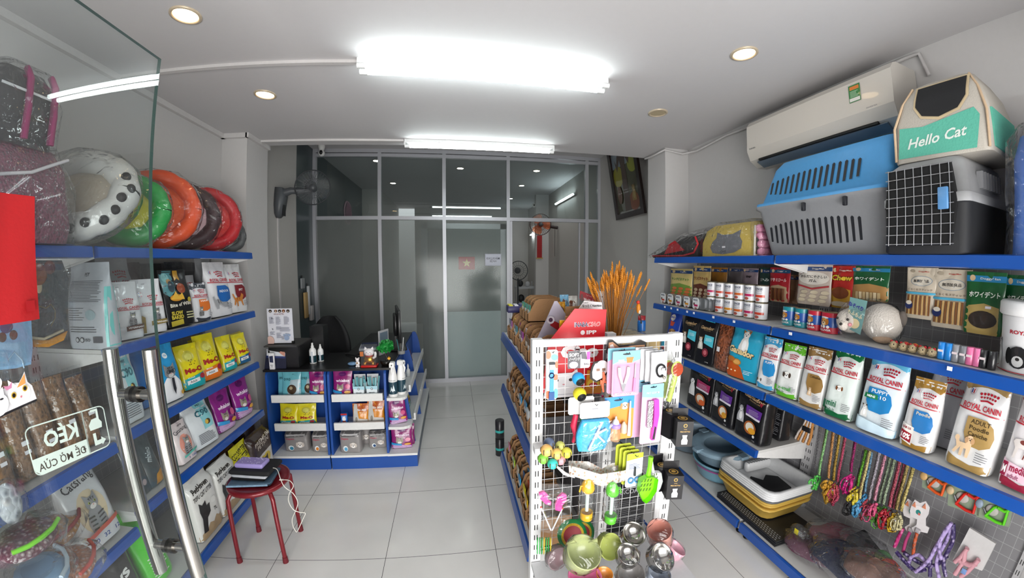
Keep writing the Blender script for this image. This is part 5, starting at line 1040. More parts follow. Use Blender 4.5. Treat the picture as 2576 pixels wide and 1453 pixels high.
def clip_card(box,Y,label,full=True):
 t,w,h=card('nail_clipper_card',label,'nail clipper set',box,Y,'#e9a8c8',clipper_art)
 if full:
  for s in(-1,1):MB().tube([(-w*.12+s*w*.17,-.008,h*.66),(-w*.12+s*w*.15,-.009,h*.5),(-w*.12+s*w*.05,-.008,h*.3)],[.006,.0065,.005],mat('#f4eef2',.3),8).build('clipper_handle',t)
  MB().prism([(-w*.22,h*.31),(-w*.02,h*.31),(-w*.1,h*.12),(-w*.14,h*.12)],-.01,-.005,mat('#b9b9bd',.25,.9)).build('clipper_blade',t)
  MB().tube([(w*.28,-.006,h*.1),(w*.3,-.006,h*.4)],.0045,mat('#f090cc',.3),8).tube([(w*.3,-.006,h*.4),(w*.31,-.006,h*.72)],.0025,mat('#d5d5da',.3,.5),6).build('nail_file',t)
  MB().box(-w*.46,-.016,.01,w*.46,-.0035,h*.7,PLAST).build('blister',t)
 return t
b1=hang(1542,884,1606,992,1.17);clip_card(b1,1.17,'pink and teal card with white-handled nail clippers and a file, front of two');clip_card((b1[0]-.008,b1[1]+.004,b1[2]-.008,b1[3]+.006),1.195,'second pink and teal clipper card directly behind the first',False)
def zip_bag(box,Y,label,full):
 x0,z0,x1,z1=box;w,h=x1-x0,z1-z0;t=thing('bracelet_pouch',label,'pet collar',((x0+x1)/2,Y,z0),.12*(1 if full else .3));b=MB();P=Pouch(w,h,.012,'pillow',int(Y*1000));P.body(b,mat('#dcdcde',.3,0,.3,30));b.keep=True;b.build('zip_pouch',t)
 if full:b=MB();b.tube([(w*.25*math.cos(a),-.012-.002*math.sin(a*2),h*.42+w*.3*math.sin(a))for a in[2*PI*k/20 for k in range(18)]],.0035,mat('#1f1f22',.5,.2,.8,300,.5),7);b.build('black_bracelet',t);MB().ball((w*.16,-.016,h*.2),.007,mat('#d8cfc0',.2,.9),10).build('bell',t);MB().box(w*.02,-.0165,h*.4,w*.2,-.015,h*.5,'#f0ecf2').build('price_sticker',t)
b1=hang(1637,886,1678,960,1.165)
for i,lb in enumerate(('front white zip pouch with a black beaded collar and bell on the rack','second white zip pouch layered behind the front one','third white zip pouch layered further left','backmost grey-white zip pouch peeping out beside the clipper card')):zip_bag((b1[0]-i*.012,b1[1]+i*.002,b1[2]-i*.012,b1[3]+i*.003),1.165+i*.017,lb,i==0)
def brush(px0,py0,px1,py1,Y,label,Y2=None):
 a=at(px0,py0,Y=Y);c=at(px1,py1,Y=Y);t=thing('pet_brush',label,'pet brush',(0,0,0));hd=Vector((a.x,Y,a.z));tl=Vector((c.x,Y+.01,c.z));d=(tl-hd).normalized()
 MB().tube([hd+d*.02,hd+d*.05,tl],[.009,.011,.010],mat('#b5c95a',.35),12).build('handle',t);b=MB();b.ball(hd,.026,mat('#c9d65a',.4),16,1,.35,1.2);b.build('head',t);b=MB();b.ball(hd+Vector((0,-.007,0)),.023,mat('#d9552c',.4,0,.8,500,.4),16,1,.3,1.15);b.build('bristle_pad',t)
 b=MB();hd2=hd+Vector((0,0,.035));b.loft([[hd2+d*q+Vector((math.cos(k*PI/5)*r_*(1+.12*math.sin(k*3+q*40)),math.sin(k*PI/5)*r_*.55,0))for k in range(10)]for q,r_ in((-.04,.004),(-.02,.012),(0,.026),(.04,.034),(.09,.03),(.17,.022),(.20,.016))],WRAP);b.build('plastic_sleeve',t)
brush(1703,928,1685,1010,1.165,'lime-handled orange brush in clear plastic, front one at the right of the rack');brush(1681,925,1672,1000,1.21,'lime-handled orange brush in clear plastic, behind the front brush')
# harness set
b1=hang(1460,1014,1533,1047,1.16)
t,w,h=card('harness_pack','white-topped clear pack with a sky blue pet harness, hung low on the mesh','pet harness',b1,1.16,'#f2f2f2',lambda p:p.rect('#9a9aa0',.4,.55,.6,.62));cl=mat('#45b4ea',.6,0,.4,60)
b=MB();rows=[]
for j in range(8):
 v=j/7;ww=w*(.44+.12*math.sin(PI*v));rows.append([(u*ww-.012*v,-.012-.008*math.cos(u*1.4)*(1+.4*math.sin(j*2.1)),-.004-v*.115)for u in(-1,-.6,-.2,.2,.6,1)]+[(u*ww-.012*v,.004,-.004-v*.115)for u in(1,.6,.2,-.2,-.6,-1)])
b.loft(rows,cl,True,True);b.build('harness',t);b=MB();sp_=mat('#eef0f2',.6,0,.2,300,.2)
for a_,c_ in(((.018,-.024,-.01),(-.03,-.026,-.11)),((-.004,-.025,-.05),(.03,-.026,-.085)),((-.0,-.026,-.05),(.036,-.024,-.035))):b.tube([a_,c_],.0045,sp_,6)
b.build('spotted_strap',t);b=MB();b.prism([(-w*.52,-.13),(w*.52,-.12),(w*.5,0),(-w*.5,0)],-.036,-.034,WRAP);b.build('clear_pouch',t)
t,w,h=card('harness_pack','second clear pack with green and red straps behind the blue harness','pet harness',(b1[0]-.035,b1[1]+.006,b1[2]-.05,b1[3]+.012),1.19,'#f2f2f2',None)
MB().tube([(-.02,0,0),(-.03,-.004,-.04),(-.018,0,-.08),(-.028,0,-.11)],[.01,.013,.01,.006],mat('#c42348',.5,0,.3,40),8).build('red_strap',t);MB().tube([(.012,0,0),(.004,-.004,-.05),(.014,0,-.1)],[.01,.013,.008],mat('#1f9a46',.5,0,.3,40),8).build('green_strap',t);MB().box(0,-.016,-.125,.03,-.014,-.095,'#e6d83a').build('yellow_tag',t)
# baby bottle card
b1=hang(1521,1000,1590,1100,1.18)
t,w,h=card('nursing_bottle_card','blue-topped orange card with a lilac-ringed nursing bottle and brush','nursing bottle',b1,1.18,'#e0943f',lambda p:(p.poly('#3e95d8',[(0,.72),(.5,.78),(1,.7),(1,1),(0,1)]),p.ell('#1c2a3c',.45,.92,.14,.02),p.beast('doghead',.68,.78,.3,'#efe0cc','#b98a5a','#ffffff'),p.poly('#e6dccf',[(.0,0),(.5,0),(.4,.3),(0,.4)])))
q=(-w*.18,-.022);MB().lathe([(.001,.0),(.018,.002),(.019,.01),(.019,.045),(.016,.055)],clear('bottle_plastic',(.95,.75,.55),1,.25,.1,body_col=(.9,.6,.4)),18,(q[0],q[1],h*.05)).build('bottle',t);MB().lathe([(.018,0),(.019,.008),(.018,.014),(.012,.016)],mat('#a98ae0',.35),18,(q[0],q[1],h*.05+.054)).build('ring',t);MB().lathe([(.014,0),(.011,.012),(.004,.02),(.0035,.028),(.001,.03)],mat('#d9d9dc',.2),14,(q[0],q[1],h*.05+.068)).build('teat',t)
MB().tube([(w*.33,-.01,h*.1),(w*.33,-.01,h*.9)],[.007,.003],mat('#e6e9f4',.3),8).build('bottle_brush',t);MB().lathe([(.012,0),(.012,.03),(.002,.045)],mat('#d9c0a8',.3),12,(w*.12,-.016,h*.2)).build('spare_teat',t)
# comb cards
def comb(box,Y,label,full):
 t,w,h=card('comb_card',label,'pet comb',box,Y,'#e8b4d6',lambda p:(p.poly('#8fd0e4',[(0,.8),(1,.76),(1,1),(0,1)]),p.ell('#1f2c38',.5,.95,.15,.012),p.text('#e0f2f8','PET COMB',.5,.86,.03,.6)))
 if full:MB().box(-w*.26,-.012,h*.3,-w*.02,-.006,h*.74,mat('#b9b9bb',.3,.8,.5,200)).build('comb_teeth',t);MB().prism([(-.002,h*.76),(w*.2,h*.76),(w*.26,h*.5),(w*.12,h*.08),(-w*.02,h*.08),(0,h*.3),(w*.02,h*.5)],-.016,-.005,mat('#f04cc0',.3)).build('comb_handle',t);MB().prism([(w*.08,h*.32),(w*.14,h*.3),(w*.1,h*.1),(w*.0,h*.1)],-.018,-.016,'#2a2a2e').build('grip',t)
b1=hang(1617,968,1660,1110,1.16);comb(b1,1.16,'pink and sky blue card with a magenta-handled comb, front of two',True);comb((b1[0]-.02,b1[1]+.01,b1[2]-.02,b1[3]+.008),1.2,'matching pink comb card partly hidden behind the front one',False)
# black milk bottle boxes
def mbox(px,py,Y,label,turn,s=1.0):
 p=at(px,py,Y=Y);t=thing('milk_bottle_box',label,'boxed nursing bottle',(p.x,Y,p.z),math.radians(turn));b=MB();w,d,h=.062*s,.062*s,.10*s
 b.box(-w/2,-d/2,0,w/2,d/2,h,mat('#17161a',.35));b.box(-w/2,d/2-.004,h,w/2,d/2,h+.03,mat('#17161a',.35));p=Print(b,lambda a,c,o:(a-w/2,-d/2-.0002-o,c),w,h,.05,.0004);p.ell('#c9a04a',.5,.84,.12);p.ell('#2a1f10',.5,.84,.08);p.text('#c9a86a','TAG',.5,.7,.04,.2,.01);p.text('#d8b06a','MILK BOTTLE',.5,.61,.05,.6,.02);p.poly('#cfcfd2',[(.34,.48),(.66,.48),(.62,.36),(.7,.26),(.68,.1),(.32,.1),(.3,.26),(.38,.36)])
 p2=Print(b,lambda a,c,o:(a-w/2,-d/2+c,h+.0003+o),w,d,.05,.0004);p2.ell('#c9a04a',.5,.5,.3);p2.ell('#1a1610',.5,.5,.22);p2.ell('#c9a04a',.5,.5,.14);b.build('carton',t);return t
mbox(1712,1113,1.16,'black boxed milk bottle with a gold seal, upper front one by the right post',-14,1.05);mbox(1683,1092,1.22,'black boxed milk bottle behind the upper front one',14,1.05);mbox(1688,1243,1.15,'black boxed milk bottle with a green window side, lower front one',-14,1.05);mbox(1660,1222,1.21,'black boxed milk bottle behind the lower front one',12)
# cat balls in a net
cols=[('#e8b86a',1375,1132,.0155,1.13,'orange and yellow slotted cat ball at the top left of the cluster'),('#e9c36a',1400,1141,.0145,1.14,'peach and yellow slotted cat ball in the middle of the cluster'),('#d8d24a',1425,1138,.0145,1.16,'yellow slotted cat ball at the right of the cluster'),('#7fc94a',1366,1153,.0135,1.13,'green and lilac slotted cat ball at the lower left of the cluster'),('#3fc4bc',1390,1166,.0135,1.12,'turquoise slotted cat ball lowest in the cluster'),('#e59aa4',1410,1156,.0135,1.17,'pink slotted cat ball tucked behind the turquoise one'),('#5d6b86',1381,1115,.0155,1.18,'slate blue ball at the back of the cluster'),('#c3c86a',1409,1121,.013,1.18,'dull olive ball at the back of the cluster')]
for c,px,py,r_,Y,lb in cols:
 p=at(px,py,Y=Y);t=thing('cat_ball',lb,'cat toy ball',(p.x,Y,p.z));r_*=1.4;MB().ball((0,0,0),r_,mat(c,.4,0,0,40,.25),18).build('ball',t)
 for k in range(5):
  a=k*1.25-2.3;b=MB();b.tube([(r_*1.005*math.cos(a)*math.cos(e),r_*1.005*math.sin(a)*math.cos(e),r_*1.005*math.sin(e))for e in(-.45,-.15,.15,.45)],.002,mat('#5a4a2a',.6),5)
  b.build('slot',t)
t=thing('net_strap','white plastic net tail gathering the cluster of cat balls','netting',(0,0,0));pts=[at(1400,1172,Y=1.15),at(1420,1190,Y=1.17),at(1445,1200,Y=1.19)];MB().tube(pts,[.004,.007,.003],mat('#e9e9ea',.4),8).build('net',t)
# floral belly band
b=MB();fl=kibble('#f2eee6','#cf7a2c','floral_cotton',75);Y=1.14;A=[at(px,py,Y=Y)for px,py in((1430,1170),(1470,1180),(1510,1192),(1540,1188),(1574,1182))];B_=[at(px,py,Y=Y)for px,py in((1432,1194),(1470,1206),(1510,1222),(1540,1218),(1574,1208))];C_=[at(px,py,Y=1.2)for px,py in((1574,1160),(1540,1164),(1515,1178),(1480,1160),(1430,1158))];D_=[at(px,py,Y=1.2)for px,py in((1574,1186),(1540,1190),(1515,1198),(1480,1180),(1430,1178))]
top=A+C_;bot=B_+D_;b.loft([top,[(u+v)/2+Vector((0,-.004,0))for u,v in zip(top,bot)],bot],fl,closed=True);tag(b.build('belly_band'),'white floral cotton pet band looped across the middle of the mesh','belly band')
# scissors cards, scoop
b1=hang(1578,1142,1612,1220,1.15)
for i in range(4):
 t,w,h=card('nail_scissor_card',['front white card with blue-ringed pet nail scissors','second nail scissor card with lime edge','third nail scissor card with lime edge','backmost nail scissor card with lime edge'][i],'nail scissors',(b1[0]-i*.008,b1[1]+i*.004,b1[2]-i*.009,b1[3]+i*.006),1.15+i*.016,'#dfe3ec' if i==0 else '#b7c23a',(lambda p:(p.poly('#b7c23a',[(0,.8),(1,.86),(1,1),(0,1)]),p.lines('#7a86a8',.15,.85,.55,.72,4,.3)))if i==0 else None)
 if i==0:
  for s in(-1,1):MB().tube([(s*w*.2+w*.15*math.cos(q),-.006,h*.22+.011*math.sin(q))for q in[2*PI*k/14 for k in range(15)]],.0028,mat('#4f8fc9',.3),6).build('finger_ring',t)
  MB().prism([(-w*.06,h*.36),(w*.06,h*.36),(w*.03,h*.62),(-w*.03,h*.62)],-.009,-.004,'#2a2c30').build('blade',t)
def scoop(px,py,Y,label,c,s=1.0,roll=0):
 p=at(px,py,Y=Y);t=thing('litter_scoop',label,'litter scoop',(p.x,Y,p.z));t.rotation_euler=(0,math.radians(roll),0);t.scale=(s,s,s);m=mat(c,.3)
 b=MB();W_=.036;o=[(-W_,0),(-W_,-.05),(-.018,-.085),(.0,-.1),(.018,-.085),(W_,-.05),(W_,0),(.012,.012),(-.012,.012)]
 b.prism([(a,z)for a,z in o],0,.003,m);b.loft([[(a,0,z)for a,z in o],[(a*1.03,-.022,z*1.02)for a,z in o]],m,smooth=False);b.build('scoop_bowl',t)
 b=MB()
 for i in range(4):
  for j in range(3):b.prism([(-.024+i*.013,-.06+j*.02),(-.018+i*.013,-.058+j*.02),(-.015+i*.013,-.046+j*.02),(-.021+i*.013,-.048+j*.02)],-.0012,-.0002,'#4a6a14')
 b.build('slots',t);MB().tube([(0,-.004,.005),(0,-.006,.05),(0,-.004,.09)],[.01,.008,.01],m,10).build('handle',t)
 return t
scoop(1628,1200,1.13,'lime green slotted litter scoop hanging low on the mesh','#7fdc1e',1.0,4);scoop(1642,1190,1.17,'white slotted litter scoop behind the lime green one','#e6e8ea',.8,-14)
# dispensers
def feeder(px,pt,pb,Y,c,label):
 a=at(px,pt,Y=Y);q=at(px,pb,Y=Y);h=a.z-q.z;t=thing('travel_bottle',label,'travel water bottle',(a.x,Y,q.z));m=mat(c,.3,coat=.3)
 MB().lathe([(.001,h*.7),(.022,h*.7),(.026,h*.76),(.024,h*.86),(.014,h*.96),(.001,h)],m,20).build('cap',t);MB().lathe([(.021,h*.14),(.022,h*.7)],PLAST,20).build('clear_body',t);MB().lathe([(.001,0),(.022,.0),(.0235,.004),(.0235,h*.18),(.02,h*.18),(.019,h*.05),(.001,h*.05)],m,20).build('base_cup',t);MB().tube([(.0,0,h*.2),(0,0,h*.66)],.007,mat('#d5e6dc',.3),10).build('inner_tube',t)
 MB().tube([(.0,0,h*.86),(.03 if c.startswith('#5')else-.03,-.004,h*.85),(.034 if c.startswith('#5')else-.034,-.004,h*.72)],.0035,m,6).build('hook_arm',t)
 b=MB();b.loft([[(math.cos(k*PI/6)*r_*(1+.1*math.sin(k*5+z*70)),math.sin(k*PI/6)*r_*.8,z)for k in range(12)]for z,r_ in((-.008,.018),(.01,.034),(h*.5,.036),(h,.032),(h+.03,.02),(h+.05,.03))],WRAP);b.build('plastic_bag',t)
feeder(1480,1203,1302,1.14,'#f2b81c','yellow-capped travel bottle in a clear bag hanging low on the mesh');feeder(1542,1212,1309,1.13,'#5fce2c','green-capped travel bottle in a clear bag hanging low on the mesh')
t=thing('teaser_wand','hot pink fish cat teasers on white sticks in a clear bag on the mesh','cat teaser',(0,0,0));pk=mat('#f0309a',.35)
for pts,Y in((((1355,1238),(1368,1233),(1378,1243),(1376,1252),(1386,1260),(1384,1268),(1372,1265),(1358,1252)),1.13),(((1402,1250),(1414,1238),(1424,1242),(1424,1256),(1414,1268),(1410,1283),(1396,1280),(1396,1268)),1.125)):
 b=MB();b.prism([(at(px,py,Y=Y).x,at(px,py,Y=Y).z)for px,py in pts],Y-.006,Y+.004,pk);q=at(pts[1][0]-2,pts[1][1]+12,Y=Y);b.tube([(q.x,Y-.0075,q.z),(q.x,Y-.006,q.z)],.002,'#4a1030',8);b.build('pink_fish',t)
for a_,c_ in(((1361,1275),(1386,1333)),((1415,1278),(1389,1333))):MB().tube([at(*a_,Y=1.12),at(*c_,Y=1.12)],.0028,mat('#f0eef0',.3),8).build('stick',t);MB().ball(at(*a_,Y=1.12),.004,'#d8402c',8).build('red_tip',t)
MB().prism([(at(px,py,Y=1.105).x,at(px,py,Y=1.105).z)for px,py in((1350,1215),(1440,1218),(1438,1300),(1410,1345),(1352,1335))],1.104,1.106,WRAP).build('clear_bag',t)
# coil leashes and frisbees
gm2=mat('#1c9a3c',.4)
for i in range(7):
 q=at(1352+i*5.5,1372,Y=1.16-i*.004);b=MB();b.tube([(q.x+.004*math.cos(a),q.y+.016*math.cos(a),q.z+.036*math.sin(a))for a in[2*PI*k/24 for k in range(25)]],.0022,gm2 if i not in(3,6)else mat('#d8c02c',.4),6,False);o=b.build('coil_ring');tag(o,'%s plastic ring, %s from the left in the sheaf beside the slotted post'%('yellow' if i in(3,6)else 'green',('first','second','third','fourth','fifth','sixth','seventh')[i]),'toy ring','sheaf of toy rings')
for i,(px,py,r_,lb)in enumerate(((1440,1345,.062,'green-rimmed red disc toy with yellow edge, leaning behind the bowls'),(1462,1340,.058,'second green disc toy behind the first'))):
 q=at(px,py,Y=1.2+i*.015);t=thing('flying_disc',lb,'flying disc',q);t.rotation_euler=(math.radians(70),0,0);MB().lathe([(.001,.004),(r_*.62,.004)],'#9a1c2c',28).build('centre',t);MB().lathe([(r_*.62,.004),(r_*.72,.006),(r_*.78,.004)],mat('#d8b02c',.5,0,.5,300,.4),28).build('yellow_rim',t);MB().lathe([(r_*.78,.004),(r_,.0),(r_*.98,-.012)],mat('#1f8a4a',.4),28).build('green_rim',t)
 # bowls
def bowl(px,py,Y,r_,c,label,rx=0,ry=0,deep=.5,wrap=True,ears=False,steel_=False,in_=None,z=None):
 q=at(px,py,Y=Y);t=thing('pet_bowl',label,'pet bowl',q);t.rotation_euler=(math.radians(rx),math.radians(ry),0);m=steel if steel_ else mat(c,.3,coat=.2);d=r_*2*deep
 MB().lathe([(.001,-d*.5+.006),(r_*.5,-d*.5+.008),(r_*.86,d*.2),(r_*.94,d*.46),(r_*1.0,d*.5),(r_*1.02,d*.44),(r_*.9,-d*.1),(r_*.98,-d*.5),(r_*.9,-d*.5)],m,28).build('basin',t)
 if ears:
  for s in(-1,1):MB().prism([(s*r_*.95,d*.45),(s*r_*.35,d*.48),(s*r_*.72,d*.5+r_*.5)],r_*.45,r_*.53,m).build('cat_ear',t)
 if wrap:b=MB();rnd=random.Random(int(px));b.loft([[(math.cos(k*PI/8)*rr__*(1+rnd.uniform(-.06,.08)),math.sin(k*PI/8)*rr__*(1+rnd.uniform(-.06,.08)),z_)for k in range(16)]for z_,rr__ in((-d*.52,r_*.9),(-d*.2,r_*1.08),(d*.3,r_*1.12),(d*.6,r_*.9),(d*.75,r_*.5))],WRAP);b.build('plastic_wrap',t)
 return t
bowl(1463,1395,1.03,.062,'#a8b07a','pale olive cat-eared bowl in clear plastic, biggest in the bowl heap',28,8,.55,True,True);bowl(1530,1372,1.1,.05,'#a9b362','pale olive cat-eared bowl tilted on its side between the steel bowls and the wrapped one',60,30,.35,False,True)
bowl(1592,1345,1.1,.045,'','steel bowl highest in the heap, reflecting the lights',30,0,.5,False,steel_=True);bowl(1578,1398,1.03,.042,'','steel bowl in the middle of the heap with a white sticker',22,0,.5,True,steel_=True);bowl(1660,1402,1.03,.052,'','wide steel bowl at the right of the heap in clear plastic',35,20,.42,True,steel_=True)
bowl(1660,1345,1.13,.05,'#c98a7c','salmon pink bowl in crumpled plastic at the upper right of the heap',15,-20,.9,True);bowl(1690,1388,1.15,.045,'#e3a9b9','light pink bowl below the salmon one at the right edge of the heap',10,30,.8,True);bowl(1400,1400,1.12,.045,'#8a7478','mauve bowl with an orange rim standing on edge left of the olive bowl',70,60,.35,True)
bowl(1470,1462,1.0,.06,'#e07aa6','bright pink bowl rim under the olive bowl at the bottom edge',5,0,.5,False);bowl(1585,1450,.98,.05,'#74706e','grey wrapped bowl with a barcode tag at the bottom edge',20,0,.5,True);bowl(1655,1448,1.0,.045,'#a7b0c0','bluish wrapped bowl at the bottom right of the heap',10,10,.5,True);bowl(1520,1448,1.0,.03,'#d08a3c','small orange bowl at the bottom edge between two larger ones',10,0,.5,False)
# ------------------------------------------------------------------ cartons of sachets on the island's left side
KR2=mat('#a57c54',.75,0,.1,120,.05);KD=mat('#7d5b3c',.8)
def tray(y,z,x,label,cols,hgt=.155,wid=.075,turn=0,dep=.20,full=True):
 t=thing('sachet_carton',label,'carton of sachets',(x,y,z+.001),math.radians(turn));prof=[(0,0),(dep,0),(dep,hgt),(.07,hgt),(.045,hgt-.012),(.012,hgt*.42),(0,hgt*.36)]
 b=MB();b.prism(prof,-wid/2,-wid/2+.003,KR2);b.prism(prof,wid/2-.003,wid/2,KR2);b.box(0,-wid/2,0,dep,wid/2,.003,KD).box(0,-wid/2,0,.003,wid/2,hgt*.36,KR2).box(dep-.003,-wid/2,0,dep,wid/2,hgt,KR2);b.build('carton',t)
 for i in range(3 if full else 2):
  c=cols[i%len(cols)];s=MB();xx=.014+i*.028;s.box(xx,-wid/2+.008,.004,xx+.006,wid/2-.008,hgt*(.72+.1*i),foil(c));s.box(xx-.0005,-wid/2+.016,hgt*.3,xx,wid/2-.016,hgt*.5,'#e8e4e0');s.build('sachet',t)
 return t
for z,x,n,lab,sets in((1.081,.345,10,'top',(('#8c2a8a','#e0e0e0','#b23a9a'),('#8c2a8a','#2a8c7a'),('#7a5a3c',),('#7a5a3c',),('#8c2a8a','#c0c0c8'),('#7a5a3c','#503a28'),('#2a7a8c','#8c2a8a'),('#7a5a3c',),('#8c2a8a','#e6d23a'),('#2a2a6c','#e6d23a'))),(.701,.345,9,'middle',(('#d5e6ea','#8fc9d0'),('#cfd9dc','#7fb5bb'),('#d8e0e4',),('#3a8fc0','#1c6ca8'),('#3a8fc0','#7fb5bb'),('#6b4a30',),('#6b4a30',),('#503020',),('#503020',))),(.171,.34,9,'bottom',(('#d8cf1c','#1f9a8c'),('#d8cf1c','#e0e02c'),('#d8b01c','#6cae2c'),('#d8cf1c','#c44a2c'),('#2a9ad0','#1c6ca8'),('#b5b0a0','#4a4034'),('#a8c83a','#6b4a30'),('#8a7a5a','#3a3028'),('#c46a8a','#3a3028')))):
 for i in range(n):
  y=1.53+i*(.92/n)
  order=['nearest the end rack','second from the end rack','third from the end rack','fourth from the end rack','fifth from the end rack','sixth from the end rack','seventh from the end rack','eighth from the end rack','ninth from the end rack','tenth and last'][i]
  tray(y,z,x+(.016 if i%2 else .008),'brown sachet carton on the island\'s %s left shelf, %s'%(lab,order),sets[i],.155 if lab!='bottom' else .17,min(.075,.92/n-.006))
for i in range(3):tray(1.98+i*.085,1.24,.41,['brown carton stacked on the top row of the island, front one','brown carton stacked on the top row of the island, middle one','brown carton stacked on the top row of the island, far one'][i],('#2a8c7a','#7a5a3c'),.13,.078,0,.2)
t=thing('sachet_carton','low open box of navy and yellow sachets at the far end of the island top','carton of sachets',(.36,2.40,1.236));MB().rbox(0,-.05,0,.2,.05,.045,mat('#2c2a5a',.4),.004).build('carton',t)
for i in range(5):MB().box(.01+i*.038,-.046,.045,.035+i*.038,.046,.052,('#d8cf3a','#e4e4ea','#3a3a7a')[i%3]).build('sachet',t)
t=thing('pet_food_tin','black dog food tin standing on the floor beyond the island, top of two','food tin',(.345,2.72,.155));MB().lathe([(.001,0),(.036,0),(.037,.003),(.037,.148),(.034,.15),(.001,.147)],mat('#26262a',.3,0,0,40,.5),22).build('tin',t);MB().lathe([(.0372,.05),(.0372,.07)],'#35b5b0',22).build('label_band',t)
t=dup(t,(.345,2.72,0.0),label='black dog food tin standing directly on the floor beyond the island');
# cartons above
lil=mat('#b9b3c4',.6);redc=mat('#d81f2c',.35)
def outline_box(name,label,cat,pts,Y,dep,m,art=None,sidem=None):
 """front panel from pixel corners on plane Y, going back dep"""
 P=[at(px,py,Y=Y)for px,py in pts];x0=min(p.x for p in P);z0=min(p.z for p in P);w=max(p.x for p in P)-x0;h=max(p.z for p in P)-z0
 t=thing(name,label,cat,(x0,Y,z0));b=MB();L_=[(p.x-x0,p.z-z0)for p in P];b.prism(L_,0,.004,m);
 if art:art(Print(b,lambda a,c,o:(a,-.0003-o,c),w,h,.08,.0005))
 b.build('front_panel',t);return t,w,h,L_
def ciao_art(p):
 p.text('#f4f0f4','INABA',.60,.82,.055,.22,.05);p.text('#2a2a5c','INABA',.60,.82,.05,.21,.02);p.text('#f8f4f4','CIAO',.80,.82,.055,.2,.05,shear=.3);p.text('#d8202c','CIAO',.80,.82,.05,.19,.01,shear=.3)
 p.ell('#f6e9ea',.62,.73,.035);p.text('#f6e9ea','IPP',.76,.73,.045,.18,.04);p.text('#f8f2f2','Ciao',.58,.515,.15,.6,.09);p.text('#f8f2f2','♡',.58,.64,.05,.1,.02)
 p.text('#f0e0e0',"No.1",.9,.36,.05,.14,.02)
 p.poly('#ecebee',[(.02,.0),(.62,.0),(.6,.1),(.56,.26),(.54,.32),(.46,.28),(.22,.28),(.12,.33),(.08,.26)]);p.ell('#26262c',.22,.2,.03,.018);p.ell('#26262c',.44,.2,.03,.018);p.ell('#d89aa0',.33,.15,.02,.008);p.rect('#c9cad2',.02,.03,.62,.036)
 p.poly('#d8861c',[(.66,.02),(.94,.02),(.92,.28),(.7,.3)]);p.ell('#e6c23a',.8,.14,.1,.06);p.ell('#c42434',.8,.12,.07,.03);p.text('#ffffff','Ciao',.8,.12,.025,.1,.01)
t,w,h,L_=outline_box('red_display_carton','bright red cat treat display carton with white lettering standing behind the mesh rack','display carton',((1363,988),(1510,990),(1526,778),(1446,776),(1380,860)),1.40,.17,redc,ciao_art)
zb=1.0835-t.location.z;MB().box(w*.12,.004,zb,w*.14,.17,h*.55,lil).box(w*.97,.004,zb,w*.985,.17,h*.9,lil).box(w*.55,.166,zb,w*.98,.17,h*.97,KR2).box(.02,.004,zb,w*.97,.17,zb+.004,KR2).build('carton_body',t)
for i in range(4):MB().box(w*.3+i*.035,.03+i*.03,zb+.006,w*.6+i*.03,.04+i*.03,h*(.86+.03*i),foil(('#d8a51c','#b98a5a','#d8a51c','#a87c54')[i])).build('treat_sachet',t)
def w_art(p):p.text('#2a2a2e','NEW',.3,.8,.1,.3,.01);p.text('#26221e','なっとくNutrition',.55,.5,.3,.8,.03)
t,w,h,L_=outline_box('white_display_carton','white-fronted carton with black lettering just above the red display carton','display carton',((1455,778),(1516,780),(1514,760),(1470,756)),1.52,.05,mat('#ece9ea',.5),w_art)
t.location.z=t.location.z
def red_h(p):p.text('#f4e9e9',"World's No.1",.55,.4,.32,.66,.05);p.text('#e0a0a0','Cat Treats',.5,.8,.14,.3,.01);p.ell('#6a3030',.12,.5,.08,.3)
t,w,h,L_=outline_box('header_card','dark red header card reading No.1 with a white cat cut-out at its right','display header',((1458,750),(1503,768),(1504,747),(1460,731)),1.72,.04,mat('#a3182a',.4),None)
MB().build
b=MB();p=Print(b,lambda a,c,o:(a,-.0004-o,c-(a/w-.5)*.03+h*.02),w,h*.8,.08,.0005);red_h(p);b.build('lettering',t)
b=MB();b.prism([(w*.98,-.02),(w*1.35,-.025),(w*1.35,h*.85),(w*1.28,h*1.15),(w*1.2,h*.95),(w*1.1,h*.95),(w*1.03,h*1.15),(w,h*.8)],-.004,.006,mat('#eceaec',.4));b.build('cat_cutout',t);MB().ball((w*1.1,-.005,h*.6),.003,'#222226',6).build('eye',t);MB().ball((w*1.22,-.005,h*.58),.003,'#222226',6).build('eye',t)
MB().box(.01,.02,-.12,w*1.3,.035,0,KR2).build('carton_back',t)
t,w,h,L_=outline_box('lilac_display_carton','pale lilac side of a display carton with a dark red strip and round badge','display carton',((1352,850),(1440,850),(1430,800),(1402,757),(1395,757),(1376,800)),1.62,.1,lil,None)
P=[at(px,py,Y=1.61)for px,py in((1386,803),(1425,822),(1418,840),(1384,818))];b=MB();b.prism([(q.x-t.location.x,q.z-t.location.z)for q in P],-.014,-.01,mat('#a3182a',.4));b.build('red_strip',t)
q=at(1385,804,Y=1.6);MB().lathe([(.001,.0),(.017,0),(.019,.004)],mat('#e6e0ea',.4),20,(q.x-t.location.x,-.018,q.z-t.location.z),'y').build('round_badge',t);MB().lathe([(.001,.002),(.010,.002)],mat('#4a2a4a',.4),16,(q.x-t.location.x,-.021,q.z-t.location.z),'y').build('badge_print',t)
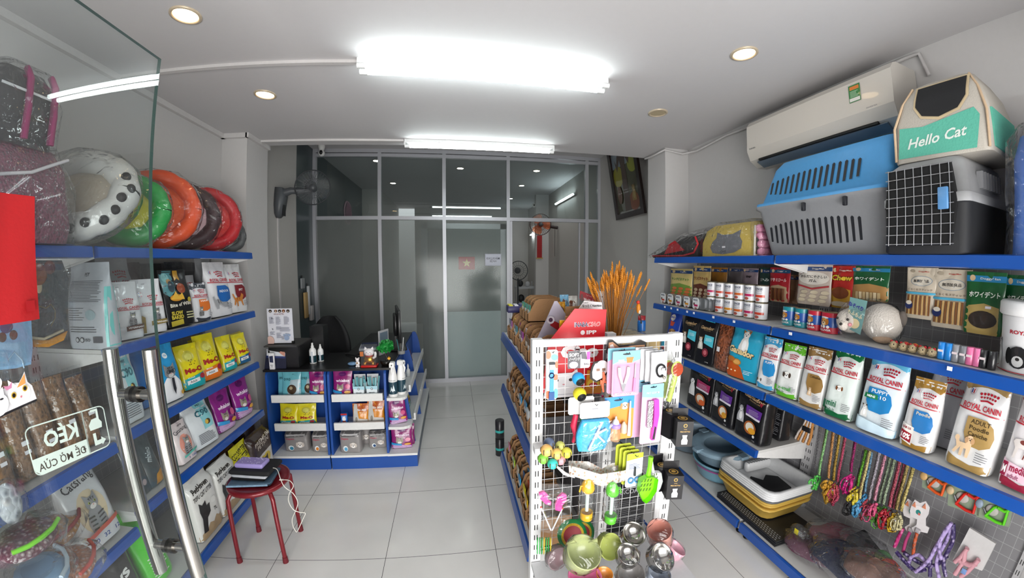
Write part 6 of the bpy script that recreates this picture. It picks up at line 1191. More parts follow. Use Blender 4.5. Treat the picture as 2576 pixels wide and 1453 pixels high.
for i,(px0,py0,px1,py1,c,lb)in enumerate(((1403,760,1424,788,'#d99a1c','orange and brown treat pouch standing in the cartons behind the lilac panel'),(1410,742,1432,762,'#6fa8c9','small blue-white blister pack topmost among the island cartons'),(1424,745,1455,770,'#c9c9c4','clear and white treat packs behind the orange pouch on the island'),(1430,762,1455,800,'#cfae3a','yellow-edged sachet carton just left of the red display carton'))):
 a=at(px0,py0,Y=1.72+.05*i);c2=at(px1,py1,Y=1.72+.05*i);fbag((a.x+c2.x)/2,1.72+.05*i,c2.z-.06,c2.x-a.x,a.z-c2.z+.06,lambda p:(p.ell('#5a3018',.5,.6,.3,.2),p.lines('#f4f0e0',.2,.8,.2,.4,3)),c,lb,'treat pouch',d=.03,name='treat_pouch')
 # wheat bunch
t=thing('wheat_bunch','tall bunch of dyed golden wheat standing in a vase behind the red carton','dried wheat',(.775,1.62,1.082));r=random.Random(9);wm_=mat('#c07a1c',.6,0,.3,200,.2);ws=mat('#a86a22',.6,0,0,60,.2)
MB().lathe([(.001,0),(.04,0),(.045,.02),(.04,.07),(.034,.12),(.038,.125),(.03,.12),(.026,.05),(.001,.02)],mat('#cfc9bc',.3),20).build('vase',t);st=MB();hd=MB()
for i in range(85):
 a=r.uniform(0,2*PI);q=r.uniform(0,1)**.5;top=Vector((.125*q*math.cos(a)+.005,.09*q*math.sin(a),r.uniform(.37,.46)-.05*q));b0=Vector((.022*q*math.cos(a),.022*q*math.sin(a),.03));mid=(b0+top)/2+Vector((-.012*q*math.cos(a),0,.02))
 st.tube([b0,mid,top],.0016,ws,4,False);d=(top-mid).normalized();n_=7
 for k in range(n_):
  c=top+d*(k*.0085-.005);w_=.0052*math.sin(PI*(k+1)/(n_+1))+.002;u=d.orthogonal().normalized();u=Matrix.Rotation(k*1.3+i,3,d)@u;v=d.cross(u);hd.add([c-d*.006,c+u*w_,c+v*w_,c-u*w_,c-v*w_,c+d*.0125+u*.002],[(0,2,1),(0,3,2),(0,4,3),(0,1,4),(5,1,2),(5,2,3),(5,3,4),(5,4,1)],wm_)
st.keep=hd.keep=True;o=st.build('stalks',t);o['kind']='stuff';o=hd.build('wheat_ears',t);o['kind']='stuff'
s1=MB();s1.tube([(.05,0,.1),(.13,0,.28),(.175,0,.36)],.0012,ws,4);
for k in range(7):c=Vector((.175+k*.004,0,.36+k*.008));s1.ball(c,.005,wm_,6,1,1,1.4)
s1.build('stray_ear',t)
t=thing('bird_ornament','small orange and red bird ornament with a long black tail perched beside the wheat','ornament',at(1606,775,Y=1.55));MB().ball((0,0,0),.017,mat('#d8861c',.5),12,.6,.6,1.5).build('body',t);MB().ball((-.004,-.002,.03),.009,mat('#c4321c',.5),10).build('head',t);MB().ball((.004,-.004,-.016),.01,mat('#e0d8c9',.5),8,.7,.7,1.2).build('belly',t);MB().tube([(.005,0,-.02),(.014,0,-.05),(.018,0,-.075)],[.003,.0018,.004],'#22201c',6).build('tail',t);MB().tube([(-.012,-.003,.034),(-.02,-.004,.036)],[.002,.0005],'#332a20',5).build('beak',t);MB().tube([(-.002,.004,-.005),(-.07,.06,.0)],.0012,ws,5).build('perch',t)
# right half of the island seen through the mesh
for i,(x,y,z,w,d,h,c,lb)in enumerate(((.86,1.54,1.082,.2,.12,.13,'#c9ae7a','beige carton of jars on the right of the island top shelf'),(.80,1.60,.702,.2,.14,.17,'#2f7fa0','teal boxes stacked behind the mesh on the island middle shelf'),(.88,1.82,.702,.18,.14,.2,'#3f95b5','pale teal box further back on the island middle shelf'),(.40,1.42,.6,.0,.0,.0,'#333',''))[:3]):
 t=thing('storage_carton',lb,'carton',(x,y,z));b=MB();b.rbox(-w/2,-d/2,0,w/2,d/2,h,mat(c,.45),.004);b.build('carton',t);MB().box(-w/2+.01,-d/2-.001,h*.3,w/2-.01,-d/2,h*.6,mat('#d9d2c4',.5)).build('label_band',t)
t=thing('storage_carton','glossy black charcoal bag standing low behind the mesh on the island','litter bag',(.835,1.56,.172));P=Pouch(.26,.30,.1,'brick',4);b=MB();P.body(b,foil('#1c1d20'));p=Print(b,P.S,.26,.30,.03);p.text('#c9c9cc','CHARCOAL',.5,.8,.09,.7,.03);p.lines('#77787c',.1,.9,.2,.65,12,.35);b.keep=True;b.build('pouch',t)
t=thing('tableware_rack','grey plastic tray insert seen dark behind the mesh at the left','tray',(.47,1.40,.702));b=MB();gm_=mat('#4a4a4e',.4);b.box(-.11,-.03,0,.11,.03,.004,gm_)
for i in range(9):b.tube([(-.1+i*.025,-.02,.004),(-.08+i*.025,0,.17)],.004,gm_,5)
b.box(-.11,.028,0,.11,.032,.2,mat('#3a3a3e',.5));b.build('tray_body',t)
b=MB();b.lathe([(.001,0),(.021,0),(.022,.004),(.022,.05),(.018,.06),(.001,.06)],mat('#1c5fa8',.3),16);p_=at(1613,842,Y=1.72);t=thing('capped_bottle','small blue bottle with a dark red cap on the island right of the wheat','bottle',(p_.x,1.72,1.21));b.build('bottle',t);MB().lathe([(.02,.06),(.02,.082),(.001,.083)],mat('#8a1c24',.4),16).build('cap',t)
t=thing('storage_carton','plastic-wrapped beige jars behind the top right of the mesh rack','carton',(.86,1.70,1.082));MB().rbox(-.11,-.08,0,.11,.08,.125,mat('#c9b48a',.5),.01).build('carton',t);MB().rbox(-.115,-.085,0,.115,.085,.132,WRAP,.012).build('plastic_wrap',t)
# ================================================================== right wall goods
ZR=1.2462
# tins
def tin(loc,r_,h,label,group,base,art,first):
 if first is not None:return dup(first,loc,-PI/2,label,group)
 t=thing('food_tin',label,'food tin',loc,-PI/2,group);b=MB();b.lathe([(.001,0),(r_*.93,0),(r_,.004),(r_,h-.004),(r_*.93,h),(r_*.9,h-.003),(.001,h-.003)],mat('#c9c0aa',.25,.8),26);b.lathe([(r_*1.005,.005),(r_*1.005,h-.006)],mat(base,.3),26);b.build('can_body',t)
 b=MB();W_=r_*2.6;p=Print(b,lambda a,c,o:((r_*1.008+o)*math.sin((a-W_/2)/r_),-(r_*1.008+o)*math.cos((a-W_/2)/r_),c),W_,h,.012,.0003);art(p);b.build('printed_label',t);return t
def a_mon(c):return lambda p:(p.text('#1f2f52','MONGE',.5,.78,.13,.6,.03),p.text('#6a6f80','SUPREME',.52,.66,.06,.5,.0),p.rect(c,.1,.3,.96,.44),p.ell('#b0564a' if c!='#d9932a' else '#8a5a30',.5,.17,.16,.09),p.lines('#9a9ca4',.2,.8,.5,.6,2,.3))
cc=['#b8285e','#c44a34','#d9932a','#cf6428','#b81f5c','#c8412a']
ends=[solve(lambda y,x=x:pix((1.772,y,ZR))[0]-x,.5,2.6)for x in(1785,1924)];dy=(ends[0]-ends[1])/6;pos=['farthest','second farthest','third farthest','third nearest','second nearest','nearest']
hcan=(solve(lambda z:pix((1.772,(ends[0]+ends[1])/2,z))[1]-712,ZR,1.8)-ZR)/2
for row in(0,1):
 for i in range(6):
  y=ends[0]-dy*(i+.5);tin((1.772+.03*(i-3)/6,y,ZR+row*(hcan+.0005)),min(dy*.485,.036),hcan,'white food tin with colour band, %s of six in the %s row'%(pos[i],('bottom','top')[row]),'white tins stacked two high','#e6e6ea',a_mon(cc[(i+(5 if row and i==2 else 0))%6]),None)
def a_gul(c):return lambda p:(p.rect('#2456a8',0,.3,1,.78),p.rect(c,0,.78,1,1),p.rect(c,0,0,1,.3),p.ell('#e9e9ec',.4,.76,.2,.05),p.beast('doghead',.4,.55,.42,'#d99a4a','#b8742c','#f0d8b0'),p.text('#f2f2f2','GULLIVER',.42,.16,.1,.6,.03),[p.ell('#f2f2f2',.3+.15*k,.32,.06)for k in range(3)])
for i,(xl,xr,c,lb)in enumerate(((1960,1990,'#1f8c9a','teal dog food tin with a golden puppy, farther of two'),(1990,2021,'#1f8c9a','teal dog food tin with a golden puppy, nearer of two'),(2022,2056,'#c4263c','red dog food tin with a golden puppy, farther of two'),(2057,2101,'#c4263c','red dog food tin with a golden puppy, nearer of two'))):
 y,w,h=slot(1.755,ZR,xl,xr,771+i*5);tin((1.755+.036,y,ZR),w*.48,h,lb,'dog food tins with puppies','#2456a8',a_gul(c),None)
 # foil trays
t0=None
def a_tray(c):return lambda p:(p.text('#1f2f52','MONGE',.5,.78,.16,.7,.02),p.ell('#5a4a40',.28,.45,.14,.12),p.rect(c,.3,.26,.9,.42),p.ell('#a0564a',.6,.12,.2,.06))
ye=[solve(lambda y,x=x:pix((1.70,y,ZR))[0]-x,.5,2.8)for x in(1668,1686,1706,1727,1750)]
for i,y in enumerate(ye):
 c=['#c44a34','#d9932a','#b8285e','#d9932a','#b81f5c'][i];t=thing('foil_tray','foil food tray on edge with printed lid, %s of five in the front row'%['farthest','second','middle','fourth','nearest'][i],'food tray',(1.70,y,ZR),-PI/2,'front foil trays on the second shelf');w,h=.075,.088
 b=MB();b.prism([(q*w/1.0,h/2+s_*h)for q,s_ in[(x_,z_)for x_,z_ in ell(0,0,.5,.5,24)]],0,.03,mat('#aeb0b2',.3,.7));b.build('foil_dish',t);b=MB();e=rr(.06,.05,.94,.95,.22,.2);b.prism([((a-.5)*w,c_*h)for a,c_ in e],-.004,0,mat('#e2e4e6',.3));p=Print(b,flat(w*.85,h,-.0042+.0002),w*.85,h,.05,.0004);p.S=lambda a,c_,o:(a-w*.85/2,-.0042-o,c_);a_tray(c)(p);b.build('printed_lid',t)
tt=thing('foil_tray','foil food tray on edge in the rows behind the printed front trays','food tray',(1.74,ye[0],ZR),-PI/2,'plain foil trays in the rows behind');b=MB();e=rr(.06,.05,.94,.95,.22,.2);b.prism([((a-.5)*.078,c_*.088)for a,c_ in e],-.015,.015,mat('#9d9fa2',.35,.7));b.build('foil_dish',tt)
for j in range(3):
 for i,y in enumerate(ye):
  if i+j:dup(tt,(1.745+j*.036,y-.01,ZR))
for j in range(3):dup(tt,(1.72+j*.01,ye[-1]-.055-j*.03,ZR))
# hanging treat packs
def hbag(px0,py0,px1,py1,col,label,art,X=1.93,d=.03,win=None,name='treat_pack',cat='treat pack',lean=0):
 a=at(px0,py0,X=X);b_=at(px1,py1,X=X);a.z=min(a.z,1.596);w=abs(a.y-b_.y);h=a.z-b_.z;t=thing(name,label,cat,(X,(a.y+b_.y)/2,b_.z));t.rotation_euler=(Matrix.Rotation(-PI/2,3,'Z')@Matrix.Rotation(math.radians(-lean),3,'X')).to_euler()
 P=Pouch(w,h,d,'pillow',int(px0));b=MB();P.body(b,foil(col));art(Print(b,P.S,w,h,.022));b.keep=True;b.build('pouch',t);MB().tube([(0,.0,h*.97),(0,(2.05-X)*.98,h*.98)],.0018,'#7a7a7e',5).build('hook',t);return t
DM=lambda p,c='#1d3f74',y=.84:(p.rect(c,.0,y,1,y+.1),p.text('#e8e2d8','DoggyMan',.6,y+.05,.045,.5,.01),p.ell('#c9b08a',.16,y+.06,.07,.05))
def a_tb(txt,tc,body=None,food=None,band='#1d3f74',extra=None):
 def f(p):
  if body:p.poly(body,[(0,0),(1,0),(1,.42),(.5,.5),(0,.44)])
  DM(p,band)
  if extra:extra(p)
  if txt:p.text(tc,txt,.5,.64,.1,.8,.03)
  if food:
   for i in range(9):p.ell(food,.2+.3*(i%3)+.04*(i//3),.12+.1*(i//3),.11,.045);p.off-=p.step*.8
 return f
st_=lambda c,c2,x0=.15,x1=.85,y0=.06,y1=.4,n=7:(lambda p:[p.poly(c if k%2 else c2,[(x0+(x1-x0)*k/n,y0),(x0+(x1-x0)*(k+.8)/n,y0),(x0+(x1-x0)*(k+.8)/n,y1),(x0+(x1-x0)*k/n,y1)])for k in range(n)])
hbag(1688,675,1741,752,'#c9b676','tan pouch with green lettering, farthest hanging treat pack under the top shelf',a_tb('サンドビスケット','#2f7a2c','#6a8a3a','#c4683a'),X=1.76)
hbag(1745,668,1786,760,'#c4a86a','tan and brown biscuit pouch hanging second under the top shelf',a_tb('ワンビスケット','#7a2a1a','#5a2a1c','#b09a80'),X=1.78)
hbag(1788,672,1828,745,'#9a6a2c','dark orange pouch hanging above the white tins',a_tb('','#eee','#7a4a20'),X=1.85);hbag(1832,672,1868,735,'#6a6468','dull grey pouch in shade above the white tins',a_tb('','#eee'));hbag(1868,674,1906,735,'#9a8a94','mauve pouch hanging in shade above the white tins',a_tb('砂肝','#2a2428'));hbag(1912,672,1940,760,'#1c3a34','dark green pouch hanging right of the white tins',a_tb('かみ','#cfd9d4'))
hbag(1938,672,1986,762,'#a31c28','red-topped pack of thin brown chews hanging beside the white tins',a_tb('ササミロール','#f0d0d0','#b59a7a',None,'#1d4f74',st_('#5a2f1c','#7a4a2c')),X=1.9);hbag(1975,690,2008,765,'#8a6a50','brown chew pack edge behind the red-topped pack',a_tb('','#fff','#7a5a40'),X=1.95)
hbag(2009,664,2090,772,'#c9bcb2','beige pack with an oval label of black Japanese lettering and small chews',a_tb('','#222','#c4b4a6','#d9cbb0','#1d3f74',lambda p:(p.ell('#e6e0d6',.5,.66,.46,.16),p.text('#2a2624','からだにやさしい',.5,.7,.07,.78,.02),p.text('#2a2624','ガム',.5,.6,.07,.24,.02),p.poly('#b53a40',[(.03,.5),(.5,.42),(.97,.5),(.97,.46),(.5,.38),(.03,.46)]))),X=1.86)
hbag(2092,668,2147,778,'#b52a24','red and yellow pack lettered in yellow with a cartoon bone chew',a_tb('','#222','#c99a34',None,'#a3201c',lambda p:(p.text('#3a1c10','Chew',.5,.72,.14,.9,.08),p.text('#e8c83a','Chew',.5,.72,.13,.86,.04),p.ell('#7a4020',.5,.36,.35,.14),p.ell('#c9b9a0',.5,.1,.4,.06))),X=1.88)
hbag(2146,668,2236,762,'#1c5a34','green pack of pale sticks hanging above the plush toy',a_tb('ホワイデント','#e8efe6','#b58a54',None,'#2a7fb0',st_('#e6d3ac','#cdb486',y0=.04,y1=.26)),X=1.88)
for a_,lb in(((2283,672,2352,806),'beige pack of twisted sticks with a round label, left of a pair'),((2350,676,2436,832),'beige pack of braided chews with a round label, right of a pair')):
 hbag(*a_,'#cfc4b2',lb,lambda p:(p.ell('#8a9aa8',.5,.74,.36,.1),p.ell('#d9d2c4',.5,.74,.34,.09),p.text('#3a3632','無添加良品',.5,.74,.06,.5,.02),p.text('#b52a24','DoggyMan',.56,.92,.03,.34,.01),p.ell('#a59a88',.2,.93,.08,.03),p.text('#6a5a4a','くるくるスティック',.5,.57,.04,.8,.01),p.rect('#4fb0d6',0,.48,1,.52),st_('#c9a36a','#7a4f2a',.1,.9,.08,.46,11)(p),p.ell('#1c2a5c',.2,.26,.13,.08),p.ell('#d9d2c4',.2,.31,.1,.04)),X=1.86)
hbag(2433,682,2521,848,'#1a5a30','green-topped pack of dark chews hanging right of the beige pair',a_tb('ホワイデント','#e8efe6','#b39a5c',None,'#2a7fb0',lambda p:(p.ell('#2a2018',.5,.24,.36,.14),p.rect('#e4dfe8',.55,.42,.7,.46))),X=1.84)
hbag(2530,690,2600,860,'#17502c','green-topped chew pack at the right picture edge above the white bucket',a_tb('ホワイデント','#e8efe6','#8a6a44',None,'#2a7fb0'),X=1.88)
# plush dog
p0=Vector((1.80,1.02,ZR));t=thing('plush_dog','white plush dog lying on its side wrapped in clear plastic on the second shelf','plush toy',p0);pw=mat('#d9d0c6',.9,0,.5,120,.06)
hq=Vector((-.05,.095,.08));MB().ball((.0,-.02,.085),.088,pw,20,.85,1.0,.95).build('body',t);b=MB();b.ball(hq,.062,pw,18,.95,1,.92);b.ball(hq+Vector((-.05,.0,-.02)),.024,pw,12);b.build('head',t)
for dx,dy,r_,c in((-.058,-.022,.006,'#1c1816'),(-.05,.034,.006,'#1c1816'),(-.072,.0,.007,'#1c1816'),(-.05,-.03,.009,'#e89aa0')):MB().ball(hq+Vector((dx,dy,.01 if r_<.007 else(-.012 if c!='#e89aa0' else-.012))),r_,c,8).build('face_mark',t)
MB().ball(hq+Vector((0,-.03,.05)),.02,mat('#c9a98c',.9,0,.4,100),10,.6,1,1).build('ear',t);b=MB();b.ball((-.03,-.045,.018),.03,mat('#cfae90',.9,0,.4,100),12,1,1.4,.6);b.build('paw',t);MB().ball((.01,-.1,.11),.035,mat('#6a625c',.9),12,.5,.6,1).build('dark_patch',t)
b=MB();b.prism([(.02,.03),(.085,.05),(.08,.19),(.0,.18)],-.092,-.090,mat('#6f9a98',.5),'x');p=Print(b,lambda a,c,o:(-.0925-o,.09-a,.04+c),.08,.14,.05,.0004);p.text('#3a3a8a','ねそべり',.5,.8,.14,.9,.04,rot=-.3);p.text('#f0e4c0','もふもふ',.5,.55,.14,.9,.03,rot=-.3);p.ell('#e4d3a4',.5,.25,.3,.16);b.build('paper_band',t)
b=MB();rr_=random.Random(2);b.loft([[(math.cos(k*PI/9)*r_*rr_.uniform(.96,1.06)-.01,math.sin(k*PI/9)*r_*1.5*rr_.uniform(.96,1.06)+.03,z)for k in range(18)]for z,r_ in((.004,.085),(.05,.1),(.11,.098),(.16,.075),(.185,.03))],WRAP);b.build('plastic_wrap',t)
# twine mice
for i,(px,c)in enumerate(((2248,'#2a2a2c'),(2272,'#c4583a'),(2295,'#d9762c'),(2320,'#28282c'),(2343,'#2f7a4a'))):
 q=Vector((1.69,solve(lambda y:pix((1.69,y,ZR))[0]-px,.3,2),ZR+.018));t=thing('twine_mouse','round twine mouse toy with red ears, %s in the row of five'%['leftmost','second','middle','fourth','rightmost'][i],'cat toy',q,0,'twine mouse toys');b=MB();tw=mat('#c9b48e',.8,0,1.0,260,.2);b.ball((0,0,0),.018,tw,14,1.3,1,.95);b.build('body',t);MB().ball((.014,0,.003),.0175,mat(c,.8),12,1,.9,.95).build('striped_back',t)
 for s in(-1,1):MB().ball((-.004,s*.009,.013),.007,mat('#a51c24',.7),8,.6,1,1).build('ear',t);MB().ball((-.018,s*.007,.005),.0032,'#17130f',6).build('eye',t)
MB().build
# waste bag rolls
for i,(px,c)in enumerate(((2367,'#1f86d9'),(2385,'#1c8ade'),(2402,'#8e9096'),(2421,'#7d8086'),(2438,'#e878a8'),(2456,'#ea7cae'),(2471,'#1c1c1f'),(2493,'#1f1f22'))):
 q=Vector((1.70,solve(lambda y:pix((1.70,y,ZR))[0]-px,.3,2),ZR));t=thing('bag_roll','%s standing roll of waste bags, %s of its colour pair on the second shelf'%(['bright blue','silver grey','pink','black'][i//2],['left','right'][i%2]),'bag roll',q,0,'waste bag rolls');MB().lathe([(.001,0),(.0145,0),(.015,.003),(.0148,.06),(.013,.062),(.001,.061)],foil(c),18).build('roll',t);b=MB();
 if i%2==0 or i==3:b.box(-.0162,-.009,.028,-.0148,.009,.036,'#ead9dc');b.build('price_sticker',t)
 # bucket
t=thing('pet_food_bucket','white round bucket printed with black and white spaniels at the right edge','bucket',(1.80,.43,ZR),-PI/2-.15);b=MB();b.lathe([(.001,0),(.095,0),(.097,.01),(.108,.2),(.108,.205)],mat('#e4e4e6',.35),32);b.build('body',t);MB().lathe([(.112,.185),(.117,.19),(.117,.225),(.11,.232),(.09,.228),(.001,.228)],mat('#ededee',.35),32).build('lid',t)
b=MB();p=Print(b,lambda a,c,o:((.0985+.05*c+o)*math.sin((a-.15)/.1),-(.0985+.05*c+o)*math.cos((a-.15)/.1),c),.3,.18,.015,.0003);p.text(RED,'ROYAL',.5,.74,.07,.26,.03);p.beast('dogsit',.18,.34,.26,'#d9d9d9','#1c1c1c','#f0f0f0');p.beast('doghead',.5,.3,.3,'#1c1c1e','#0c0c0c','#c9c9c9');p.beast('doghead',.8,.3,.26,'#2a2a2c','#0c0c0c','#dddddd');p.poly(RED,[(0,.02),(1,.02),(1,.035),(0,.035)]);b.build('printed_dogs',t)
# ------------------------------------------------------------------ above the top shelf, right
ZT=1.622
def crate_side(b,y0,y1,z0,z1,n,x,slope,m):
 for i in range(n):
  y=y0+(y1-y0)*(i+.5)/n;k=1-abs(2*(i/(n-1))-.9)**3*.3;zc=(z0+z1)/2+(i/n-.5)*0;hh=(z1-z0)/2*k
  b.prism([(y-.006,zc-hh),(y+.006,zc-hh),(y+.007,zc+hh),(y,zc+hh+.006),(y-.007,zc+hh)],x-.001,x,m,'x')
t=thing('pet_carrier','large hard carrier with sky blue lid and grey base under the air conditioner','pet carrier',(0,0,0));gb=mat('#8d8f93',.45);sb=mat('#4f9fdd',.4);dk=mat('#15171f',.6)
def rloft(b,secs,m,r_=.04,cap=True):
 rings=[]
 for z,x0,y0,x1,y1 in secs:
  ring=[]
  for cx,c_,a0 in((x1-r_,y1-r_,0),(x0+r_,y1-r_,PI/2),(x0+r_,y0+r_,PI),(x1-r_,y0+r_,1.5*PI)):
   for k in range(4):a=a0+k*PI/6;ring.append((cx+r_*math.cos(a),c_+r_*math.sin(a),z))
  rings.append(ring)
 b.loft(rings,m,cap,cap,True,smooth=True);return b
rloft(MB(),[(ZT,1.69,.91,2.0,1.54),(ZT+.01,1.68,.91,2.01,1.55),(ZT+.24,1.64,.91,2.03,1.60),(ZT+.25,1.625,.91,2.04,1.615),(ZT+.265,1.625,.91,2.04,1.615)],gb).build('base_shell',t)
rloft(MB(),[(ZT+.265,1.628,.91,2.04,1.612),(ZT+.28,1.628,.91,2.04,1.612),(ZT+.285,1.65,.91,2.03,1.59),(ZT+.46,1.70,.91,2.03,1.545),(ZT+.50,1.73,.91,2.01,1.52)],sb).build('lid_shell',t)
b=MB();crate_side(b,1.02,1.53,ZT+.05,ZT+.17,16,1.652,0,dk);b.v=[(v[0]+.0+(ZT+.24-v[2])*.19-.014,v[1],v[2]-.05*max(0,(1.15-v[1])*-0))for v in b.v];o=b.build('base_slots',t);b=MB();crate_side(b,1.03,1.54,ZT+.315,ZT+.415,16,1.655,0,dk);b.v=[(v[0]+(v[2]-ZT-.285)*.28-.006,v[1],v[2]+.03*(1.3-v[1]))for v in b.v];b.build('lid_slots',t)
for y in(1.29,1.08):MB().rbox(1.612,y-.008,ZT+.21,1.63,y+.008,ZT+.25,dk,.004).build('latch',t)
t=thing('pet_carrier','black and grey hard carrier with a wire grid door, nearer on the top shelf','pet carrier',(0,0,0));bk=mat('#26272a',.5);lg=mat('#a5a6a8',.45)
rloft(MB(),[(ZT,1.62,.62,2.0,.90),(ZT+.008,1.605,.605,2.01,.905),(ZT+.17,1.60,.60,2.03,.905),(ZT+.175,1.59,.595,2.035,.905)],bk,.03).build('base_shell',t)
rloft(MB(),[(ZT+.175,1.588,.592,2.035,.905),(ZT+.205,1.588,.592,2.035,.905),(ZT+.21,1.60,.602,2.03,.905),(ZT+.32,1.63,.625,2.02,.90),(ZT+.345,1.66,.65,2.01,.88)],lg,.03).build('top_shell',t)
b=MB();b.prism([(.655,ZT+.03),(.865,ZT+.03),(.885,ZT+.18),(.87,ZT+.31),(.65,ZT+.31),(.632,ZT+.18)],1.583,1.60,mat('#08080a',.8),'x');b.build('door_opening',t)
b=MB();wm2=mat('#b5b6ba',.3,.8)
for i in range(8):y=.652+i*.031;b.tube([(1.578,y,ZT+.03),(1.578,y,ZT+.31)],.0018,wm2,5)
for i in range(9):z=ZT+.035+i*.034;b.tube([(1.579,.640,z),(1.579,.880,z)],.0018,wm2,5)
b.build('wire_door',t);MB().rbox(1.566,.655,ZT+.15,1.578,.69,ZT+.225,mat('#5a8fc4',.4),.004).build('door_latch',t)
b=MB()
for i in range(7):b.box(1.72+i*.03,.593+.0,ZT+.23,1.732+i*.03,.600+.015,ZT+.29,mat('#8a8b8e',.5))
b.build('side_vents',t)
# soft carrier
t=thing('soft_carrier','mint and cream soft carrier with black mesh window and white script, topmost on the right','pet carrier bag',(1.66,.70,ZT+.347),-PI/2+.05);cr=mat('#c2bcb2',.8,0,.2,200);mt=mat('#5fb8a2',.8,0,.2,120)
def bagsec(z,k,d0=0.0,d1=.36):return(z,-.185*k,d0,.165*k,d1)
rloft(MB(),[bagsec(0,.98),bagsec(.01,1),bagsec(.15,1,.01,.36),bagsec(.24,.86,.03,.34),bagsec(.30,.66,.06,.31),bagsec(.315,.5,.09,.28)],cr,.03).build('body',t)
SB=lambda a,c,o:(-.165+a,-.001-o+(.0667*c if c<.15 else .01+(c-.15)*.22 if c<.24 else .03+(c-.24)*.5),c)
b=MB();p=Print(b,SB,.31,.30,.02,.0015,(.8,0));p.poly(mt,[(.0,.06),(.9,.04),(.96,.42),(.9,.52),(.3,.42),(.02,.46)]);p.text('#e6efe9','Hello Cat',.46,.25,.13,.7,.02,shear=.35,rot=.06);b.build('mint_pocket',t)
b=MB();p=Print(b,SB,.31,.30,.02,.0015,(.8,0));tr=[(.24,.96),(.22,.7),(.3,.56),(.5,.5),(.72,.56),(.82,.7),(.84,.96)];p.poly('#d3bf9a',[(.5+(a-.5)*1.1,.8+(c-.8)*1.12)for a,c in tr]);p.off+=.001;p.poly('#1c1d20',tr);b.build('mesh_window',t);
for s in(-1,1):MB().tube([(s*.166-.01,0.003,.01),(s*.168-.01,.006,.14),(s*.142-.01,.034,.235),(s*.108-.01,.066,.30)],.005,mat('#d0b596',.7),7).build('piping',t)
MB().prism([(.03,.015),(.33,.015),(.33,.15),(.03,.15)],.160,.170,mt,'x').build('side_pocket',t)
# air conditioner
t=thing('air_conditioner','white wall-mounted split air conditioner above the blue carrier','air conditioner',(2.075,1.425,2.21),-PI/2);aw=mat('#d3cec6',.3,0,0,10,.01,.3);pr_=[(0,.03),(0,.29),(-.17,.29),(-.2,.28),(-.222,.25),(-.225,.09),(-.2,.03),(-.14,-.01),(-.06,-.01)]
b=MB();b.prism([(y,z)for y,z in pr_],-.455,.455,aw,'x');b.build('casing',t);MB().prism([(-.198,.012),(-.14,-.018),(-.135,-.012),(-.19,.02)],-.4,.4,mat('#6a7886',.4),'x').build('louvre',t);MB().box(-.38,-.206,.018,.36,-.12,.03,mat('#0a0a0b',.7)).build('outlet',t)
b=MB();p=Print(b,lambda a,c,o:(.24+a,-.2262-o,.15+c),.06,.085,.05,.0004);p.rect('#1c7a3a',0,0,1,1);p.rect('#d87a2c',.1,.72,.9,.92);p.lines('#bfe0c4',.12,.88,.3,.68,5,.35);p.rect('#e6e6e0',.05,.04,.95,.24);b.build('energy_label',t)
b=MB();p=Print(b,lambda a,c,o:(-.44+a,-.2262-o,.095+c),.06,.012,.05,.0003);p.text('#4a4a4e','TOSHIBA',.5,.5,.7,.9,.02);b.build('lettering',t)
b=MB();p=Print(b,lambda a,c,o:(.32+a,-.2262-o,.095+c),.06,.01,.05,.0003);p.text('#8a8a8e','INVERTER',.5,.5,.7,.9,.0);b.build('small_lettering',t)
# yellow carrier, red carrier, pink bedding
a_=[solve(lambda y,x=x:pix((1.665,y,ZT))[0]-x,.9,3)for x in(1764,1898)];w=a_[0]-a_[1]
t=thing('cat_carrier_bag','yellow soft carrier with a grey cat head window, wrapped in plastic on the top shelf','pet carrier bag',(1.665,sum(a_)/2,ZT),-PI/2);yl=mat('#c4aa4e',.7,0,.1,100);rloft(MB(),[(0,-w/2,0,w/2,.22),(.09,-w/2,.0,w/2,.22),(.17,-w*.46,.02,w*.46,.2),(.205,-w*.36,.05,w*.4,.17)],yl,.02).build('body',t)
b=MB();ch=[(.25,.12),(.2,.3),(.24,.5),(.3,.62),(.3,.82),(.42,.72),(.6,.72),(.74,.84),(.74,.62),(.8,.46),(.78,.24),(.66,.12),(.45,.07)];p=Print(b,lambda a,c,o:(a-w/2,-.0015-o+max(0,c-.09)*.25,c),w,.19,.02,.001,(.7,0));p.poly('#6d6e74',ch);p.text('#2a2a2e','CAT',.46,.16,.06,.12,.02);p.rect('#e0dfe4',.44,.28,.5,.34);b.build('cat_window',t)
MB().tube([(w/2,0,.0),(w/2,0,.1),(w*.46,.02,.175)],.006,mat('#d5d0c4',.6),6).build('piping',t);MB().prism([(.01,.01),(.2,.01),(.2,.1),(.15,.17),(.05,.17),(.01,.1)],w/2,w/2+.004,mat('#2c211c',.8),'x').build('end_flap',t)
b=MB();rloft(b,[(-.0,-w*.53,-.012,w*.53,.23),(.1,-w*.54,-.015,w*.54,.235),(.19,-w*.48,.0,w*.5,.21),(.222,-w*.3,.04,w*.4,.17)],WRAP,.03);b.build('plastic_wrap',t)
a_=[solve(lambda y,x=x:pix((1.66,y,ZT))[0]-x,.9,3.2)for x in(1642,1762)];w=a_[0]-a_[1]
t=thing('cat_carrier_bag','red and black soft carrier lying in plastic at the far end of the top shelf','pet carrier bag',(1.66,sum(a_)/2,ZT),-PI/2);b=MB();rings=[]
for u in[i/8 for i in range(9)]:x_=(u-.5)*w*.98;hh=.03+.13*math.sin(min(1,u*1.2)*PI/2)**1.3;rings.append([(x_,0,0),(x_,-.005,hh*.5),(x_,.05,hh),(x_,.15,hh*1.05),(x_,.25,hh*.8),(x_,.28,0)])
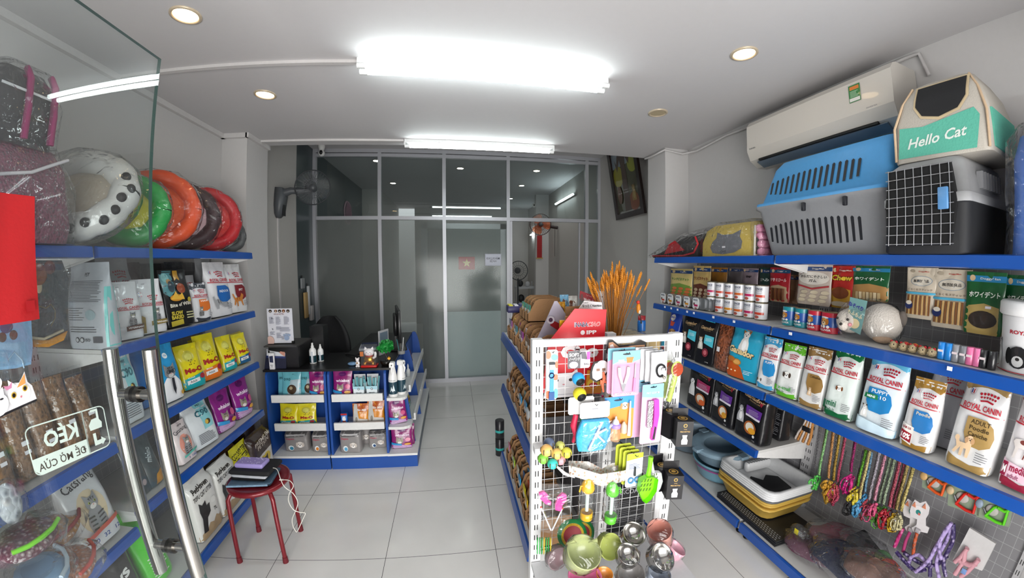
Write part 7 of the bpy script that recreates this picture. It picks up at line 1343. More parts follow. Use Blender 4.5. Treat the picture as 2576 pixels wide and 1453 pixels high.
b.loft(rings,mat('#1f1a1c',.8),True,True);b.build('body',t);b=MB();b.prism([(-w*.2,.025),(w*.22,.05),(w*.02,.125),(-w*.1,.10)],-.01,.0,mat('#a5141f',.7));b.build('red_panel',t)
MB().tube([(x_*w,-.008,z_)for x_,z_ in((-.48,.015),(-.2,.012),(.2,.01),(.4,.03),(.47,.09),(.42,.14))],.007,mat('#a5141f',.7),6).build('red_piping',t);b=MB();rn=random.Random(5);b.loft([[(x_*w,y_,z_*rn.uniform(.95,1.1))for y_,z_ in((-.02,0),(-.025,k*.5),(.04,k),(.16,k*1.1),(.28,k*.8),(.3,0))]for x_,k in((-.56,.03),(-.4,.08),(-.15,.13),(.1,.17),(.35,.185),(.5,.16))],WRAP,closed=False);b.build('plastic_wrap',t)
y_=solve(lambda y:pix((1.72,y,ZT))[0]-1916,.9,3);t=thing('pet_blanket','folded pink patterned blanket in plastic squeezed between yellow and blue carriers','blanket',(1.72,y_+.0,ZT));pkm=kibble('#e39ab8','#c4527f','pink_patterned_cloth',40)
for k in range(4):MB().rbox(-.04,-.035+k*.004,k*.045+.002,.16,.035-k*.003,k*.045+.045,pkm,.02).build('fold',t)
MB().rbox(-.055,-.045,0,.17,.045,.2,WRAP,.02).build('plastic_wrap',t)
t=thing('wrapped_carrier','blue carrier in crumpled clear plastic at the right edge of the top shelf','pet carrier',(1.655,.37,ZT));rloft(MB(),[(0,0,-.12,.38,.12),(.3,.01,-.11,.37,.11),(.38,.04,-.09,.34,.09)],mat('#2f5fae',.4),.04).build('shell',t);rloft(MB(),[(0,-.02,-.135,.4,.135),(.2,-.02,-.14,.4,.14),(.36,-.01,-.13,.39,.13),(.42,.03,-.09,.34,.09)],WRAP,.05).build('plastic_wrap',t)
# ------------------------------------------------------------------ low right: pans and trays
ZB=.102;pan=mat('#7b93a3',.35,coat=.2);pan2=mat('#6f9cb0',.35,coat=.2)
def oval_pan(x,y,z,rx,ry,h,m,label,hood=True,tilt=0,mag=False):
 t=thing('litter_pan',label,'litter pan',(x,y,z));t.rotation_euler=(0,math.radians(tilt),0);s=ry/rx
 b=MB();b.lathe([(.001,.004),(rx*.72,.004),(rx*.8,.02),(rx*.93,h*.7),(rx,h*.78),(rx*1.02,h*.84),(rx*.96,h*.84),(rx*.9,h*.6),(rx*.74,.014),(.001,.012)],m,36,sy=s);b.build('basin',t)
 if hood:MB().lathe([(rx*1.02,h*.85),(rx*1.03,h*.92),(rx*.98,h),(rx*.74,h*.98),(rx*.62,h*.93),(rx*.6,h*.86)],m,36,sy=s).build('rim_hood',t);[MB().rbox(q[0]*rx-.03,q[1]*ry-.03,h*.84,q[0]*rx+.03,q[1]*ry+.03,h*1.03,m,.01).build('clip',t)for q in((-.98,0),(.0,.98),(0,-.98))]
 if mag:MB().lathe([(rx*.975,h*.62),(rx*.99,h*.7)],mat('#8a3f7a',.4),36,sy=s).build('stripe',t)
 return t
oval_pan(1.80,1.92,ZB,.19,.19,.15,pan2,'lower blue-grey oval litter pan with a plum stripe on the base shelf',False,0,True);oval_pan(1.80,1.92,ZB+.125,.205,.20,.12,pan,'hooded blue-grey oval litter pan stacked on the plum-striped one',True,-4)
oval_pan(1.84,2.36,ZB,.19,.21,.16,mat('#6f7f8c',.4),'dark grey-blue litter pan at the far end of the base shelf',False);oval_pan(1.84,2.36,ZB+.15,.2,.22,.14,mat('#788896',.4),'grey litter pan stacked in the far corner under the low shelf',True)
def tray_box(z,k,m,label,h=.06,nm='litter_tray'):
 t=thing(nm,label,'litter tray',(1.80,1.56-k*.002,z));X0,X1,Y0,Y1=-.17,.19,-.22,.2
 b=MB();rloft(b,[(0,X0+.03,Y0+.03,X1-.03,Y1-.03),(h*.9,X0,Y0,X1,Y1),(h*.93,X0-.012,Y0-.012,X1+.012,Y1+.012),(h,X0-.012,Y0-.012,X1+.012,Y1+.012),(h,X0+.012,Y0+.012,X1-.012,Y1-.012),(h*.5,X0+.03,Y0+.03,X1-.03,Y1-.03),(.006,X0+.04,Y0+.04,X1-.04,Y1-.04)],m,.06,False);b.prism([(a,c)for a,c in rr(X0+.045,Y0+.045,X1-.045,Y1-.045,.04,.04)],.004,.007,m,'z');b.build('tray_body',t);return t
ywm,wtm,gym=mat('#c9a64e',.4),mat('#dfe0e1',.35),mat('#5d5f62',.45);z=ZB+.045;ZM=z
for i,(m,dz,lb)in enumerate(((ywm,.03,'ochre yellow litter tray, lowest of the stack'),(ywm,.014,'second ochre yellow tray in the stack'),(ywm,.014,'third ochre yellow tray in the stack'),(gym,.014,'dark grey tray in the middle of the stack'),(wtm,.014,'lowest white tray in the stack'),(wtm,.014,'second white tray in the stack'),(wtm,.014,'third white tray in the stack'),(wtm,.016,'topmost white litter tray holding black inserts'))):tray_box(z,i,m,lb,.085);z+=dz
MB_=MB();
t=thing('tray_insert','pair of black plastic inserts lying inside the topmost white tray','tray insert',(1.79,1.50,z+.0));MB().prism([(-.1,-.08),(.08,-.1),(.1,.02),(.04,.06),(-.02,.02),(-.06,.08),(-.12,.04)],.0,.02,mat('#17181b',.4),'z').build('insert',t)
b=MB();b.rbox(-.1,-.02,0,.1,.02,.06,wtm,.015);t=thing('litter_basket','white perforated basket standing inside the topmost tray','basket',(1.86,1.66,z));b.build('basket',t);b=MB()
for i in range(9):
 for j in range(3):b.box(-.09+i*.021,-.014+j*.011,.0602,-.08+i*.021,-.009+j*.011,.0608,'#7a7c80')
b.build('perforations',t)
t=thing('litter_mat','stack of black honeycomb mats under the tray stack at the shelf edge','litter mat',(0,0,0));b=MB();bm_=mat('#202124',.5)
for k in range(3):b.box(1.60,1.22,ZB+.001+k*.013,1.90,1.70,ZB+.01+k*.013,bm_)
b.build('mats',t);b=MB()
for i in range(26):
 for j in range(4):b.prism([(1.61+j*.014+.004*math.cos(q),1.235+i*.0175+(j%2)*.008+.006*math.sin(q))for q in[PI/3*k for k in range(6)]],ZB+.0362,ZB+.0366,mat('#8b8d90',.5),'z')
b.build('holes',t)
# ------------------------------------------------------------------ leashes on the mesh
U=lambda a,b_,X:at(1990+a/3.519,1040+b_/3.519,X=X)
chn=mat('#77757a',.3,.8,.6,400,.4)
LS=[((255,90),(210,450),chn,None,'dark chain leash hanging right of the rope bundle'),((320,130),(245,540),'#9ad88a','#5fd85a','pale green leash, farthest of the hanging straps'),((375,140),(330,570),'#d99a5a','#d9a02c','orange floral leash at the far end of the row'),((400,180),(362,590),chn,'#8a5a2c','chain leash behind the orange floral straps'),((430,165),(375,590),'#d9b04a','#e0b040','mustard floral leash at the far end of the row'),((480,195),(410,600),'#c44a6a','#d0505f','crimson patterned leash beside the mustard one'),((487,330),(425,610),chn,'#c44a6a','short chain leash behind the crimson one'),((570,230),(530,515),'#a81c6c','#d91c86','wide magenta leash folded double'),((605,240),(535,720),chn,'#2a2a2c','long grey chain leash right of the magenta one'),((645,330),(572,705),'#8a6aa8','#9ad83a','multicoloured leash beside the long chain'),((665,320),(590,640),'#7ad03a','#e8d23a','lime green leash in the middle of the row'),((695,330),(605,750),'#e0cf8a','#5aa8d9','cream yellow leash in the middle of the row'),((712,340),(652,690),'#7aa8c9','#4a9ad0','light blue leash behind the cream one'),((785,320),(690,760),'#c9c0cc','#cf4a5a','white leash with red and navy checks'),((832,365),(738,765),'#e8a0b8','#e85a8a','pink heart leash right of the checked one'),((880,380),(778,790),'#b8cfae','#8ad06a','pale mint leash, left of two'),((920,390),(815,800),'#b5c9a8','#6ab04a','pale mint leash, right of two'),((965,400),(870,825),'#c4566a','#c42438','red floral leash, left of two'),((1010,420),(905,840),'#c9607a','#b82a3a','red floral leash, right of two'),((1035,440),(932,850),'#d9c078','#e0b82a','straw yellow leash, left of the last two'),((1087,460),(972,860),'#ddc97a','#d8cfa0','straw yellow leash, nearest to the entrance in the row')]
rn=random.Random(11)
for i,(a,c,m,hc,lb)in enumerate(LS):
 X=1.985-.012*(i%3);p,q=U(*a,X),U(*c,X-.02);wd=.0055 if m is chn else .0095;m_=m if m is chn else kibble(m,'#%02x%02x%02x'%tuple(int(int(m[k:k+2],16)*.78)for k in(1,3,5)),'leash_cloth_%d'%i,160)
 t=thing('pet_leash',lb,'leash',p);d=q-p;s=MB();u_=Vector((0,wd,0));mid=d*.5+Vector((-.004,0,0))
 if m is chn:
  for k in range(26):e=d*(k/25);s.tube([e+Vector((0,.003*(1 if k%2 else-1),-.004)),e+Vector((-.003,0,.004))],.0022,chn,4)
  s.keep=True
 else:s.loft([[e-u_,e-u_*.2-Vector((.0015,0,0)),e+u_,e+u_*.2+Vector((.0015,0,0))]for e in(Vector((0,0,0)),d*.25+Vector((-.002,0,0)),mid,d*.75+Vector((-.004,.002,0)),d)],m_)
 s.build('strap',t);MB().tube([d,d+Vector((-.002,.002,-.012)),d+Vector((-.002,-.002,-.022))],[.003,.0045,.003],chn,6).build('snap_hook',t)
 if hc:
  h_=MB();base=d+Vector((-.004,0,-.02));mm=kibble(hc,'#%02x%02x%02x'%tuple(int(int(hc[k:k+2],16)*.45)for k in(1,3,5)),'harness_cloth_%d'%i,110)
  for k in range(3):
   r_=rn.uniform(.018,.032);cx=base+Vector((-.008*k,rn.uniform(-.012,.012),-r_*(1.1+.5*k)));ph=rn.uniform(0,3);h_.tube([cx+Vector((.010*math.sin(2*e+ph)+rn.uniform(-.004,.004),r_*.6*math.sin(e)+rn.uniform(-.006,.006),r_*1.5*math.cos(e)+rn.uniform(-.006,.006)))for e in[2*PI*j/12 for j in range(12)]],rn.choice((.0035,.006,.008)),mm,5)
  h_.build('harness',t);MB().ball(base+Vector((-.012,.004,-.03)),.006,mat('#c9c9cf',.3,.6),8).build('buckle',t)
t=thing('rope_leash_bundle','thick bundle of white and orange rope leashes with a black keeper','rope leash',U(170,50,1.98));q0=U(170,50,1.98);rp_=mat('#c98a4a',.7,0,.8,160,.5);rp2=mat('#ddd3cc',.7,0,.8,160,.3)
for k in range(6):a=(k-2.5)*.011;MB().tube([(-.004*(k%2),a*.7,0),(-.01,a,-.045),(-.01,a*1.5+.014,-.1),(-.006,a*1.6+.03,-.15)],.0085,(rp_,rp2)[k%2],7).build('rope_strand',t)
MB().rbox(-.024,-.026,-.075,.006,.03,-.045,mat('#17171a',.6),.006).build('keeper',t)
# harness cards under the rail
for i,((x0,y0,x1,y1),c,fc,lb)in enumerate((((1168,505,1400,745),'#d9581c','#c9a36a','orange dog harness on a card, left of three under the rail'),((1395,620,1690,905),'#cf2418','#c9b08a','red dog harness on a card, middle of three under the rail'),((1650,740,1960,1005),'#5fcf1c','#8a9aae','lime green dog harness on a card, nearest of three under the rail'))):
 X=1.93;P=[U(*q,X)for q in((x0,y0),(x1,y0+105),(x1-30,y1),(x0-10,y1-95))];t=thing('harness_card',lb,'pet harness',P[3]);o_=P[3];L_=[(q.y-o_.y,q.z-o_.z)for q in P];b=MB();b.prism(L_,0,.004,mat('#8c9a84',.5),'x');b.build('backing_card',t);f=lambda u,v,dx=-.01:Vector((dx,0,0))+(P[0]-o_)*(1-u)*v+(P[1]-o_)*u*v+(P[2]-o_)*u*(1-v)
 MB().ball(f(.1,.8,-.014),.017,mat(fc,.4),14,.5,1,1.1).build('mascot_disc',t);MB().ball(f(.45,.62,-.004),.022,mat('#b5b0ac',.6),12,.3,1.3,1).build('printed_dog',t);m=mat(c,.5)
 for pts in(((.3,.3),(.52,.85),(.6,.9)),((.28,.28),(.62,.12),(.8,.12)),((.62,.88),(.82,.8),(.95,.95)),((.9,.9),(.86,.3),(.84,.08))):b=MB();b.tube([f(u,v)for u,v in pts],.0065,m,5);b.build('strap',t)
 MB().tube([f(.22,.62),f(.32,.35)],.0045,mat('#8a8a8e',.3,.8),6).build('snap_hook',t)
 # collar cards with dog heads
for i,(dx,dy)in enumerate(((0,0),(-62,-8))):
 X=1.95+i*.02;o_=U(1150+dx,1060+dy,X);t=thing('dog_head_card',('front white card shaped like a laughing dog with a bone, on twin hooks','second dog-shaped card half hidden behind the front one')[i],'pet collar',o_,-PI/2-.0);V=lambda a,c_:(-(U(a+dx,c_+dy,X).y-o_.y),U(a+dx,c_+dy,X).z-o_.z)
 ol=[V(*q)for q in((1095,760),(1140,790),(1190,775),(1225,830),(1215,890),(1190,930),(1190,990),(1222,1010),(1205,1058),(1150,1045),(1085,1050),(1068,1010),(1110,985),(1115,935),(1060,910),(1050,860),(1070,800))]
 MB().prism(ol,0,.004,mat('#e9e4e6',.5)).build('card',t);b=MB()
 for c_,r_,col in(((1130,850),.021,'#f2eeee'),((1128,872),.012,'#2f8a86'),((1136,888),.006,'#d9756a')):v=V(*c_);b.lathe([(.001,-.0005-r_*.01),(r_,-.0005)],mat(col,.5),14,(v[0],-.0015-(.021-r_)*.1,v[1]),'y')
 b.build('dog_face',t)
 for q in((1095,800),(1185,815)):v=V(*q);MB().prism([(v[0]-.009,v[1]-.012),(v[0]+.009,v[1]-.012),(v[0],v[1]+.012)],-.004,-.001,mat('#d98a6a',.5)).build('printed_ear',t)
 v0,v1=V(1130,1030),V(1085,1260)if i==0 else V(1060,1225);m=mat('#b8407a',.6)if i else kibble('#c4562c','#3a6a6a','camo_strap',60);MB().rbox(v0[0]-.012,-.012,v0[1]-.012,v0[0]+.012,-.002,v0[1]+.008,mat('#b5b0b5',.4),.003).build('buckle',t);MB().tube([(v0[0],-.008,v0[1]-.01),((v0[0]+v1[0])/2-.004,-.01,(v0[1]+v1[1])/2),(v1[0],-.006,v1[1])],.0085,m,6).build('strap',t)
t=thing('pet_collar','pink starred collar strap dangling left of the dog-head cards','pet collar',U(990,1015,1.96));q=U(915,1180,1.95)-t.location;MB().tube([(0,0,0),q*.5+Vector((-.004,0,0)),q],.009,kibble('#c42c7a','#e8a0c4','starred_strap',50),6).build('strap',t)
# purple bundle and white pouch
t=thing('purple_harness_bundle','bundle of purple and lilac diamond-patterned straps on twin hooks','pet harness',U(1420,965,1.97));o_=t.location.copy();pm=[kibble('#3a2a62','#c9b8e0','purple_strap',55),kibble('#b8a3d9','#4a3a72','lilac_strap',50)]
for k,pts in enumerate((((1420,965),(1330,1100),(1240,1260),(1230,1440)),((1425,970),(1380,1120),(1290,1290),(1310,1450)),((1435,975),(1430,1130),(1350,1300),(1370,1440)),((1420,965),(1300,1150),(1215,1300),(1100,1400)),((1380,1260),(1280,1340),(1160,1330),(1000,1230)),((1200,1320),(1130,1250),(1060,1270),(1040,1340)),((930,1220),(1010,1310),(1100,1390),(1190,1380)),((1400,990),(1350,1060),(1310,1180),(1330,1290)))):MB().tube(smooth([U(a,c_,1.95-.008*(k%4))-o_ for a,c_ in pts]),.0095,pm[k%2],6).build('strap',t)
P=[U(*q,1.94)for q in((1580,1010),(1810,1150),(1690,1390),(1430,1290))];t=thing('harness_pouch','white pouch with a pink harness in it, hanging near the right frame edge','pet harness',P[3]);o_=P[3].copy();b=MB();b.prism([(q.y-o_.y,q.z-o_.z)for q in P],0,.012,mat('#d4d2d2',.4,0,.3,20),'x');b.build('pouch',t);pk2=mat('#cf98a2',.7,0,.3,40)
for pts in(((1560,1190),(1500,1270),(1450,1310)),((1540,1210),(1530,1300),(1450,1420)),((1490,1300),(1580,1340),(1640,1330)),((1660,1290),(1560,1400),(1500,1440))):MB().tube([U(a,c_,1.925)-o_ for a,c_ in pts],.011,pk2,7).build('harness_band',t)
MB().rbox(*(list(U(1530,1400,1.915)-o_-Vector((.002,.01,.01)))),*(list(U(1530,1400,1.915)-o_+Vector((.002,.012,.014)))),mat('#7a9acf',.5),.001).build('blue_patch',t)
# heap of wrapped garments on the base shelf
for i,(px,py,X,sx,sy,h,rz,c,lb)in enumerate(((2060,1370,1.74,.10,.15,.05,.3,'#5a2f42','dark plum folded garment in plastic, far end of the heap'),(2130,1400,1.70,.11,.16,.06,-.2,'#1c2340','black and navy folded garment in plastic in the low heap'),(2110,1340,1.86,.10,.13,.06,.5,'#7a4450','mauve folded garment in plastic at the back of the low heap'),(2200,1420,1.66,.1,.12,.05,.1,'#6b4f45','taupe folded garment in plastic at the front of the low heap'),(2180,1370,1.86,.09,.13,.07,-.4,'#3b3b40','charcoal pack with a grey card under the hanging harnesses'))):
 q=at(px,py,X=X);t=thing('wrapped_garment',lb,'pet clothes',(X,q.y,max(ZB+.004,q.z-h)),rz);P_=Pouch(sx*2,sy*2,h*2,'pillow',i);b=MB();n_=10;rings=[[(sx*abs(math.cos(e))**.6*sgn(math.cos(e))*k*(1+.1*math.sin(3*e+i)),sy*abs(math.sin(e))**.6*sgn(math.sin(e))*k*(1+.1*math.sin(4*e+i)),z_*(1+.35*math.sin(2*e+i*2+k*5)))for e in[2*PI*j/24 for j in range(24)]]for z_,k in((0,.8),(h*.3,1),(h*.55,.97),(h*.6,.8),(h*.85,.78),(h*.8,.5),(h,.3))];b.loft(rings,mat(c,.8,0,.5,30,.25),True,True);b.build('cloth',t)
 rw=random.Random(i);MB().loft([[(sx*1.15*math.cos(e)*k*rw.uniform(.9,1.1),sy*1.15*math.sin(e)*k*rw.uniform(.9,1.12),z_)for e in[2*PI*j/16 for j in range(16)]]for z_,k in((0,.9),(h*.4,1.08),(h*.9,1.0),(h*1.2,.6),(h*1.3,.1))],WRAPF).build('plastic_bag',t)
q=at(2195,1425,X=1.78);t=thing('quilted_vest','bright orange quilted pet vest with a red and green hem in the low heap','pet clothes',at(2235,1440,X=1.8));o_=t.location.copy();b=MB();b.ball((0,0,0),.06,mat('#cf4f1c',.8,0,.6,35),16,.5,1,1.15);b.build('vest',t);MB().ball((.02,.05,.03),.045,mat('#4a6a4a',.8,0,.5,40),12,.5,1.1,1).build('green_lining',t);MB().tube([(-.02,.06,.0),(-.02,.10,.01)],[.014,.006],mat('#c42430',.7),8).build('red_leg',t)
t=thing('chain_pack','clear bag with silver chain leash and yellow tag in front of the tray stack','leash',at(2010,1345,X=1.72));MB().ball((0,0,0),.03,kibble('#c9c9cc','#3a3a3c','silver_chain',140),14,.6,1.2,.7).build('chain',t);MB().box(-.03,-.012,.015,-.028,.012,.045,'#e0cf2c').build('yellow_tag',t);MB().ball((0,0,.01),.05,WRAPF,14,.7,1.2,1).build('plastic_bag',t)
# ================================================================== left goods above and around
def bed(px,py,X,R0,r_,yaw,tilt,ring,inner,label,squash=.97,star=None,spots=False,puffs=9,wrap=True):
 c=at(px,py,X=X);c.z=1.664+R0*squash*math.cos(tilt)+r_*1.15;t=thing('pet_bed',label,'pet bed',c);M_=Matrix.Rotation(yaw,3,'Z')@Matrix.Rotation(tilt,3,'X');rg=mat(ring,.45,0,.25,25,.05)if isinstance(ring,str)else ring
 pts,rad=[],[]
 for k in range(49):a=2*PI*k/48;pts.append(M_@Vector((R0*math.cos(a),0,R0*squash*math.sin(a))));rad.append(r_*(1-.14*abs(math.sin(a*puffs/2))**8*1.0))
 b=MB();b.tube(pts,rad,rg,12,False);b.build('rim',t);b=MB();im=mat(inner,.7,0,.4,30,.08)if isinstance(inner,str)else inner;b.lathe([(.001,r_*.35),(R0*.55,r_*.3),(R0*.95,-r_*.2)],im,28,(0,0,0),'y',1,squash);b.lathe([(.001,-r_*.9),(R0*.98,-r_*.7)],rg,28,(0,0,0),'y',1,squash);b.v=[tuple(M_@Vector(v))for v in b.v];b.build('cushion',t)
 if star:b=MB();P=[];[P.append(((.62 if k%2 else .2)*R0*math.cos(k*PI/5),(.62 if k%2 else .2)*R0*squash*math.sin(k*PI/5)))for k in range(10)];b.prism(P,-r_*.42,-r_*.36,mat(star,.6));b.v=[tuple(M_@Vector(v))for v in b.v];b.build('star_print',t)
 if spots:
  rs=random.Random(3)
  for k in range(13):a=-PI*.95+k*.27;e=M_@Vector((R0*math.cos(a),0,R0*squash*math.sin(a)));n_=M_@Vector((math.cos(a)*rs.uniform(.3,.9),-.9+rs.uniform(-.3,.5),math.sin(a)*.6)).normalized();b=MB();b.ball(e+n_*r_*.93,r_*.33,mat('#1a1a1c',.6),8,1.2,.8,1);b.build('black_spot',t)
 if wrap:rw=random.Random(int(px));b=MB();rings=[[M_@Vector((R_*math.cos(2*PI*j/22)*rw.uniform(.97,1.04),y_,R_*squash*math.sin(2*PI*j/22)*rw.uniform(.97,1.06)))for j in range(22)]for y_,R_ in((r_*1.3,R0*.6),(r_*1.1,R0+r_*.9),(0,R0+r_*1.22),(-r_*1.05,R0+r_*.75),(-r_*1.2,R0*.35))];b.loft(rings,WRAP,True,True);b.build('plastic_wrap',t)
 return t
bed(580,575,-1.60,.09,.03,1.1,.1,'#5a5c5e','#6a6c6e','grey pet bed barely visible behind the red one',wrap=False)
bed(523,530,-1.575,.172,.04,.85,-.12,'#c01420','#c4241f','red padded round pet bed with a pale star print, nearest the pillar',star='#d98a6a')
bed(462,542,-1.60,.165,.042,.75,-.1,'#3a2226','#c9a8ae','dark brown padded pet bed with a pink cushion, left of the red one');bed(395,535,-1.585,.175,.045,.62,-.12,'#e0501c','#d8541f','orange padded pet bed between the green and brown beds');bed(330,548,-1.54,.135,.045,.5,-.14,'#1f9a45','#c9c41c','green padded pet bed with a yellow cushion in front of the orange one')
bed(195,505,-1.52,.195,.058,.3,-.5,'#dcdad6','#b5a999','large cow-spotted pet bed with beige fleece lining, leftmost of the beds',squash=.82,spots=True)
# backpack and bag in plastic
q=at(30,285,X=-1.5);t=thing('carrier_backpack','black and magenta carrier backpack in plastic, upper left above the pink-grey bag','pet backpack',(-1.5,q.y,q.z-.13));rloft(MB(),[(0,-.11,-.14,.11,.1),(.05,-.12,-.15,.12,.11),(.2,-.12,-.15,.11,.1),(.255,-.1,-.12,.08,.07),(.265,-.07,-.09,.05,.04)],mat('#1c1a1f',.7,0,.2,100),.03).build('body',t)
for y in(.075,-.03):MB().tube([(.125,y,.02),(.13,y,.12),(.12,y,.22),(.09,y,.262)],.013,mat('#8a1c58',.7),6).build('magenta_trim',t)
MB().box(.121,-.14,.17,.124,.1,.178,'#d9d9dc').build('white_stripe',t);rloft(MB(),[(-.005,-.13,-.16,.13,.12),(.15,-.14,-.17,.14,.125),(.27,-.11,-.13,.1,.09),(.29,-.04,-.05,.04,.03)],WRAP,.04).build('plastic_wrap',t)
q=at(40,455,X=-1.5);t=thing('soft_carrier','pink and grey mesh soft carrier in plastic under the black and magenta backpack','pet carrier bag',(-1.5,q.y,1.664));hz=q.z-1.664+.1;rloft(MB(),[(0,-.13,-.2,.13,.14),(.06,-.14,-.21,.14,.15),(hz*.8,-.13,-.2,.13,.13),(hz,-.1,-.16,.1,.1)],kibble('#7a3a52','#56505a','pink_grey_mesh',90),.06).build('body',t);MB().tube([(.14,-.18,hz*.62),(.15,-.05,hz*.7),(.14,.1,hz*.92)],.006,mat('#c9c4c9',.6),6).build('piping',t);rloft(MB(),[(0,-.15,-.22,.15,.16),(hz*.6,-.155,-.225,.155,.165),(hz*1.05,-.11,-.17,.11,.11)],WRAP,.06).build('plastic_wrap',t)
# clothes hanging behind the door
def garment(pts,X,col,label,extras,th=.02):
 P=[at(px,py,X=X)for px,py in pts];o_=P[0].copy();t=thing('pet_shirt',label,'pet clothes',o_);b=MB();b.prism([(q.y-o_.y,q.z-o_.z)for q in P],0,th,mat(col,.8,0,.4,60,.08),'x');b.build('cloth',t)
 for nm,c,sh in extras:
  b=MB()
  if sh[0]=='e':q=at(sh[1],sh[2],X=X+th)-o_;b.ball((th,q.y,q.z),sh[3],mat(c,.7),14,.15,1,sh[4])
  else:Q=[at(a,c_,X=X+th)-o_ for a,c_ in sh[1]];b.tube([(th+.001,q.y,q.z)for q in Q],sh[2],mat(c,.7),5)
  b.build(nm,t)
 MB().prism([(q.y-o_.y+dy,q.z-o_.z+dz)for q,dy,dz in zip(P,[-.012]*2+[.012]*(len(P)-2),[.01]*len(P))],th+.012,th+.0125,WRAP,'x').build('plastic_sleeve',t)
garment(((60,655),(70,850),(110,853),(160,830),(162,700),(145,655)),-1.33,'#3c4046','dark grey pet shirt with a brown bear appliqué hanging behind the glass door',(('bear_face','#7a3f28',('e',95,690,.035,1.0)),('bear_ear','#5a241c',('e',125,672,.022,1)),('cream_tongue','#b5a48a',('e',98,722,.012,1.6)),('bear_outline','#7a6a3a',('t',((95,800),(88,780),(100,770),(115,775),(128,765),(138,780),(138,800),(128,820)),.0015)),('cream_hem','#b5a890',('t',((72,848),(110,852),(158,830)),.005))))
garment(((72,852),(78,872),(112,872),(150,855),(160,832),(112,855)),-1.34,'#d9901c','mustard and pink pet shirts layered under the dark grey one',())
garment(((-20,800),(-20,930),(30,925),(68,915),(72,870),(68,802)),-1.30,'#7fb0d9','light blue pet shirt with a bear in a striped top, hanging far left',(('bear_foot','#5a3a28',('e',6,848,.014,1)),('bear_foot','#5a3a28',('e',34,842,.014,1)),('striped_top','#26366a',('e',16,822,.022,.8)),('white_paw','#e0e4ea',('e',12,822,.008,1)),('seam','#a8cbe6',('t',((20,905),(35,885),(55,905),(60,925)),.002))))
# harness packs at the bottom left
for i,(px,py,X,c,c2,lb)in enumerate(((60,1350,-1.36,'#5a1c30','#7fdc1c','maroon print pet outfit with lime green bands in clear plastic, low on the left'),(130,1330,-1.5,'#b87a2c','#8a2430','yellow and red print outfit in plastic behind the maroon one'),(170,1420,-1.36,'#a85a24','#c43a2c','orange-brown print outfit in plastic at the bottom left edge'),(100,1440,-1.33,'#7fa8cf','#c9d9e8','pale blue outfit in plastic at the very bottom left'))):
 q=at(px,py,X=X);t=thing('wrapped_outfit',lb,'pet clothes',(X,q.y,max(.13,q.z-.03)),.3*i);sx,sy,h=.10,.12,.05;b=MB();b.loft([[(sx*math.cos(e)*k,sy*math.sin(e)*k,z_)for e in[2*PI*j/18 for j in range(18)]]for z_,k in((0,.85),(h*.4,1),(h*.8,.9),(h,.6))],kibble(c,'#c9b8b8','print_cloth_%d'%i,60)if i<3 else mat(c,.7),True,True);b.build('cloth',t)
 MB().tube([(.05+sx*.5*math.cos(e),sy*.9*math.sin(e),h*1.02)for e in(-1.2,-.5,0,.5,1.2)],.008,mat(c2,.6),6).build('band',t);rw=random.Random(i+40);MB().loft([[(sx*1.2*math.cos(e)*k*rw.uniform(.92,1.1),sy*1.2*math.sin(e)*k*rw.uniform(.92,1.1),z_)for e in[2*PI*j/18 for j in range(18)]]for z_,k in((0,.95),(h*.5,1.08),(h,.98),(h*1.25,.5))],WRAP).build('plastic_bag',t)
q=at(30,1262,X=-1.34);t=thing('grey_pouch','clear pack with a grey and white striped toy hanging over the rail at far left','toy pack',(-1.36,q.y,q.z-.07));MB().ball((0,0,.06),.06,kibble('#c9cdd4','#5a6474','striped_toy',40),14,.35,.8,1.1).build('toy',t);MB().ball((.005,0,.06),.075,WRAP,14,.4,.9,1.1).build('plastic_bag',t)
# ------------------------------------------------------------------ stool and its load
t=thing('round_stool','dark red round metal stool with four splayed tube legs in the aisle','stool',(-1.085,1.81,0),.04);rs=mat('#7a1420',.35,.2,.05,40,.05,.3);ZS=.445
b=MB();b.lathe([(.001,ZS-.006),(.13,ZS-.006),(.155,ZS),(.163,ZS-.006),(.162,ZS-.022),(.15,ZS-.028),(.001,ZS-.012)],rs,40);b.build('seat',t);b=MB()
for k in range(22):a=2*PI*k/22;b.prism([(math.cos(a)*r1+math.cos(a+s)*.004,math.sin(a)*r1+math.sin(a+s)*.004)for r1,s in((.05,1.6),(.085,1.9),(.085,-1.9),(.05,-1.6))],ZS-.0055,ZS-.0052,mat('#1a0508',.8),'z')
b.build('pierced_flower',t)
for sx_,sy_ in((-1,-1),(1,-1),(-1,1),(1,1)):l=MB();l.tube([(sx_*.075,sy_*.075,ZS-.025),(sx_*.105,sy_*.105,ZS-.03),(sx_*.12,sy_*.12,ZS-.06),(sx_*.128,sy_*.128,.03)],.0115,rs,12);g=l.build('leg',t);MB().tube([(sx_*.128,sy_*.128,0),(sx_*.128,sy_*.128,.035)],[.0155,.0135],mat('#6a1420',.6),12).build('foot_cap',g)
zz=ZS+.0005;bl=mat('#101013',.8)
def slab(nm,lb,cat,w,d,h,m,x,y,rz,extra=None):
 global zz
 t=thing(nm,lb,cat,(x,y,zz),rz);MB().rbox(-w/2,-d/2,0,w/2,d/2,h,m,.012).build('body' if nm!='book' else 'cover',t)
 if extra:extra(t,h)
 zz+=h+.0005;return t
sx,sy=-1.10,1.80
slab('book','blue-grey picture book lying lowest on the red stool','book',.235,.17,.014,mat('#4d6478',.4,0,0,20,.5),sx,sy,.1,lambda t,h:MB().box(-.116,-.087,.002,.1,-.0845,h-.002,mat('#7fa0b8',.5,0,0,60,.4)).build('page_edge',t))
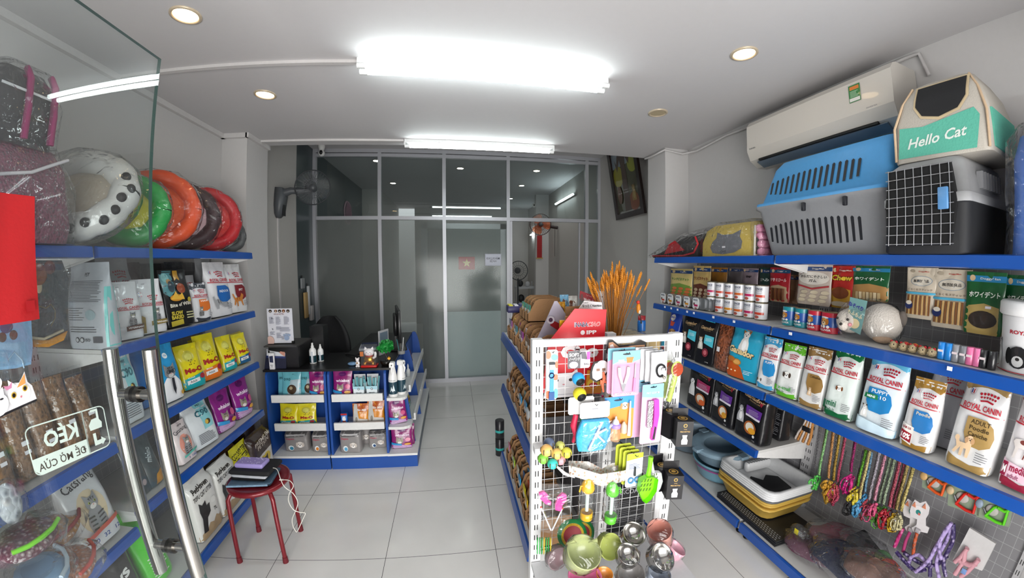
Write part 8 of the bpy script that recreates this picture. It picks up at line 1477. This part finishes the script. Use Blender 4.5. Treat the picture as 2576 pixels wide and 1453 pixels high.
slab('notebook','black covered notebook between the picture book and white papers','notebook',.2,.13,.014,bl,sx-.01,sy+.01,-.05);slab('paper_bundle','crumpled white paper bundle in the middle of the pile on the stool','paper',.205,.135,.015,mat('#b9bcc2',.7,0,.6,30),sx,sy+.012,-.08);slab('pouch','soft black pouch under the lilac power bank','pouch',.235,.15,.025,bl,sx+.005,sy+.02,-.06);zpb=zz
slab('power_bank','lilac power bank speckled with white, on top of the pile','power bank',.165,.085,.026,mat('#9d8fca',.45),sx-.01,sy+.015,-.06,lambda t,h:[MB().ball((rn.uniform(-.07,.07),rn.uniform(-.035,.035),h+.0003),.003,'#e6e2f2',6,1.3,.8,.15).build('speck',t)for _ in range(26)])
t=thing('charging_cable','thin white charging cable looping down from the power bank beside the stool','cable',(0,0,0));P=[at(px,py,Y=Y)for px,py,Y in((683,1176,1.80),(697,1180,1.77),(706,1205,1.72),(716,1224,1.70),(737,1240,1.70),(749,1262,1.70),(744,1283,1.70),(735,1305,1.70),(738,1325,1.70),(746,1338,1.70))];Q=[at(px,py,Y=Y)for px,py,Y in((708,1206,1.74),(728,1208,1.72),(738,1222,1.7),(728,1240,1.69),(726,1260,1.69),(738,1281,1.69),(755,1288,1.69),(768,1290,1.69),(762,1305,1.69),(748,1336,1.69))]
cw=mat('#dedbd2',.5);b=MB();b.tube(smooth(P),.0022,cw,6);b.tube(smooth(Q),.0022,cw,6);b.build('cord',t);MB().tube([P[0]-Vector((.012,0,.0)),P[0]+Vector((.012,0,0))],.004,cw,8).build('plug',t);MB().tube([Q[0]-Vector((.01,0,0)),Q[0]+Vector((.01,0,0))],.004,cw,8).build('plug',t)
# ================================================================== the back room
og=mat('#b8401c',.35);p_=at(1358,565,Y=6.6)
t,h=wall_fan('wall_fan','orange caged wall fan seen through the doorway on the right wall of the back room',(1.99,6.62,p_.z-.05),(p_.x,6.55,p_.z),math.radians(-8),0,.2,og,clear('orange_blade',(.95,.5,.35),.6,.5,.1,body_col=(.8,.2,.08)),mat('#4a2018',.5));MB().tube([(0,0,0),(-.15,0,.02),h],.03,mat('#2a1a18',.5),8).build('arm',t);MB().tube([(-.06,-.02,-.02),(-.06,-.02,-.55)],.004,'#2a2a2c',5).build('pull_cord',t)
a_,c_=at(1351,592,Y=7.28),at(1363,648,Y=7.28);b=MB();b.box(a_.x,7.27,c_.z,c_.x,7.28,a_.z,mat('#a51418',.6));o=b.build('wall_scroll');tag(o,'narrow red hanging scroll below the orange fan','scroll');MB().box(a_.x-.02,7.262,c_.z-.02,c_.x+.02,7.285,c_.z,mat('#b89a4a',.5)).build('gold_rod',o)
t=thing('security_camera','small white camera high beside the orange fan in the back room','camera',(1.66,7.27,2.78));MB().ball((0,-.03,0),.045,WLIP,12).build('camera_head',t);MB().ball((0,-.07,0),.02,'#0b0b0c',8).build('lens',t)
t=thing('wall_clock','oval-looking pink wall clock on the dark wall behind the left upper pane','clock',(-1.755,6.1,2.42),PI/2);MB().lathe([(.001,0),(.17,0),(.19,.02),(.2,0)],mat('#b0889a',.4),28,(0,0,0),'y').build('rim',t);MB().lathe([(.001,.022),(.165,.02)],mat('#8a5a72',.5),28,(0,0,0),'y').build('face',t)
t=thing('exam_trolley','white wire trolley with dark instruments in the back room doorway','trolley',(at(1320,800,Y=7.9).x,7.9,0));wt=mat('#b9bcc0',.4)
for x in(-.2,.2):
 for y in(-.15,.15):MB().tube([(x,y,0),(x,y,1.15)],.012,wt,8).build('pole',t)
for z in(.3,.65,1.0):MB().box(-.22,-.17,z,.22,.17,z+.04,wt).build('basket',t)
for i,(x,z,r_,c)in enumerate(((-.12,1.12,.07,'#2a2c30'),(.05,1.1,.06,'#c9ccd0'),(-.1,.78,.08,'#1f2124'),(.1,.76,.06,'#8a8d92'),(-.1,.42,.08,'#26282c'))):MB().ball((x,-.08,z),r_,mat(c,.5),10,1,.8,1.1).build('instrument',t)
t=thing('standing_fan','dark standing fan silhouette left of the trolley in the back room','fan',(at(1303,800,Y=7.35).x,7.35,0));MB().tube([(0,0,.03),(0,0,1.25)],.018,GFD,8).build('pole',t);b=MB();cage(b,.2,.05,GFD,20,.003);b.v=[(v[0],v[1]-.05,v[2]+1.42)for v in b.v];b.build('cage',t);MB().ball((0,.05,1.42),.07,GF,10).build('motor',t);MB().lathe([(.001,0),(.18,0),(.17,.03),(.001,.04)],GFD,20).build('base',t)
